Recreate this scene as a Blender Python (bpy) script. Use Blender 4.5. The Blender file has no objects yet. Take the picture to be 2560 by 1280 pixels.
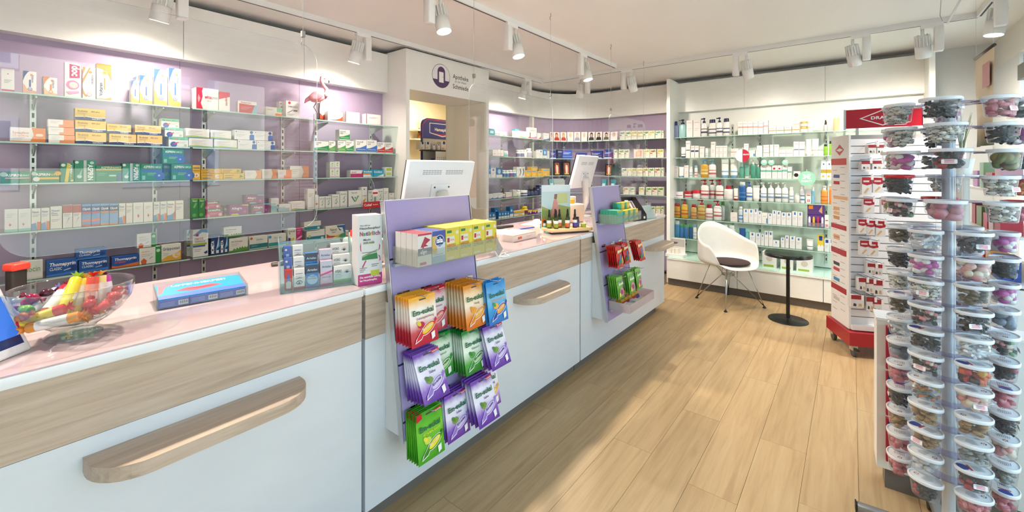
import bpy, bmesh, math, random
from mathutils import Matrix, Vector
rnd = random.Random(7)
sc = bpy.context.scene
COL = sc.collection
# ------------------------------------------------------------------ camera (X runs along the counter, Y towards the lilac wall)
F_PX, CX, HOR, CAM_H = 1066.0, 1280.0, 421.0, 1.45
YAW = math.radians(38.54)
FW = (math.cos(YAW), math.sin(YAW)); RT = (math.sin(YAW), -math.cos(YAW))
cam_data = bpy.data.cameras.new('camera'); cam = bpy.data.objects.new('camera', cam_data); COL.objects.link(cam)
cam_data.sensor_width = 36.0; cam_data.lens = 36.0 * F_PX / 2560.0
cam_data.shift_y = -(640.0 - HOR) / 2560.0
cam_data.clip_start = 0.03; cam_data.clip_end = 200
cam.location = (0, 0, CAM_H); cam.rotation_euler = (math.pi / 2, 0, YAW - math.pi / 2)
sc.camera = cam
# ------------------------------------------------------------------ world: bright hazy daylight outside the shop windows
w = bpy.data.worlds.new('daylight'); sc.world = w; w.use_nodes = True
nt = w.node_tree; nt.nodes.clear()
out = nt.nodes.new('ShaderNodeOutputWorld'); bgn = nt.nodes.new('ShaderNodeBackground')
bgn.inputs[0].default_value = (0.46, 0.73, 1.0, 1); bgn.inputs[1].default_value = 1.9
nt.links.new(bgn.outputs[0], out.inputs[0])
# sun on the street and houses opposite (it comes from behind the shop and does not enter the windows)
sun = bpy.data.lights.new('sun', 'SUN'); sun.energy = 6.5; sun.angle = .02; sun.color = (1, .93, .84)
so = bpy.data.objects.new('sun', sun); COL.objects.link(so); so.rotation_euler = Vector((.35, -.62, -.75)).to_track_quat('-Z', 'Y').to_euler()
sc.view_settings.view_transform = 'Standard'; sc.view_settings.look = 'None'
sc.view_settings.exposure = 1.37; sc.view_settings.gamma = 1.0; sc.view_settings.use_curve_mapping = False
try:
    sc.cycles.max_bounces = 8; sc.cycles.diffuse_bounces = 4; sc.cycles.glossy_bounces = 4
    sc.cycles.transmission_bounces = 6; sc.cycles.transparent_max_bounces = 28
    sc.cycles.caustics_reflective = False; sc.cycles.caustics_refractive = False
    sc.cycles.sample_clamp_indirect = 6.0; sc.cycles.use_denoising = True
except Exception: pass
SPOT_W, SPOT_COL = 84.0, (1.0, 0.89, 0.76)

# ------------------------------------------------------------------ pixel helpers: a photo point met with a real plane of the room
def pix(px, py): 
    a = (px - CX) / F_PX; b = (HOR - py) / F_PX
    return Vector((FW[0] + a * RT[0], FW[1] + a * RT[1], b))
def onY(px, py, Y): d = pix(px, py); return Vector((0, 0, CAM_H)) + d * (Y / d.y)
def onX(px, py, X): d = pix(px, py); return Vector((0, 0, CAM_H)) + d * (X / d.x)
def onZ(px, py, Z): d = pix(px, py); return Vector((0, 0, CAM_H)) + d * ((Z - CAM_H) / d.z)

# ------------------------------------------------------------------ materials
def lin(c):
    c = c / 255.0
    return c / 12.92 if c <= 0.04045 else ((c + 0.055) / 1.055) ** 2.4
def rgb(h): return (lin(int(h[0:2], 16)), lin(int(h[2:4], 16)), lin(int(h[4:6], 16)), 1.0)
_mats = {}
def dim(h, f=.91): return ''.join('%02X' % int(int(h[i:i + 2], 16) * f) for i in (0, 2, 4))      # card and plastic reflect less than their ink tone
def bsdf_mat(name):
    m = bpy.data.materials.new(name); m.use_nodes = True
    return m, m.node_tree, m.node_tree.nodes['Principled BSDF']
def M(h, rough=0.45, metal=0.0, coat=0.0, spec=None):
    k = (h, rough, metal, coat, spec)
    if k in _mats: return _mats[k]
    m, t, b = bsdf_mat('paint_' + h)
    b.inputs['Base Color'].default_value = rgb(h); b.inputs['Roughness'].default_value = rough; b.inputs['Metallic'].default_value = metal
    if coat: b.inputs['Coat Weight'].default_value = coat; b.inputs['Coat Roughness'].default_value = 0.05
    if spec is not None: b.inputs['Specular IOR Level'].default_value = spec
    # faint tone variation so that no surface is perfectly flat
    n = t.nodes.new('ShaderNodeTexNoise'); n.inputs['Scale'].default_value = 9.0
    mx = t.nodes.new('ShaderNodeMix'); mx.data_type = 'RGBA'
    mx.inputs[6].default_value = rgb(h); c = rgb(h); mx.inputs[7].default_value = (c[0] * .93, c[1] * .93, c[2] * .93, 1)
    t.links.new(n.outputs[0], mx.inputs[0]); t.links.new(mx.outputs[2], b.inputs['Base Color'])
    _mats[k] = m; return m
def emis(h, s):
    k = ('e', h, s)
    if k in _mats: return _mats[k]
    m, t, b = bsdf_mat('glow_' + h)
    b.inputs['Base Color'].default_value = rgb(h); b.inputs['Emission Color'].default_value = rgb(h); b.inputs['Emission Strength'].default_value = s
    _mats[k] = m; return m
def clear(name, tint, refl=1.0, milk=0.0, rough=0.02, ior=1.45):
    """thin clear sheet: see-through with a Fresnel mirror, optional milkiness"""
    k = ('clear', name)
    if k in _mats: return _mats[k]
    m = bpy.data.materials.new(name); m.use_nodes = True; t = m.node_tree; t.nodes.clear()
    o = t.nodes.new('ShaderNodeOutputMaterial'); tr = t.nodes.new('ShaderNodeBsdfTransparent'); tr.inputs[0].default_value = rgb(tint)
    g = t.nodes.new('ShaderNodeBsdfGlossy'); g.inputs['Roughness'].default_value = rough
    fr = t.nodes.new('ShaderNodeFresnel'); ge = t.nodes.new('ShaderNodeNewGeometry'); mr = t.nodes.new('ShaderNodeMapRange')
    mr.inputs['To Min'].default_value = ior; mr.inputs['To Max'].default_value = 1.0 / ior      # same Fresnel from both sides of the sheet
    t.links.new(ge.outputs['Backfacing'], mr.inputs[0]); t.links.new(mr.outputs[0], fr.inputs[0])
    mu = t.nodes.new('ShaderNodeMath'); mu.operation = 'MULTIPLY'; mu.inputs[1].default_value = refl; mu.use_clamp = True
    mx = t.nodes.new('ShaderNodeMixShader'); t.links.new(fr.outputs[0], mu.inputs[0]); t.links.new(mu.outputs[0], mx.inputs[0])
    src = tr
    if milk:
        df = t.nodes.new('ShaderNodeBsdfDiffuse'); df.inputs[0].default_value = (0.92, 0.94, 0.96, 1)
        m2 = t.nodes.new('ShaderNodeMixShader'); m2.inputs[0].default_value = milk
        t.links.new(tr.outputs[0], m2.inputs[1]); t.links.new(df.outputs[0], m2.inputs[2]); src = m2
    t.links.new(src.outputs[0], mx.inputs[1]); t.links.new(g.outputs[0], mx.inputs[2]); t.links.new(mx.outputs[0], o.inputs[0])
    _mats[k] = m; return m
def wood(name, c1, c2, c3, axis=0, scale=1.0, rough=0.45, perobj=0.0):
    m, t, b = bsdf_mat(name)
    tc = t.nodes.new('ShaderNodeTexCoord'); mp = t.nodes.new('ShaderNodeMapping')
    s = [26.0 * scale, 26.0 * scale, 26.0 * scale]; s[axis] = 1.6 * scale; mp.inputs['Scale'].default_value = s
    t.links.new(tc.outputs['Object'], mp.inputs[0])
    oi = t.nodes.new('ShaderNodeObjectInfo'); cb = t.nodes.new('ShaderNodeVectorMath'); cb.operation = 'MULTIPLY_ADD'
    t.links.new(oi.outputs['Random'], cb.inputs[0]); cb.inputs[1].default_value = (37, 23, 11) if perobj else (0, 0, 0)
    t.links.new(mp.outputs[0], cb.inputs[2])
    n1 = t.nodes.new('ShaderNodeTexNoise'); n1.inputs['Scale'].default_value = 1.0; n1.inputs['Detail'].default_value = 6; n1.inputs['Roughness'].default_value = 0.62
    n1.inputs['Distortion'].default_value = 0.6
    t.links.new(cb.outputs[0], n1.inputs['Vector'])
    r = t.nodes.new('ShaderNodeValToRGB'); e = r.color_ramp.elements
    e[0].position = 0.30; e[0].color = rgb(c1); e[1].position = 0.72; e[1].color = rgb(c3)
    x = e.new(0.5); x.color = rgb(c2)
    t.links.new(n1.outputs[0], r.inputs[0])
    if perobj:
        hsv = t.nodes.new('ShaderNodeHueSaturation'); ma = t.nodes.new('ShaderNodeMapRange')
        ma.inputs['To Min'].default_value = 1 - perobj; ma.inputs['To Max'].default_value = 1 + perobj
        t.links.new(oi.outputs['Random'], ma.inputs[0]); t.links.new(ma.outputs[0], hsv.inputs['Value'])
        t.links.new(r.outputs[0], hsv.inputs['Color']); t.links.new(hsv.outputs[0], b.inputs['Base Color'])
    else: t.links.new(r.outputs[0], b.inputs['Base Color'])
    bp = t.nodes.new('ShaderNodeBump'); bp.inputs['Strength'].default_value = 0.06; bp.inputs['Distance'].default_value = 0.002
    t.links.new(n1.outputs[0], bp.inputs['Height']); t.links.new(bp.outputs[0], b.inputs['Normal'])
    b.inputs['Roughness'].default_value = rough
    return m
WHITE = M('F1F1EC', 0.4); CREAM = M('F4EFE4', 0.5); CEIL = M('F8F5F0', 0.9); SHELLW = M('F5F4EE', 0.35)
LILAC = M('AE9BB6', 0.5); LILAC_R = M('A99CCB', 0.5); GREYTOE = M('6E6862', 0.5); STEEL = M('B9BBBD', 0.3, 0.9); CHROME = M('D8DADC', 0.12, 1.0)
BLACK = M('15140F', 0.4); DARK = M('2B2826', 0.5)
GLASS_SHELF = clear('shelf_glass', 'E9F5EF', 0.9); GLASS_EDGE = M('A9CFC3', 0.15); PANE = clear('acrylic_pane', 'FBFCFD', 1.6, 0.0, 0.0, 1.5)
WINDOW_GLASS = clear('window_glass', 'F4F8F8', 0.6); ACRYL = clear('clear_acrylic', 'EFF5F6', 1.0, 0.05); FROST = clear('frosted_tray', 'F3F4F0', 0.7, 0.10, 0.15)
TUBM = clear('tub_plastic', 'F4F6F8', 0.9, 0.07, 0.08); BOWLG = clear('bowl_glass', 'F2F7F6', 1.6, 0.02, 0.01)
W_COUNTER = wood('counter_oak', 'AA9682', 'BDA995', 'CBB9A7', 0, 1.9); W_FLOOR = wood('floor_oak', 'A58760', 'B4976E', 'BEA27A', 0, 1.1, 0.5, 0.05)
W_BOARD = wood('board_oak', 'D9AE72', 'E8C48C', 'F0D3A0', 0, 1.2)

# ------------------------------------------------------------------ mesh helpers
class MB:
    def __init__(s): s.v, s.f, s.m, s.mats, s.sm = [], [], [], [], []
    def mi(s, mat):
        if mat not in s.mats: s.mats.append(mat)
        return s.mats.index(mat)
    def add(s, vs, fs, mat, smooth=False, T=None):
        o = len(s.v); i = s.mi(mat)
        s.v += [tuple(T @ Vector(p)) for p in vs] if T is not None else [tuple(p) for p in vs]
        for f in fs: s.f.append(tuple(o + k for k in f)); s.m.append(i); s.sm.append(smooth)
        return s
    def box(s, x0, x1, y0, y1, z0, z1, mat, T=None):
        v = [(x0, y0, z0), (x1, y0, z0), (x1, y1, z0), (x0, y1, z0), (x0, y0, z1), (x1, y0, z1), (x1, y1, z1), (x0, y1, z1)]
        return s.add(v, [(0, 3, 2, 1), (4, 5, 6, 7), (0, 1, 5, 4), (1, 2, 6, 5), (2, 3, 7, 6), (3, 0, 4, 7)], mat, False, T)
    def rbox(s, x0, x1, y0, y1, z0, z1, b, mat, seg=2, T=None):
        bm = bmesh.new(); bmesh.ops.create_cube(bm, size=1.0)
        for v in bm.verts: v.co = Vector(((x0 + x1) / 2 + v.co.x * (x1 - x0), (y0 + y1) / 2 + v.co.y * (y1 - y0), (z0 + z1) / 2 + v.co.z * (z1 - z0)))
        bmesh.ops.bevel(bm, geom=list(bm.edges), offset=b, segments=seg, affect='EDGES', profile=0.5)
        s.bm(bm, mat, True, T); bm.free(); return s
    def bm(s, bm, mat, smooth=False, T=None):
        bm.verts.index_update()
        return s.add([v.co.copy() for v in bm.verts], [[v.index for v in f.verts] for f in bm.faces], mat, smooth, T)
    def prism(s, poly, z0, z1, mat, T=None, smooth=False):
        n = len(poly); v = [(p[0], p[1], z0) for p in poly] + [(p[0], p[1], z1) for p in poly]
        a = sum(poly[i][0] * poly[(i + 1) % n][1] - poly[(i + 1) % n][0] * poly[i][1] for i in range(n))
        if a < 0: v = [(p[0], p[1], z0) for p in poly[::-1]] + [(p[0], p[1], z1) for p in poly[::-1]]
        f = [tuple(range(n - 1, -1, -1)), tuple(range(n, 2 * n))]
        s.add(v, f, mat, False, T)
        return s.add(v, [(i, (i + 1) % n, n + (i + 1) % n, n + i) for i in range(n)], mat, smooth, T)
    def lathe(s, prof, mat, n=20, sx=1.0, sy=1.0, T=None, smooth=True, capb=True, capt=True):
        v, f = [], []
        for r, z in prof:
            for k in range(n):
                a = 2 * math.pi * k / n; v.append((r * sx * math.cos(a), r * sy * math.sin(a), z))
        for i in range(len(prof) - 1):
            for k in range(n):
                f.append((i * n + k, i * n + (k + 1) % n, (i + 1) * n + (k + 1) % n, (i + 1) * n + k))
        s.add(v, f, mat, smooth, T)
        if capb and prof[0][0] > 1e-6: s.add(v[:n], [tuple(range(n - 1, -1, -1))], mat, False, T)
        if capt and prof[-1][0] > 1e-6: s.add(v[-n:], [tuple(range(n))], mat, False, T)
        return s
    def tube(s, pts, r, mat, n=8, T=None, taper=None):
        pts = [Vector(p) for p in pts]; v, f = [], []; prev = None
        for i, p in enumerate(pts):
            d = (pts[min(i + 1, len(pts) - 1)] - pts[max(i - 1, 0)]).normalized()
            ref = prev if prev is not None else (Vector((0, 0, 1)) if abs(d.z) < 0.9 else Vector((1, 0, 0)))
            u = (ref - d * ref.dot(d)).normalized(); w2 = d.cross(u); prev = u
            rr = taper[i] if taper else r
            for k in range(n):
                a = 2 * math.pi * k / n; v.append(p + u * rr * math.cos(a) + w2 * rr * math.sin(a))
        for i in range(len(pts) - 1):
            for k in range(n): f.append((i * n + k, i * n + (k + 1) % n, (i + 1) * n + (k + 1) % n, (i + 1) * n + k))
        f.append(tuple(range(n - 1, -1, -1))); f.append(tuple((len(pts) - 1) * n + k for k in range(n)))
        return s.add(v, f, mat, True, T)
    def ball(s, c, r, mat, n=8, m=5, T=None):
        rx, ry, rz = r if isinstance(r, (tuple, list)) else (r, r, r)
        v = [(c[0], c[1], c[2] - rz)]; f = []
        for i in range(1, m):
            ph = math.pi * i / m - math.pi / 2
            for k in range(n):
                a = 2 * math.pi * k / n; v.append((c[0] + rx * math.cos(ph) * math.cos(a), c[1] + ry * math.cos(ph) * math.sin(a), c[2] + rz * math.sin(ph)))
        v.append((c[0], c[1], c[2] + rz)); L = len(v) - 1
        for k in range(n): f.append((0, 1 + (k + 1) % n, 1 + k)); f.append((L, L - n + k, L - n + (k + 1) % n))
        for i in range(m - 2):
            for k in range(n): f.append((1 + i * n + k, 1 + i * n + (k + 1) % n, 1 + (i + 1) * n + (k + 1) % n, 1 + (i + 1) * n + k))
        return s.add(v, f, mat, True, T)
    def mesh(s, name):
        me = bpy.data.meshes.new(name); me.from_pydata(s.v, [], s.f)
        for m in s.mats: me.materials.append(m)
        me.polygons.foreach_set('material_index', s.m); me.polygons.foreach_set('use_smooth', s.sm)
        me.update(); return me
    def build(s, name, parent=None, loc=None, rot=None): return link(name, s.mesh(name), parent, loc, rot)
def link(name, data, parent=None, loc=None, rot=None, scale=None):
    o = bpy.data.objects.new(name, data); COL.objects.link(o)
    if parent is not None: o.parent = parent
    if loc is not None: o.location = loc
    if rot is not None: o.rotation_euler = rot
    if scale is not None: o.scale = scale
    return o
THINGS = []
def tag(o, label, cat, group=None, key=None):
    o['label'] = label; o['category'] = cat
    if group: o['group'] = group
    THINGS.append((o, key)); return o
def struct(o, label=None):
    o['kind'] = 'structure'
    if label: o['label'] = label
    return o
def thing(name, label, cat, loc=(0, 0, 0), rz=0.0, group=None, key=None):
    return tag(link(name, None, None, loc, (0, 0, rz)), label, cat, group, key)
# text: one mesh per string, shared
_txt = {}
def text_mesh(s, bold=0.0, shear=0.0):
    k = (s, bold, shear)
    if k in _txt: return _txt[k]
    cu = bpy.data.curves.new('lettering', 'FONT'); cu.body = s; cu.size = 1.0; cu.resolution_u = 2; cu.offset = bold; cu.shear = shear
    o = bpy.data.objects.new('lettering', cu); COL.objects.link(o)
    dg = bpy.context.evaluated_depsgraph_get(); me = bpy.data.meshes.new_from_object(o.evaluated_get(dg))
    bpy.data.objects.remove(o); bpy.data.curves.remove(cu)
    me.name = 'lettering'; xs = [v.co.x for v in me.vertices] or [0, 1]
    x0, x1 = min(xs), max(xs)
    for v in me.vertices: v.co.x -= x0
    _txt[k] = (me, max(x1 - x0, 1e-3)); return _txt[k]
_tm = {}
def put_text(s, parent, u, z, h, col, maxw=None, y=-0.0012, rot=0.0, bold=0.012, shear=0.0, align='l', name='lettering'):
    """lettering on the plane y = const of the parent (facing -y); u, z lower corner of the line, h cap height"""
    me, wn = text_mesh(s, bold, shear); k = (s, bold, shear, col)
    if k not in _tm:
        c = me.copy(); c.materials.clear(); c.materials.append(M(col)); _tm[k] = c
    sy = h / 0.70; sx = sy
    if maxw and wn * sx > maxw: sx = maxw / wn
    W = wn * sx
    if align == 'c': u -= W / 2 * math.cos(rot); z -= W / 2 * math.sin(rot)
    o = link(name, _tm[k], parent, (u, y, z), None, (sx, sy, 1))
    o.rotation_euler = (math.pi / 2, -rot, 0); return o
# ================================================================== room shell
ZC = 2.64
X0R, X1R, Y0R, Y1R = -2.6, 6.02, -1.05, 3.84
struct(MB().box(X0R - .2, X1R + .2, Y0R - .25, 5.6, -.12, -.006, M('7A6248', .8)).build('floor'), 'oak plank floor of the shop')
FLOOR = bpy.data.objects['floor']
# planks: rows along the counter direction, each its own piece
PW, PL = 0.205, 1.30
plank_me = MB().box(.0007, PL - .0007, .0007, PW - .0007, -.006, 0, W_FLOOR).mesh('plank')
row = 0; y = Y0R
while y < 1.62:
    x = -1.2 - rnd.random() * PL
    while x < 5.75:
        p = link('plank', plank_me, FLOOR, (x, y, 0)); x += PL
    y += PW; row += 1
struct(MB().box(X0R - .2, X1R + .2, Y0R - .25, 5.6, ZC, ZC + .15, CEIL).build('ceiling'), 'pale warm white ceiling')
struct(MB().box(X0R - .2, 2.58, Y1R, Y1R + .2, 0, ZC, CREAM).box(3.72, 4.9, Y1R, Y1R + .2, 0, ZC, CREAM).box(4.9, X1R + .2, Y1R, Y1R + .2, 0, ZC, CREAM).box(2.58, 3.72, Y1R, Y1R + .2, 2.3, ZC, CREAM).build('wall_back'), 'cream wall behind the lilac shelving')
struct(MB().box(X1R, X1R + .2, Y0R - .25, Y1R, 0, ZC, M('E6E8E6', .6)).build('wall_end'), 'pale end wall beyond the white shelving')
struct(MB().box(X0R - .2, X0R, Y0R - .25, 5.6, 0, ZC, CREAM).build('wall_near'), 'cream wall behind the viewer')
# window wall: parapet, lintel, jambs
wf = MB().box(X0R, X1R, Y0R - .25, Y0R, 2.38, ZC, CREAM).box(X0R, X1R, Y0R - .25, Y0R, 0, .22, CREAM).box(5.2, X1R, Y0R - .25, Y0R, .22, 2.38, M('E6E8E6', .6)).box(X0R, -2.0, Y0R - .25, Y0R, .22, 2.38, CREAM)
struct(wf.build('wall_front'), 'window wall with lintel above the glazing')
AL = M('8F918C', .45, .3)
for i, (xa, xb) in enumerate(((-2.0, -.35), (-.35, 1.3), (1.3, 2.95), (2.95, 5.2))):
    wd = struct(MB().box(xa, xb, Y0R - .17, Y0R - .11, 2.30, 2.38, AL).box(xa, xb, Y0R - .17, Y0R - .11, .22, .29, AL).box(xa, xa + .06, Y0R - .17, Y0R - .11, .29, 2.30, AL).box(xb - .06, xb, Y0R - .17, Y0R - .11, .29, 2.30, AL).build('window_%d' % (i + 1)), 'grey metal framed shop window')
    MB().box(xa + .06, xb - .06, Y0R - .142, Y0R - .138, .29, 2.30, WINDOW_GLASS).build('pane', wd)
# roller blind / operator housing at the far window, seen past the candy stand
ob = thing('door_operator', 'grey metal operator housing above the far shop window', 'housing', (3.9, Y0R, 2.12))
MB().box(-.75, .9, .0, .09, -.02, .09, M('7B7C76', .5, .2)).build('housing', ob)
MB().box(-.75, .9, .012, .06, .11, .17, M('6A6B66', .5, .2)).build('rail', ob)
# street outside: pavement, brick house with windows (seen only mirrored in the counter panes)
struct(MB().box(-40, 50, -60, Y0R - .3, -.3, -.05, M('C4C2BC', .9)).build('street'), 'grey street outside the shop')
def brickmat():
    m, t, b = bsdf_mat('brick_facade')
    tc = t.nodes.new('ShaderNodeTexCoord'); mp = t.nodes.new('ShaderNodeMapping'); mp.inputs['Rotation'].default_value = (math.pi / 2, 0, 0)
    br = t.nodes.new('ShaderNodeTexBrick'); br.inputs['Color1'].default_value = rgb('C98F80'); br.inputs['Color2'].default_value = rgb('B97464'); br.inputs['Mortar'].default_value = rgb('D8CFC4')
    br.inputs['Scale'].default_value = 2.2; t.links.new(tc.outputs['Object'], mp.inputs[0]); t.links.new(mp.outputs[0], br.inputs[0]); t.links.new(br.outputs[0], b.inputs['Base Color'])
    b.inputs['Roughness'].default_value = .8; return m
bh = tag(MB().box(0, 16, -8, 0, 0, 7, brickmat()).build('brick_house', None, (6.3, -11.5, -.05)), 'red brick house across the street with white windows', 'building')
for (bx_, bz_) in ((1.2, 1.0), (4.4, 1.0), (7.6, 1.0), (1.2, 4.0), (4.4, 4.0), (7.6, 4.0), (10.8, 1.0), (10.8, 4.0)):
    fw_ = MB().box(bx_, bx_ + 1.6, -.02, .04, bz_, bz_ + 1.7, M('F4F4F2')).build('window', bh)
    MB().box(bx_ + .12, bx_ + .74, .03, .05, bz_ + .12, bz_ + 1.58, M('7FA3BE', .1)).build('glazing', fw_); MB().box(bx_ + .86, bx_ + 1.48, .03, .05, bz_ + .12, bz_ + 1.58, M('7FA3BE', .1)).build('glazing', fw_)
ch_ = tag(MB().box(0, 11.5, -8, 0, 0, 6, M('E9DFC6', .8)).build('cream_house', None, (-5.6, -11.5, -.05)), 'cream rendered house across the street', 'building')
for (bx_, bz_) in ((1.0, 1.0), (4.0, 1.0), (8.0, 1.0), (1.0, 3.8), (4.0, 3.8), (8.0, 3.8)):
    fw_ = MB().box(bx_, bx_ + 2.2, -.02, .04, bz_, bz_ + 1.7, M('F4F4F2')).build('window', ch_); MB().box(bx_ + .12, bx_ + 2.08, .03, .05, bz_ + .12, bz_ + 1.58, M('6F93AE', .1)).build('glazing', fw_)

# ================================================================== lilac shelf wall (straight, doorway, straight, curve) + white end wall
YP, YCOR, YUP = 3.71, 3.62, 3.33         # lilac panel, cornice face, upright front
XCV, RP = 5.10, 0.80                     # curve starts, panel radius
XP = XCV + RP; YCV = YP - RP             # 5.90 , 2.91
MODX = (-.77, .063, .893, 1.726, 2.556)
ZT, ZB = 2.585, 2.205
lw = struct(MB().box(-2.6, 2.556, YP, YP + .02, .05, ZT - .02, LILAC).build('wall_lilac'), 'lilac back panel of the long shelf wall')
for i in range(4):
    MB().box(MODX[i] + .0015, MODX[i + 1] - .0015, YCOR, YP - .001, ZB, ZT, SHELLW).build('cornice_panel', lw)
MB().box(-2.6, MODX[0] - .0015, YCOR, YP - .001, ZB, ZT, SHELLW).build('cornice_panel', lw)
for x in MODX[1:4]: MB().box(x - .0012, x + .0012, YP - .0012, YP, .05, ZB, M('6F6075')).build('seam', lw)
def arc(cx, cy, r, a0, a1, n): return [(cx + r * math.cos(a0 + (a1 - a0) * i / n), cy + r * math.sin(a0 + (a1 - a0) * i / n)) for i in range(n + 1)]
def path_wall(r_off, th, z0, z1, mat, xa, yb, n=18):
    """vertical sheet following straight - curve - straight, offset r_off in front of the lilac panel, thickness th behind its face"""
    r = RP - r_off
    inner = [(xa, YCV + r)] + arc(XCV, YCV, r, math.pi / 2, 0, n) + [(XCV + r, yb)]
    r2 = r + th
    outer = [(xa, YCV + r2)] + arc(XCV, YCV, r2, math.pi / 2, 0, n) + [(XCV + r2, yb)]
    b = MB()
    for i in range(len(inner) - 1):
        p, q, P, Q = inner[i], inner[i + 1], outer[i], outer[i + 1]
        v = [(p[0], p[1], z0), (q[0], q[1], z0), (Q[0], Q[1], z0), (P[0], P[1], z0), (p[0], p[1], z1), (q[0], q[1], z1), (Q[0], Q[1], z1), (P[0], P[1], z1)]
        b.add(v, [(0, 3, 2, 1), (4, 5, 6, 7)], mat); b.add(v, [(0, 1, 5, 4), (2, 3, 7, 6)], mat, True)
    return b
cw = struct(path_wall(0, .02, .05, ZT - .02, LILAC, 3.743, 1.84).build('wall_curved'), 'curved lilac panel turning the corner')
path_wall(.09, .085, ZB, ZT, SHELLW, 3.743, 1.84).build('cornice_panel', cw)
MB().box(5.06, 5.10, YP - .06, YP - .001, .05, ZB, CREAM).build('filler_strip', cw)
# doorway unit
dw = struct(MB().box(2.556, 2.598, YUP, 4.0, 0, 2.60, SHELLW).box(3.700, 3.743, YUP, 4.0, 0, 2.60, SHELLW).box(2.598, 3.700, YUP, 3.86, 2.215, 2.60, SHELLW).build('door_1'), 'white doorway surround with the pharmacy emblem on its header')
MB().box(2.598, 2.603, YUP + .02, 3.86, 0, 2.214, CREAM).build('reveal', dw); MB().box(3.695, 3.700, YUP + .02, 3.86, 0, 2.214, CREAM).build('reveal', dw)
# emblem + lettering on the header
def circ(cx, cz, r, n=36, a0=0, a1=2 * math.pi): return [(cx + r * math.cos(a0 + (a1 - a0) * k / n), cz + r * math.sin(a0 + (a1 - a0) * k / n)) for k in range(n + (0 if abs(a1 - a0 - 2 * math.pi) < 1e-6 else 1))]
def flat(b, poly, y, mat): b.add([(p[0], y, p[1]) for p in poly], [tuple(range(len(poly)))], mat)
ec = onY(1103, 190, YUP); er = .5 * abs(onY(1126, 190, YUP).x - onY(1081, 190, YUP).x)
b = MB(); PUR = M('5A3D68')
flat(b, circ(0, 0, er), -.001, PUR); flat(b, circ(0, 0, er * .965), -.0015, M('F4F3F0'))
for k in range(-7, 8):
    zz = k * er * .13; hw = math.sqrt(max(0, (er * .95) ** 2 - zz ** 2)); 
    if zz > -.35 * er: flat(b, [(-hw, zz), (hw, zz), (hw, zz + er * .012), (-hw, zz + er * .012)], -.0018, M('C9C6CC'))
flat(b, circ(0, 0, er * .965, 24, math.pi + .36, 2 * math.pi - .36), -.002, PUR)
flat(b, [(-.42 * er, -.38 * er), (.42 * er, -.38 * er), (.42 * er, .35 * er)] + circ(0, .35 * er, .42 * er, 12, 0, math.pi) + [(-.42 * er, .35 * er)], -.0024, PUR)
flat(b, [(-.25 * er, -.55 * er), (.25 * er, -.55 * er), (.25 * er, .33 * er), (-.25 * er, .33 * er)], -.0028, M('F6F5F2'))
flat(b, circ(.16 * er, -.08 * er, .035 * er, 8), -.0031, PUR)
b.build('emblem_print', dw, (ec.x, YUP, ec.z))
for s_, py_, h_, c_ in (('Apotheke', 190, .048, '3F3A42'), ('an der Alten', 203, .024, 'A9A2A6'), ('Schmiede', 215, .048, '3F3A42')):
    p = onY(1132 if h_ > .03 else 1137, py_, YUP); o = put_text(s_, dw, p.x, p.z - h_ * .5, h_, c_, .235 if h_ > .03 else .17, YUP - .0012, 0, .006)
# back room behind the doorway
struct(MB().box(2.2, 5.2, 5.4, 5.5, 0, ZC, M('E9DDBC', .7)).box(2.15, 2.2, 3.86, 5.5, 0, ZC, M('E9DDBC', .7)).box(5.2, 5.25, 4.04, 5.5, 0, ZC, M('E9DDBC', .7)).build('wall_backroom'), 'cream wall of the back room beyond the doorway')
brl = bpy.data.lights.new('backroom_lamp', 'AREA'); brl.energy = 11; brl.size = .5; brl.color = (1, .88, .7); link('backroom_lamp', brl, None, (4.1, 4.8, 2.6))
bd = struct(MB().box(2.8, 3.6, 5.37, 5.40, 0, 2.02, M('F1E7C9', .5)).box(2.76, 3.64, 5.36, 5.40, 2.02, 2.06, M('CDBE96')).build('door_2'), 'cream door in the back room wall')
# white end wall: uprights, panel, cornice, base cabinets
XW, XWC, XUP = 5.87, 5.78, 5.47
ew = struct(MB().box(XW, XW + .02, -.56, 1.80, .35, ZT - .03, SHELLW).build('wall_shelving'), 'white back panel of the end shelving')
for i in range(3):
    y0, y1 = -.56 + i * .787, -.56 + (i + 1) * .787
    MB().box(XWC, XW - .001, y0 + .001, y1 - .001, ZB - .015, ZT - .015, SHELLW).build('cornice_panel', ew)
for i_, yy in enumerate((1.80, -.60)): struct(MB().box(XUP, XW + .1, yy, yy + .042, 0 if yy > 0 else .35, ZT, SHELLW).build('trim_%d' % (i_ + 1)), 'white upright edging the end shelving')
XB = 5.36
for i in range(3):
    y1 = 1.80 - i * .787; y0 = y1 - .787
    bc = thing('base_cabinet', ['white base cabinet behind the shell chair', 'white base cabinet behind the round black side table', 'white base cabinet partly hidden by the plaster display rack'][i], 'cabinet', (XB, (y0 + y1) / 2, 0), 0, 'low base cabinets under the end shelving')
    MB().box(.012, .50, -.39, .39, .085, .322, SHELLW).build('body', bc)
    MB().box(0, .012, -.391, .391, .09, .318, SHELLW).build('drawer', bc)
    MB().box(.04, .50, -.3935, .3935, 0, .083, GREYTOE).build('plinth', bc)
    MB().box(-.006, .51, -.3935, .3935, .322, .338, SHELLW).build('top', bc)
    MB().box(.0, .505, -.393, .393, .3385, .344, M('BFE0D4', .08)).build('glass_top', bc)
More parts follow.
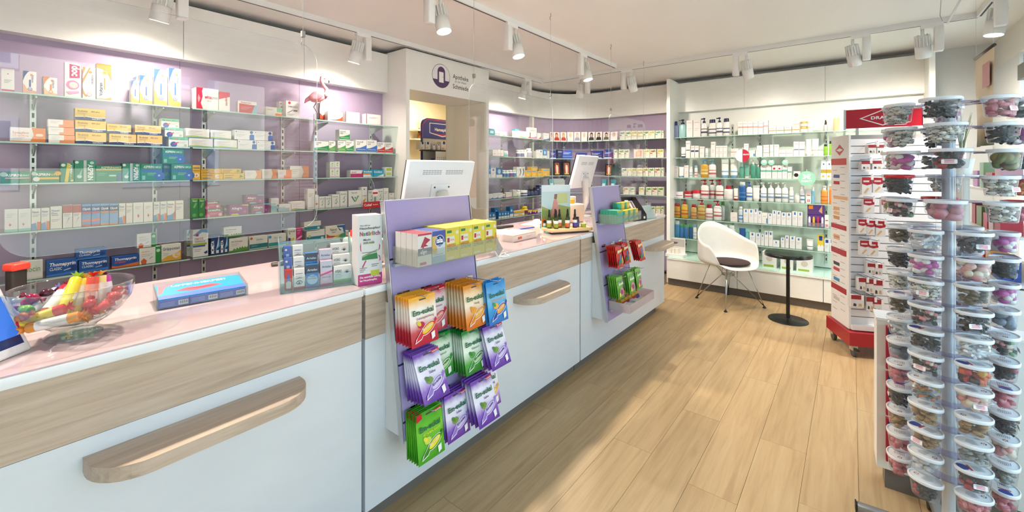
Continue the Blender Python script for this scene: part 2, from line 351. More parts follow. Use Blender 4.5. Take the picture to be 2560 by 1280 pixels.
# ------------------------------------------------------------------ shelf strips (slotted wall standards) and glass shelves
SLOT = M('2A2A2C'); RAIL = M('D5D6D2', .35, .5)
def standard(x, y, rz, z0, z1, parent):
    o = MB().box(-.0125, .0125, -.008, 0, z0, z1, RAIL).build('slotted_standard', parent, (x, y, 0), (0, 0, rz))
    b = MB(); z = z0 + .03
    while z < z1 - .05: b.box(-.005, .005, -.0086, -.007, z, z + .028, SLOT); z += .052
    b.build('slot_pattern', o); return o
def left_standards(x0, x1): return (x0 + .14, x1 - .14)
LV = (1.855, 1.592, 1.372, 1.113, .848)
YSF = 3.45
nm = ['top', 'second', 'third', 'fourth', 'fifth', 'lowest']
modname = ['nearest the viewer', 'in the middle bay', 'beside the doorway']
def bracket_b():
    b = MB(); prof = [(0, -.012), (.22, -.012), (.22, -.018), (.03, -.07), (0, -.07)]
    v = [(-.003, -p[0], p[1]) for p in prof] + [(.003, -p[0], p[1]) for p in prof]; n = len(prof)
    b.add(v, [tuple(range(n)), tuple(range(2 * n - 1, n - 1, -1))] + [(i, n + i, n + (i + 1) % n, (i + 1) % n) for i in range(n)], M('C9CCC8', .35, .4))
    return b.mesh('bracket')
BRK = bracket_b()
def glass_shelf(label, loc, rz, wd, dp, bx, grp):
    """origin at wall, glass reaching dp out (local -y)"""
    g = tag(MB().box(0, wd, -dp, -.006, -.0085, -.0005, GLASS_SHELF).build('glass_shelf', None, loc, (0, 0, rz)), label, 'shelf', grp)
    MB().box(0, wd, -dp - .0012, -dp, -.0085, -.0005, GLASS_EDGE).build('front_edge', g)
    for x in bx: link('bracket', BRK, g, (x, -.008, 0))
    return g
for m_ in range(3):
    xa, xb = MODX[m_ + 1], MODX[m_ + 2]
    sx_ = left_standards(xa, xb)
    for x in sx_: standard(x, YP, 0, .1, 1.93, lw)
    for k, z in enumerate(LV):
        glass_shelf('%s glass shelf %s of the long lilac wall' % (nm[k], modname[m_]), (xa + .008, YP, z), 0, xb - xa - .016, YP - YSF, (sx_[0] - xa - .008, sx_[1] - xa - .008), 'glass shelves on the lilac wall')
LV2 = (1.862, 1.598, 1.334, 1.07, .815)
for x in (3.90, 4.42, 4.94): standard(x, YP, 0, .1, 1.93, cw)
for k, z in enumerate(LV2):
    glass_shelf('%s glass shelf between the doorway and the curved corner' % nm[k], (3.752, YP, z), 0, 1.30, YP - YSF, (.148, .668, 1.188), 'glass shelves beyond the doorway')
# curved shelves: sweep
LV3 = (1.852, 1.596, 1.345, 1.09, .84)
def curve_pt(s, off):
    """point at arc length s from curve start on the line off in front of the panel; returns (x, y, facing angle rz)"""
    La = RP * math.pi / 2
    if s < 0: return XCV + s, YP - off, 0.0
    if s < La:
        a = math.pi / 2 - s / RP; return XCV + (RP - off) * math.cos(a), YCV + (RP - off) * math.sin(a), a - math.pi / 2
    return XP - off, YCV - (s - La), -math.pi / 2
for s_ in (.2, .62, 1.05, 1.5, 1.9):
    x, y, rz = curve_pt(s_, 0); standard(x, y, rz, .1, 1.93, cw)
for k, z in enumerate(LV3):
    r = RP - .26; n = 16
    poly = arc(XCV, YCV, r, math.pi / 2 - .02, 0, n) + [(XCV + r, 1.85), (XP - .006, 1.85)] + arc(XCV, YCV, RP - .006, 0, math.pi / 2 - .02, n)
    g = tag(MB().prism(poly, z - .0085, z - .0005, GLASS_SHELF).build('curved_glass_shelf'), '%s curved glass shelf in the lilac corner' % nm[k], 'shelf', 'curved glass shelves')
    pe = arc(XCV, YCV, r - .0015, math.pi / 2 - .02, 0, n) + [(XCV + r - .0015, 1.85), (XCV + r, 1.85)] + arc(XCV, YCV, r, 0, math.pi / 2 - .02, n)
    MB().prism(pe, z - .0085, z - .0005, GLASS_EDGE).build('front_edge', g)
    for s_ in (.2, .62, 1.05, 1.5, 1.9):
        x, y, rz = curve_pt(s_, .008); link('bracket', BRK, g, (x, y, z), (0, 0, rz))
# white wall shelves
LVW = (1.845, 1.586, 1.335, 1.07, .815, .563)
XSF = 5.58
for yy in (1.72, 1.16, .86, .22, .06, -.46): standard(XW, yy, -math.pi / 2, .4, 2.0, ew)
for j, (ya, yb) in enumerate(((1.79, .155), (.135, -.55))):
    for k, z in enumerate(LVW):
        sh = (ya - 1.72, ya - 1.16, ya - .86, ya - .22) if j == 0 else (ya - .06, ya + .46)
        glass_shelf('%s glass shelf of the white end wall %s' % (nm[k], 'in the wide bay' if j == 0 else 'in the narrow bay by the rack'), (XW, ya, z), -math.pi / 2, ya - yb, XW - XSF, sh, 'glass shelves on the white end wall')

# ================================================================== counters
ZCT, YCF, YCB = .98, 1.495, 2.28
def counter(x0, x1, label, handle, top_end=None):
    c = thing('sales_counter', label, 'counter', ((x0 + x1) / 2, (YCF + YCB) / 2, 0), 0, 'run of sales counters'); ox, oy = (x0 + x1) / 2, (YCF + YCB) / 2
    def bx(n, *a, mat): return MB().box(a[0] - ox, a[1] - ox, a[2] - oy, a[3] - oy, a[4], a[5], mat).build(n, c)
    bx('body', x0 + .004, x1 - .004, YCF + .03, YCB - .03, .085, .945, mat=M('DCE0E4', .35))
    bx('front_panel', x0 + .004, x1 - .004, YCF + .010, YCF + .03, .085, .772, mat=M('DCE1E6', .3))
    wdp = MB().box(x0 + .004 - ox, x1 - .004 - ox, YCF + .008 - oy, YCF + .03 - oy, .774, .948, W_COUNTER).build('wood_band', c)
    bx('plinth', x0, x1 - (.12 if x1 > 4 else 0), YCF + .06, YCB - .05, 0, .083, mat=GREYTOE)
    tp = MB().rbox(x0 - ox, x1 - ox, YCF - oy, YCB - oy, .948, ZCT - .004, .003, M('F0F3F5', .25)).build('worktop', c)
    MB().box(x0 + .001 - ox, x1 - .001 - ox, YCF + .003 - oy, YCB - .002 - oy, ZCT - .004, ZCT, M('D0B8BA', .05, 0, .5)).build('glass_overlay', tp)
    if handle:
        h0, h1, hz = handle; dp = .138; r = .115; yb_ = YCF + .010
        poly = [(h0, yb_), (h1, yb_)] + [(h1 - r + r * math.cos(a), yb_ - dp + r - r * math.sin(a)) for a in [i * math.pi / 16 for i in range(9)]] + [(h0 + r - r * math.sin(a), yb_ - dp + r - r * math.cos(a)) for a in [i * math.pi / 16 for i in range(9)]]
        MB().prism([(p[0] - ox, p[1] - oy) for p in poly], hz - .036, hz, W_COUNTER, None).build('bag_shelf', c)
    return c
counter(-1.6, .945, 'nearest white sales counter with oak band and the glass candy bowl', (.165, .70, .727))
counter(.953, 2.66, 'middle white sales counter behind the purple rack of cough sweets', (1.90, 2.385, .72))
counter(2.668, 4.40, 'far white sales counter carrying the small purple display rack', (3.87, 4.37, .72))
# ================================================================== track lighting
def spot_lamp(label, loc, rail_dir, aim, energy=None, cone=92, blend=.8):
    """loc: rail underside point; rail_dir: unit vector along rail; aim: unit vector of the beam"""
    e = thing('track_spotlight', label, 'lamp', loc, 0, 'track spotlights')
    ang = math.atan2(rail_dir[1], rail_dir[0])
    WL = M('F3F2EE', .35)
    T = Matrix.Rotation(ang, 4, 'Z') @ Matrix.Diagonal((1.2, 1.2, 1.25, 1))
    MB().box(-.055, .055, -.016, .016, -.022, .004, WL, T).build('adapter', e)
    MB().rbox(-.056, -.010, -.024, .024, -.175, -.02, .003, WL, 1, T).build('gear_box', e)
    hc = T @ Vector((.045, 0, -.10))
    MB().tube([T @ Vector((.045, 0, -.02)), T @ Vector((.045, 0, -.075)), hc], .011, WL, 8).build('neck', e)
    q = Vector(aim).normalized().to_track_quat('-Z', 'Y').to_matrix().to_4x4()
    H = Matrix.Translation(hc) @ q @ Matrix.Diagonal((1.15, 1.15, 1.2, 1))
    hd = MB().lathe([(.041, -.11), (.043, -.10), (.043, -.03), (.036, -.03), (.032, .035), (.0, .035)], WL, 20, 1, 1, H, True, False).build('head', e)
    fb = MB()
    for k in range(14):
        R2 = H @ Matrix.Rotation(2 * math.pi * k / 14, 4, 'Z'); fb.box(.030, .0425, -.0022, .0022, -.028, .04, WL, R2)
    fb.build('cooling_fin_ribs', hd); 
    MB().lathe([(.039, -.1075), (.0, -.1075)], emis('FFF3DC', 14.0), 20, 1, 1, H, False, False, False).build('lens', e)
    L = bpy.data.lights.new('spot_beam', 'SPOT'); L.energy = energy or SPOT_W; L.spot_size = math.radians(cone); L.spot_blend = blend; L.color = SPOT_COL; L.shadow_soft_size = .035
    lo = link('spot_beam', L, e, H @ Vector((0, 0, -.115)), q.to_euler()); return e
ZR = 2.598
def rail(name, label, p, q):
    d = (Vector(q) - Vector(p)); ln = d.length; a = math.atan2(d.y, d.x)
    o = tag(MB().box(0, ln, -.018, .018, 0, .042, M('EDEDEA', .4)).build(name, None, (p[0], p[1], ZR), (0, 0, a)), label, 'rail', 'ceiling light rails')
    MB().box(.01, ln - .01, -.006, .006, -.0006, .001, DARK).build('groove', o)
    return o
YL, YM, XR, YRR = 3.27, 2.12, 4.75, -.76
rail('light_rail', 'white light rail along the lilac shelf wall', (-2.0, YL, 0), (XR, YL, 0))
rail('light_rail', 'white light rail above the sales counters', (-2.0, YM, 0), (4.56, YM, 0))
rail('light_rail', 'white light rail in front of the white end wall', (XR, YL - .02, 0), (XR, YRR, 0))
rail('light_rail', 'white light rail beside the shop windows', (XR - .02, YRR, 0), (-1.5, YRR, 0))
for x, nme in ((-.55, 'over the near end of the lilac wall, outside the picture'), (.76, 'aimed at the lilac wall near its upper corner'), (2.06, 'beside the doorway header on the lilac wall rail'), (4.42, 'in the corner where two rails meet, aimed at the lilac wall')):
    spot_lamp('white track spotlight ' + nme, (x, YL, ZR), (-1, 0), (-.10, .26, -1.0), SPOT_W * .30, 150, 1.0)
for x, nme in ((-.6, 'behind the viewer over the counter'), (.55, 'over the near counter just above the picture'), (1.85, 'over the first monitor'), (2.65, 'over the middle counter'), (3.80, 'over the far counter')):
    spot_lamp('white track spotlight hanging ' + nme, (x, YM, ZR), (1, 0), (.02, -.26, -1.0), SPOT_W * .60, 130, .9)
for y_, aim, nme in ((2.62, (.35, .35, -1), 'facing the curved lilac corner'), (2.06, (.5, -.02, -1), 'facing the shelves of boxed teas'), (.87, (.5, -.1, -1), 'above the shell chair'), (-.06, (.45, -.15, -1), 'above the plaster display rack'), (-.5, (.5, -.1, -1), 'nearest the end of the white shelving')):
    spot_lamp('white track spotlight ' + nme, (XR, y_, ZR), (0, 1 if nme[0:3] != 'fac' or y_ > 2.5 else -1) if y_ != .87 else (0, -1), aim, SPOT_W * .33, 145, 1.0)
spot_lamp('white track spotlight large in view beside the hanging banner', (4.2, YRR, ZR), (1, 0), (-.05, .12, -1.0), SPOT_W * .7, 95)
# ================================================================== counter screens hung on wires
for i, (xa, xb, wires, lb) in enumerate(((.035, .915, (.09, .855), 'clear hanging screen in front of the nearest lilac shelves'), (1.85, 2.77, (1.893, 2.74), 'clear hanging screen beside the doorway over the middle counter'), (3.74, 4.66, (3.79, 4.61), 'clear hanging screen over the far counter'))):
    YS = 1.805; z0, z1, r = 1.2, 1.972, .07
    poly = [(xa + r - r * math.cos(a), z1 - r + r * math.sin(a)) for a in [k * math.pi / 12 for k in range(7)]] + [(xb - r + r * math.sin(a), z1 - r + r * math.cos(a)) for a in [k * math.pi / 12 for k in range(7)]] \
        + [(xb - r + r * math.cos(a), z0 + r - r * math.sin(a)) for a in [k * math.pi / 12 for k in range(7)]] + [(xa + r - r * math.sin(a), z0 + r - r * math.cos(a)) for a in [k * math.pi / 12 for k in range(7)]]
    cx_ = (xa + xb) / 2
    s_ = thing('hanging_screen', lb, 'screen', (cx_, YS, z0), 0, 'clear screens hung over the counters')
    T = Matrix.Translation((0, .002, 0)) @ Matrix.Rotation(math.pi / 2, 4, 'X')
    MB().add([(p[0] - cx_, 0, p[1] - z0) for p in poly], [tuple(range(len(poly)))], PANE).build('pane', s_)
    eb = MB(); n = len(poly)
    for k in range(n):
        p, q = poly[k], poly[(k + 1) % n]; mx, mz = cx_, (z0 + z1) / 2
        f = lambda t: (t[0] - cx_, t[1] - z0)
        a, c = f(p), f(q); eb.add([(a[0], -.002, a[1]), (c[0], -.002, c[1]), (c[0], .002, c[1]), (a[0], .002, a[1])], [(0, 1, 2, 3)], clear('pane_edge', 'F0F4F2', 1.0, .45))
    eb.build('polished_edge', s_)
    for wx in wires:
        w_ = MB().tube([(wx - cx_, 0, z1 - z0 + .04), (wx - cx_, 0, ZC - z0 - .05)], .0013, M('C4C4C0', .4, .3), 5).build('wire', s_)
        MB().box(wx - cx_ - .007, wx - cx_ + .007, -.007, .007, z1 - z0 + .03, z1 - z0 + .055, M('A9A9A4', .35, .7)).build('clamp', s_)
        MB().tube([(wx - cx_, 0, z1 - z0 + .035), (wx - cx_ - .008, 0, z1 - z0 + .0), (wx - cx_, 0, z1 - z0 - .03), (wx - cx_ + .008, 0, z1 - z0 + .0), (wx - cx_, 0, z1 - z0 + .035)], .0014, M('8E8E8C', .4, .6), 5).build('wire_loop', s_)
        hz = ZC - z0
        MB().tube([(wx - cx_, 0, hz - .05), (wx - cx_ - .009, 0, hz - .043), (wx - cx_ - .006, 0, hz - .03), (wx - cx_ + .006, 0, hz - .024), (wx - cx_ + .007, 0, hz - .012), (wx - cx_, 0, hz)], .0025, M('9C9C98', .3, .8), 6).build('ceiling_hook', s_)

# ================================================================== cartons
R = lambda u0, v0, u1, v1, c: ('R', u0, v0, u1, v1, c)
P = lambda pts, c: ('P', pts, c)
C = lambda u, v, r, c: ('C', u, v, r, c)
def T_(s, u, v, h, c, w=.9, rot=0, bold=.012, al='l', sh=0): return ('T', s, u, v, h, c, w, rot, bold, al, sh)
def LN(u0, v0, u1, n, dv=.06, c='9A9A98', th=.018): return [R(u0, v0 - k * dv, u0 + (u1 - u0) * (1 - .22 * (k % 3)), v0 - k * dv + th, c) for k in range(n)]
def print_mesh(w, h, spec, y0=-.0003):
    b = MB(); k = 0
    for it in spec:
        if it[0] == 'T': continue
        k += 1; y = y0 - .00012 * k
        if it[0] == 'R': _, a, c, d, e, col = it; pl = [(a * w, c * h), (d * w, c * h), (d * w, e * h), (a * w, e * h)]
        elif it[0] == 'P': pl = [(p[0] * w, p[1] * h) for p in it[1]]; col = it[2]
        else: _, u, v, r, col = it; pl = circ(u * w, v * h, r * min(w, h), 18)
        b.add([(p[0], y, p[1]) for p in pl], [tuple(range(len(pl)))], M(dim(col), .4))
    return b, y0 - .00012 * (k + 2)
def texts(o, w, h, spec, y):
    for it in spec:
        if it[0] != 'T': continue
        _, s, u, v, hh, c, mw, rot, bold, al, sh = it
        if rot: put_text(s, o, u * w, v * h, hh * w, c, mw * h, y, math.radians(rot), bold, sh, al)
        else: put_text(s, o, u * w, v * h, hh * h, c, mw * w, y, 0, bold, sh, al)
_bodies = {}
def carton(label, loc, rz, w, h, d, body, spec, key, group=None, cat='carton', name='medicine_carton', tilt=0.0, side=None, top=None):
    k = (round(w, 3), round(h, 3), round(d, 3), body, side, top)
    if k not in _bodies:
        b = MB()
        v = [(0, 0, 0), (w, 0, 0), (w, d, 0), (0, d, 0), (0, 0, h), (w, 0, h), (w, d, h), (0, d, h)]
        b.add(v, [(0, 3, 2, 1), (0, 1, 5, 4), (1, 2, 6, 5), (2, 3, 7, 6)], M(dim(body), .4)); b.add(v, [(4, 5, 6, 7)], M(dim(top or body), .4)); b.add(v, [(3, 0, 4, 7)], M(dim(side or body), .4))
        _bodies[k] = b.mesh('carton')
    o = tag(link(name, _bodies[k], None, loc, (tilt, 0, rz)), label, cat, group, key)
    if spec:
        pb, y = print_mesh(w, h, spec)
        if pb.f: pb.build('print', o)
        texts(o, w, h, spec, y)
    return o
D = {}
NAVY, BLU, ORG, YEL, GRN, TEAL, RED, PNK, PURP, WHT = '25306E', '2F63B8', 'F08A3C', 'F3C93F', '2E9A4E', '1C9C8C', 'C8202F', 'D6287F', '8B2C86', 'F7F5F0'
SW = lambda a, b_, c: P([(0, 0), (1, 0), (1, b_), (.75, (a + b_) / 2 + .06), (.45, (a + b_) / 2 - .02), (.2, a - .02), (0, a)], c)
D['pinkbase'] = (WHT, [R(0, 0, 1, .09, PNK), C(.5, .78, .07, 'D98A8A')] + LN(.2, .5, .8, 3))
VOL = lambda c, c2, s='Voltaren': ('F8F6F2', [P([(0, .55), (.12, .75), (.35, .95), (.5, 1), (0, 1)], c), P([(0, 0), (1, 0), (1, .12), (.3, .2), (.08, .4), (0, .42)], c2), C(.62, .84, .10, ORG), R(.46, .3, .58, .62, c), C(.52, .2, .17, c), C(.52, .2, .12, WHT), C(.52, .2, .05, c), T_(s, .64, .84, .17, '2A3B7A', .55, -90, .01)])
D['volt_navy'] = VOL('2B3F8F', 'F5B49A'); D['volt_orange'] = VOL(ORG, 'F7C9A0'); D['volt_blue'] = VOL('3F62C8', 'F6AE50')
D['volt_stripe'] = ('F4EDE4', [P([(0, 1), (.25, 1), (0, .75)], ORG), P([(0, .62), (.5, 1), (.62, 1), (0, .48)], ORG), P([(0, .35), (.12, .2), (.3, .1), (.3, .05), (0, .16)], ORG), C(.6, .86, .14, ORG), C(.5, .14, .2, 'E87F3A'), C(.5, .14, .16, WHT), T_('Voltaren', .68, .78, .2, '23305F', .5, -90, .01)])
D['volt_orange_tall'] = ('F4EDE4', [P([(0, 1), (1, 1), (1, .55), (.8, .7), (.4, .85), (0, .88)], ORG), P([(0, 0), (1, 0), (1, .1), (.6, .05), (0, .04)], 'F4A26E'), C(.55, .76, .2, 'F3B276'), C(.55, .76, .12, ORG), R(.5, .3, .58, .62, ORG), T_('Voltaren', .4, .12, .24, '20305F', .5, 90, .012)])
D['doc'] = ('F2EAE6', [P([(.3, .96), (.95, .93), (.95, .58), (.3, .55)], 'B8245F'), C(.5, .36, .42, 'E07FB8'), C(.55, .36, .28, 'F4D6C8'), P([(.05, .16), (.9, .2), (.9, .14), (.3, .08)], 'D9A3C9'), T_('doc', .45, .92, .5, 'FFFFFF', .3, -90, .03)])
D['vitasprint'] = ('F7F0EA', [P([(0, 0), (.3, 0), (.2, .3), (.28, .6), (.25, .85), (.3, 1), (0, 1)], 'D42A50'), P([(.1, .3), (.18, .5), (.1, .7), (.06, .5)], 'F6A0AE'), T_('vita', .37, .52, .15, RED, .3, 0, .03, 'l', .2), T_('sprint', .63, .52, .15, '8E8585', .34, 0, 0, 'l', .2), T_('B12', .5, .38, .07, RED, .2)])
D['vitasprint_small'] = ('F7F0EA', [R(0, .78, 1, 1, 'D42A50'), P([(0, .6), (1, .78), (0, .8)], 'D42A50'), T_('vitasprint', .6, .88, .22, RED, .8, -90, .02)])
D['wobenzym'] = ('F6F2EC', [P([(0, 0), (.72, 0), (.9, .72), (0, .78)], 'D0303B'), P([(.7, 0), (1, 0), (1, .75), (.9, .72)], '8CC3D2'), T_('Wobenzym', .08, .82, .12, RED, .8)] + LN(.1, .5, .7, 3, .1, 'F3C9C9'))
D['greenorange'] = ('EFEDE2', [R(.7, .45, 1, 1, '7FCF9E'), R(.6, 0, 1, .3, ORG)] + LN(.1, .7, .5, 2))
D['omega'] = ('F3F1EC', [T_('OMEGA-3', .15, .62, .09, '4A4A52', .75), C(.25, .88, .1, RED), R(.55, .4, .85, .47, '3B3B42'), P([(.1, .28), (.5, .48), (.5, .44), (.12, .25)], '55555C')] + LN(.1, .2, .6, 2))
D['redwave'] = (WHT, [SW(.42, .2, 'D9462F')] + LN(.12, .7, .6, 2)); D['redwave_l'] = (WHT, [P([(0, .1), (.5, .18), (.8, .32), (1, .6), (1, .1)], 'E4572F')] + LN(.1, .7, .6, 2)); D['pinkedge'] = (WHT, [R(0, 0, .05, 1, 'D8405A'), R(0, 0, 1, .05, 'F0B8C0')] + LN(.2, .7, .8, 3))
D['synofen'] = (WHT, [P([(.55, 0), (1, 0), (1, 1), (.6, 1), (.66, .5)], ORG), P([(.7, .5), (.75, .6), (.9, .6), (.95, .5), (.9, .42), (.75, .42)], 'FBE6D2'), R(0, 0, 1, .06, ORG), T_('Synofen', .06, .56, .17, 'E0572E', .45, 0, .0), T_('500 mg/200 mg', .06, .40, .09, ORG, .45)] + LN(.06, .3, .4, 2, .09))
D['orangeright'] = (WHT, [R(.58, 0, 1, 1, 'F49A64'), R(.42, 0, .6, .35, 'F49A64')] + LN(.1, .75, .5, 3, .12))
D['ibubeta'] = ('F2C766', [P([(0, 0), (1, 0), (1, .22), (.7, .18), (.35, .28), (0, .22)], '2F3C72'), P([(0, .22), (.35, .28), (.7, .18), (1, .22), (1, .3), (.7, .27), (.35, .36), (0, .30)], 'F5F0E4'), P([(.28, .5), (.31, .5), (.31, .2), (.28, .2)], 'E0A63C'), T_('Ibubeta', .08, .70, .15, '4A4A48', .4, 0, .004), T_('400 akut', .52, .71, .11, '4A4A48', .34), T_('beta pharm', .55, .07, .1, 'F2EBDA', .4)] + LN(.08, .58, .4, 2, .07, 'B08F4A', .02))
D['ibulysin'] = ('F4F3EA', [R(0, .72, 1, 1, '7FCDA8'), T_('Ibu', .06, .78, .14, '27407C', .2), T_('lysin', .26, .78, .14, 'D8503A', .3), T_('akut', .6, .78, .13, '4C9C7A', .3), C(.25, .25, .28, '3E58A8'), P([(.2, .3), (.45, .5), (.5, .45), (.3, .22)], 'D03A4A'), C(.85, .2, .12, 'B7D6B0')] + LN(.45, .5, .9, 2, .1))
D['whitegreen'] = ('F3F3EE', [P([(0, 0), (1, 0), (1, .12), (.6, .2), (.3, .28), (0, .2)], 'B9CF6A'), P([(0, .0), (1, 0), (1, .05), (.5, .12), (0, .08)], '6FA4B8')] + LN(.1, .75, .7, 4, .12, 'B9BEC4', .03))
D['whiteblue'] = ('F3F4F4', [P([(.76, 0), (1, 0), (1, .55), (.85, .6), (.76, .5)], '2F6AC2'), C(.86, .8, .16, '3B5EA8'), R(.06, .76, .1, .86, '35539A')] + LN(.15, .78, .5, 1) + LN(.06, .55, .6, 3, .1, 'B9BEC6', .025))
def INN(c, t='AID'): return ('F6F5F0', [P([(0, .1), (1, .1), (1, .62), (.7, .5), (.35, .38), (0, .34)], c), R(0, 0, 1, .08, 'DADAD2'), T_('innovall', .08, .80, .13, '5B6A66', .62), T_(t, .08, .62, .12, '5B6A66', .4)] + LN(.12, .24, .9, 1, .1, 'E6F0E8', .03))
D['inn_green'] = INN('2F9A58'); D['inn_lime'] = INN('5BB04A', 'RS'); D['inn_blue'] = INN('3F76C8', 'ASP'); D['inn_red'] = INN('CC2E33', 'RD5')
AG = '15936F'
D['asp_direkt'] = (AG, [R(.15, .36, .98, .46, 'E8EDEA'), R(.15, .34, .98, .40, 'D8405A'), C(.1, .75, .2, 'BFE0D2'), T_('ASPIRIN', .17, .56, .22, 'FFFFFF', .52), T_('DIREKT', .7, .58, .14, 'E8F4EE', .28)])
D['asp_plus'] = (AG, [R(.1, .28, 1, .46, 'F2C52E'), C(.16, .3, .2, 'F4F4F0'), C(.08, .78, .16, 'BFE0D2'), C(.95, .8, .2, 'F2B52E'), T_('ASPIRIN', .14, .60, .22, 'FFFFFF', .5), T_('PLUS C', .66, .61, .16, 'F2D64A', .26)])
D['asp_plusv'] = (AG, [P([(.3, 0), (.55, 0), (.75, .95), (.5, 1)], 'F2D64A'), C(.2, .88, .16, 'F4F4F0'), C(.85, .08, .12, 'F2D02E'), T_('ASPIRIN', .68, .9, .2, 'FFFFFF', .42, -90), T_('PLUS C', .7, .46, .16, 'F2D64A', .3, -90)])
D['asp_tall'] = (AG, [P([(.42, 0), (.56, 0), (.56, 1), (.42, 1)], 'C9D6D2'), C(.82, .88, .1, 'BFE6D8'), C(.22, .25, .12, 'D6F0E6'), P([(.18, .3), (.3, .28), (.36, .6)], '8FD2BE'), C(.1, .9, .09, 'F4F4F0'), T_('ASPIRIN', .62, .8, .26, 'FFFFFF', .72, -90, .02)])
D['asp_effect'] = (AG, [R(0, .72, 1, .78, 'F2D64A'), P([(.8, 0), (1, 0), (1, .55), (.86, .5), (.8, .3)], '2E6F9A'), R(.5, .32, .78, .42, 'BFE6D8'), T_('ASPIRIN', .18, .82, .14, 'F7E9B0', .5), T_('EFFECT', .7, .82, .11, 'F7E9B0', .28)] + LN(.08, .5, .4, 2, .1, '8FD2BE'))
D['asp_complex'] = (AG, [P([(0, .55), (1, .5), (1, .64), (0, .68)], '3E6FC2'), C(.87, .28, .26, '3E6FC2'), C(.84, .3, .06, 'BFD6F0'), R(.06, .06, .2, .3, '8FD6C2'), T_('ASPIRIN', .12, .74, .15, 'FFFFFF', .45), T_('COMPLEX', .58, .74, .12, 'D6F0E8', .36)] + LN(.3, .42, .7, 2, .09, 'A8DCCB', .03))
YB = ('F2BE3A', [C(.72, .5, .3, 'F6E2C2'), P([(.64, .4), (.8, .62), (.84, .5)], 'E4572F'), R(.06, .2, .42, .3, '6E6A9E'), T_('Paracetadur', .06, .62, .2, '7A5A1E', .5)])
D['yellow_v'] = ('F2BE3A', [C(.5, .3, .36, 'F6E2C2'), P([(.35, .26), (.6, .38), (.62, .26)], 'E4572F'), R(.1, .78, .9, .84, '6E6A9E'), R(.1, .6, .9, .65, 'B88A2A')])
D['yellow_h'] = YB; D['yellow_hg'] = ('F4C84A', [P([(.7, .2), (.95, .4), (.8, .8), (.78, .4)], '6DA04A'), R(.06, .22, .42, .32, '6E6A9E'), R(.06, .6, .5, .7, '9A7A2E')])
D['white_orange'] = ('F5F1E8', [P([(.6, 0), (1, 0), (1, 1), (.62, 1), (.72, .5)], 'F29A5C')] + LN(.1, .7, .5, 3, .15))
D['leaf'] = ('F2F1EA', [P([(.2, .55), (.5, .65), (.75, .9), (.5, .8)], '6FB24A'), P([(.8, .55), (.5, .65), (.3, .9), (.5, .78)], '8CC45C'), P([(.2, .3), (.5, .4), (.8, .3), (.5, .5)], '6FB24A'), R(.1, .1, .9, .16, 'C88AB8')])
D['crimson'] = ('F4F0EC', [R(0, 0, 1, .5, 'B8246A'), P([(0, .5), (.9, .5), (1, .9), (1, .5)], 'B8246A'), T_('Imodi', .1, .62, .22, '5A4A6A', .4)]); D['cyan'] = ('1FA3C8', [R(0, .3, .75, .5, ORG), P([(0, 0), (.9, 0), (.7, .3), (0, .3)], 'EAF4F6'), T_('Imodium', .06, .62, .26, 'FFFFFF', .8)]); D['cyan2'] = ('22A8CC', [P([(.3, 0), (1, 0), (1, .4)], 'E8F4F4'), T_('Imodium', .06, .58, .26, 'FFFFFF', .8)])
D['limewhite'] = ('F4F3EC', [R(.1, .62, .9, .92, 'A8CE5A'), R(.1, .15, .9, .45, 'BCD87A')])
D['redplus'] = ('F4F2EC', [R(.4, .3, .6, .36, 'D8304A'), R(.46, .24, .54, .42, 'D8304A')] + LN(.2, .8, .8, 3, .06, 'C9A8A8'))
D['aquaplus'] = ('EEF2F2', [R(.3, .3, .5, .34, 'E0606A'), R(.37, .25, .43, .39, 'E0606A'), R(0, 0, 1, .12, '8FD2C8')] + LN(.15, .8, .8, 3, .07, 'B8C4C8'))
D['nasen_o'] = ('F2F0EA', [P([(0, 0), (.62, 0), (.5, .35), (0, .3)], '6F9AD6'), R(.62, 0, 1, .38, 'E8793C'), T_('Nasen', .1, .8, .1, '3A58A0', .7)] + LN(.1, .7, .9, 2, .07)); D['nasen'] = ('F3F1EA', [T_('Nasen', .1, .78, .09, '3F5FB0', .7), T_('Duo', .1, .66, .09, '3F5FB0', .5), R(.1, .6, .7, .62, '55555A')] + LN(.1, .4, .8, 2)); D['nasen_plain'] = ('F3F1EA', [T_('Nasenspray', .1, .82, .07, 'B05A4A', .8), R(.0, .0, .06, 1, 'E0936A')] + LN(.12, .65, .8, 3))
D['nasen_blue'] = ('F4F1EA', [P([(0, 0), (.8, 0), (.95, .4), (.5, .28), (0, .25)], '3FA0D2'), P([(.8, 0), (1, 0), (1, .45), (.9, .4)], 'E8793C'), T_('Nasen', .08, .8, .1, '2F50A0', .8), T_('Ratio', .08, .66, .1, 'E05A3A', .6)])
D['redtop'] = ('F1EFEA', [R(0, .66, 1, 1, 'B8404A'), P([(.3, .15), (.6, .45), (.75, .45), (.5, .3)], 'A8BCD8')] + LN(.1, .58, .8, 2))
D['olynth'] = ('6FA8E2', [R(0, .66, 1, .92, '2B4A9A'), R(.05, .58, .95, .66, 'D8405A'), P([(0, .3), (1, .36), (1, .22), (0, .18)], 'E88A8A'), R(0, .0, 1, .08, 'D84A5A'), T_('Olynth', .08, .74, .1, 'FFFFFF', .84)]); D['olynth_o'] = ('7FB2E6', [R(0, .66, 1, .92, '2B3A7A'), R(.05, .56, .95, .66, 'D8925A'), R(0, .0, 1, .08, 'D8925A'), T_('Olynth', .08, .74, .1, 'FFFFFF', .84)])
D['greenspray'] = ('1E8E3E', [P([(.2, .55), (.6, .8), (.8, .75), (.5, .5)], '7FCB6A'), C(.4, .15, .3, '6FC25A'), R(0, .96, 1, 1, '9AD84A'), T_('Natur', .15, .84, .09, 'EAF6E0', .7)])
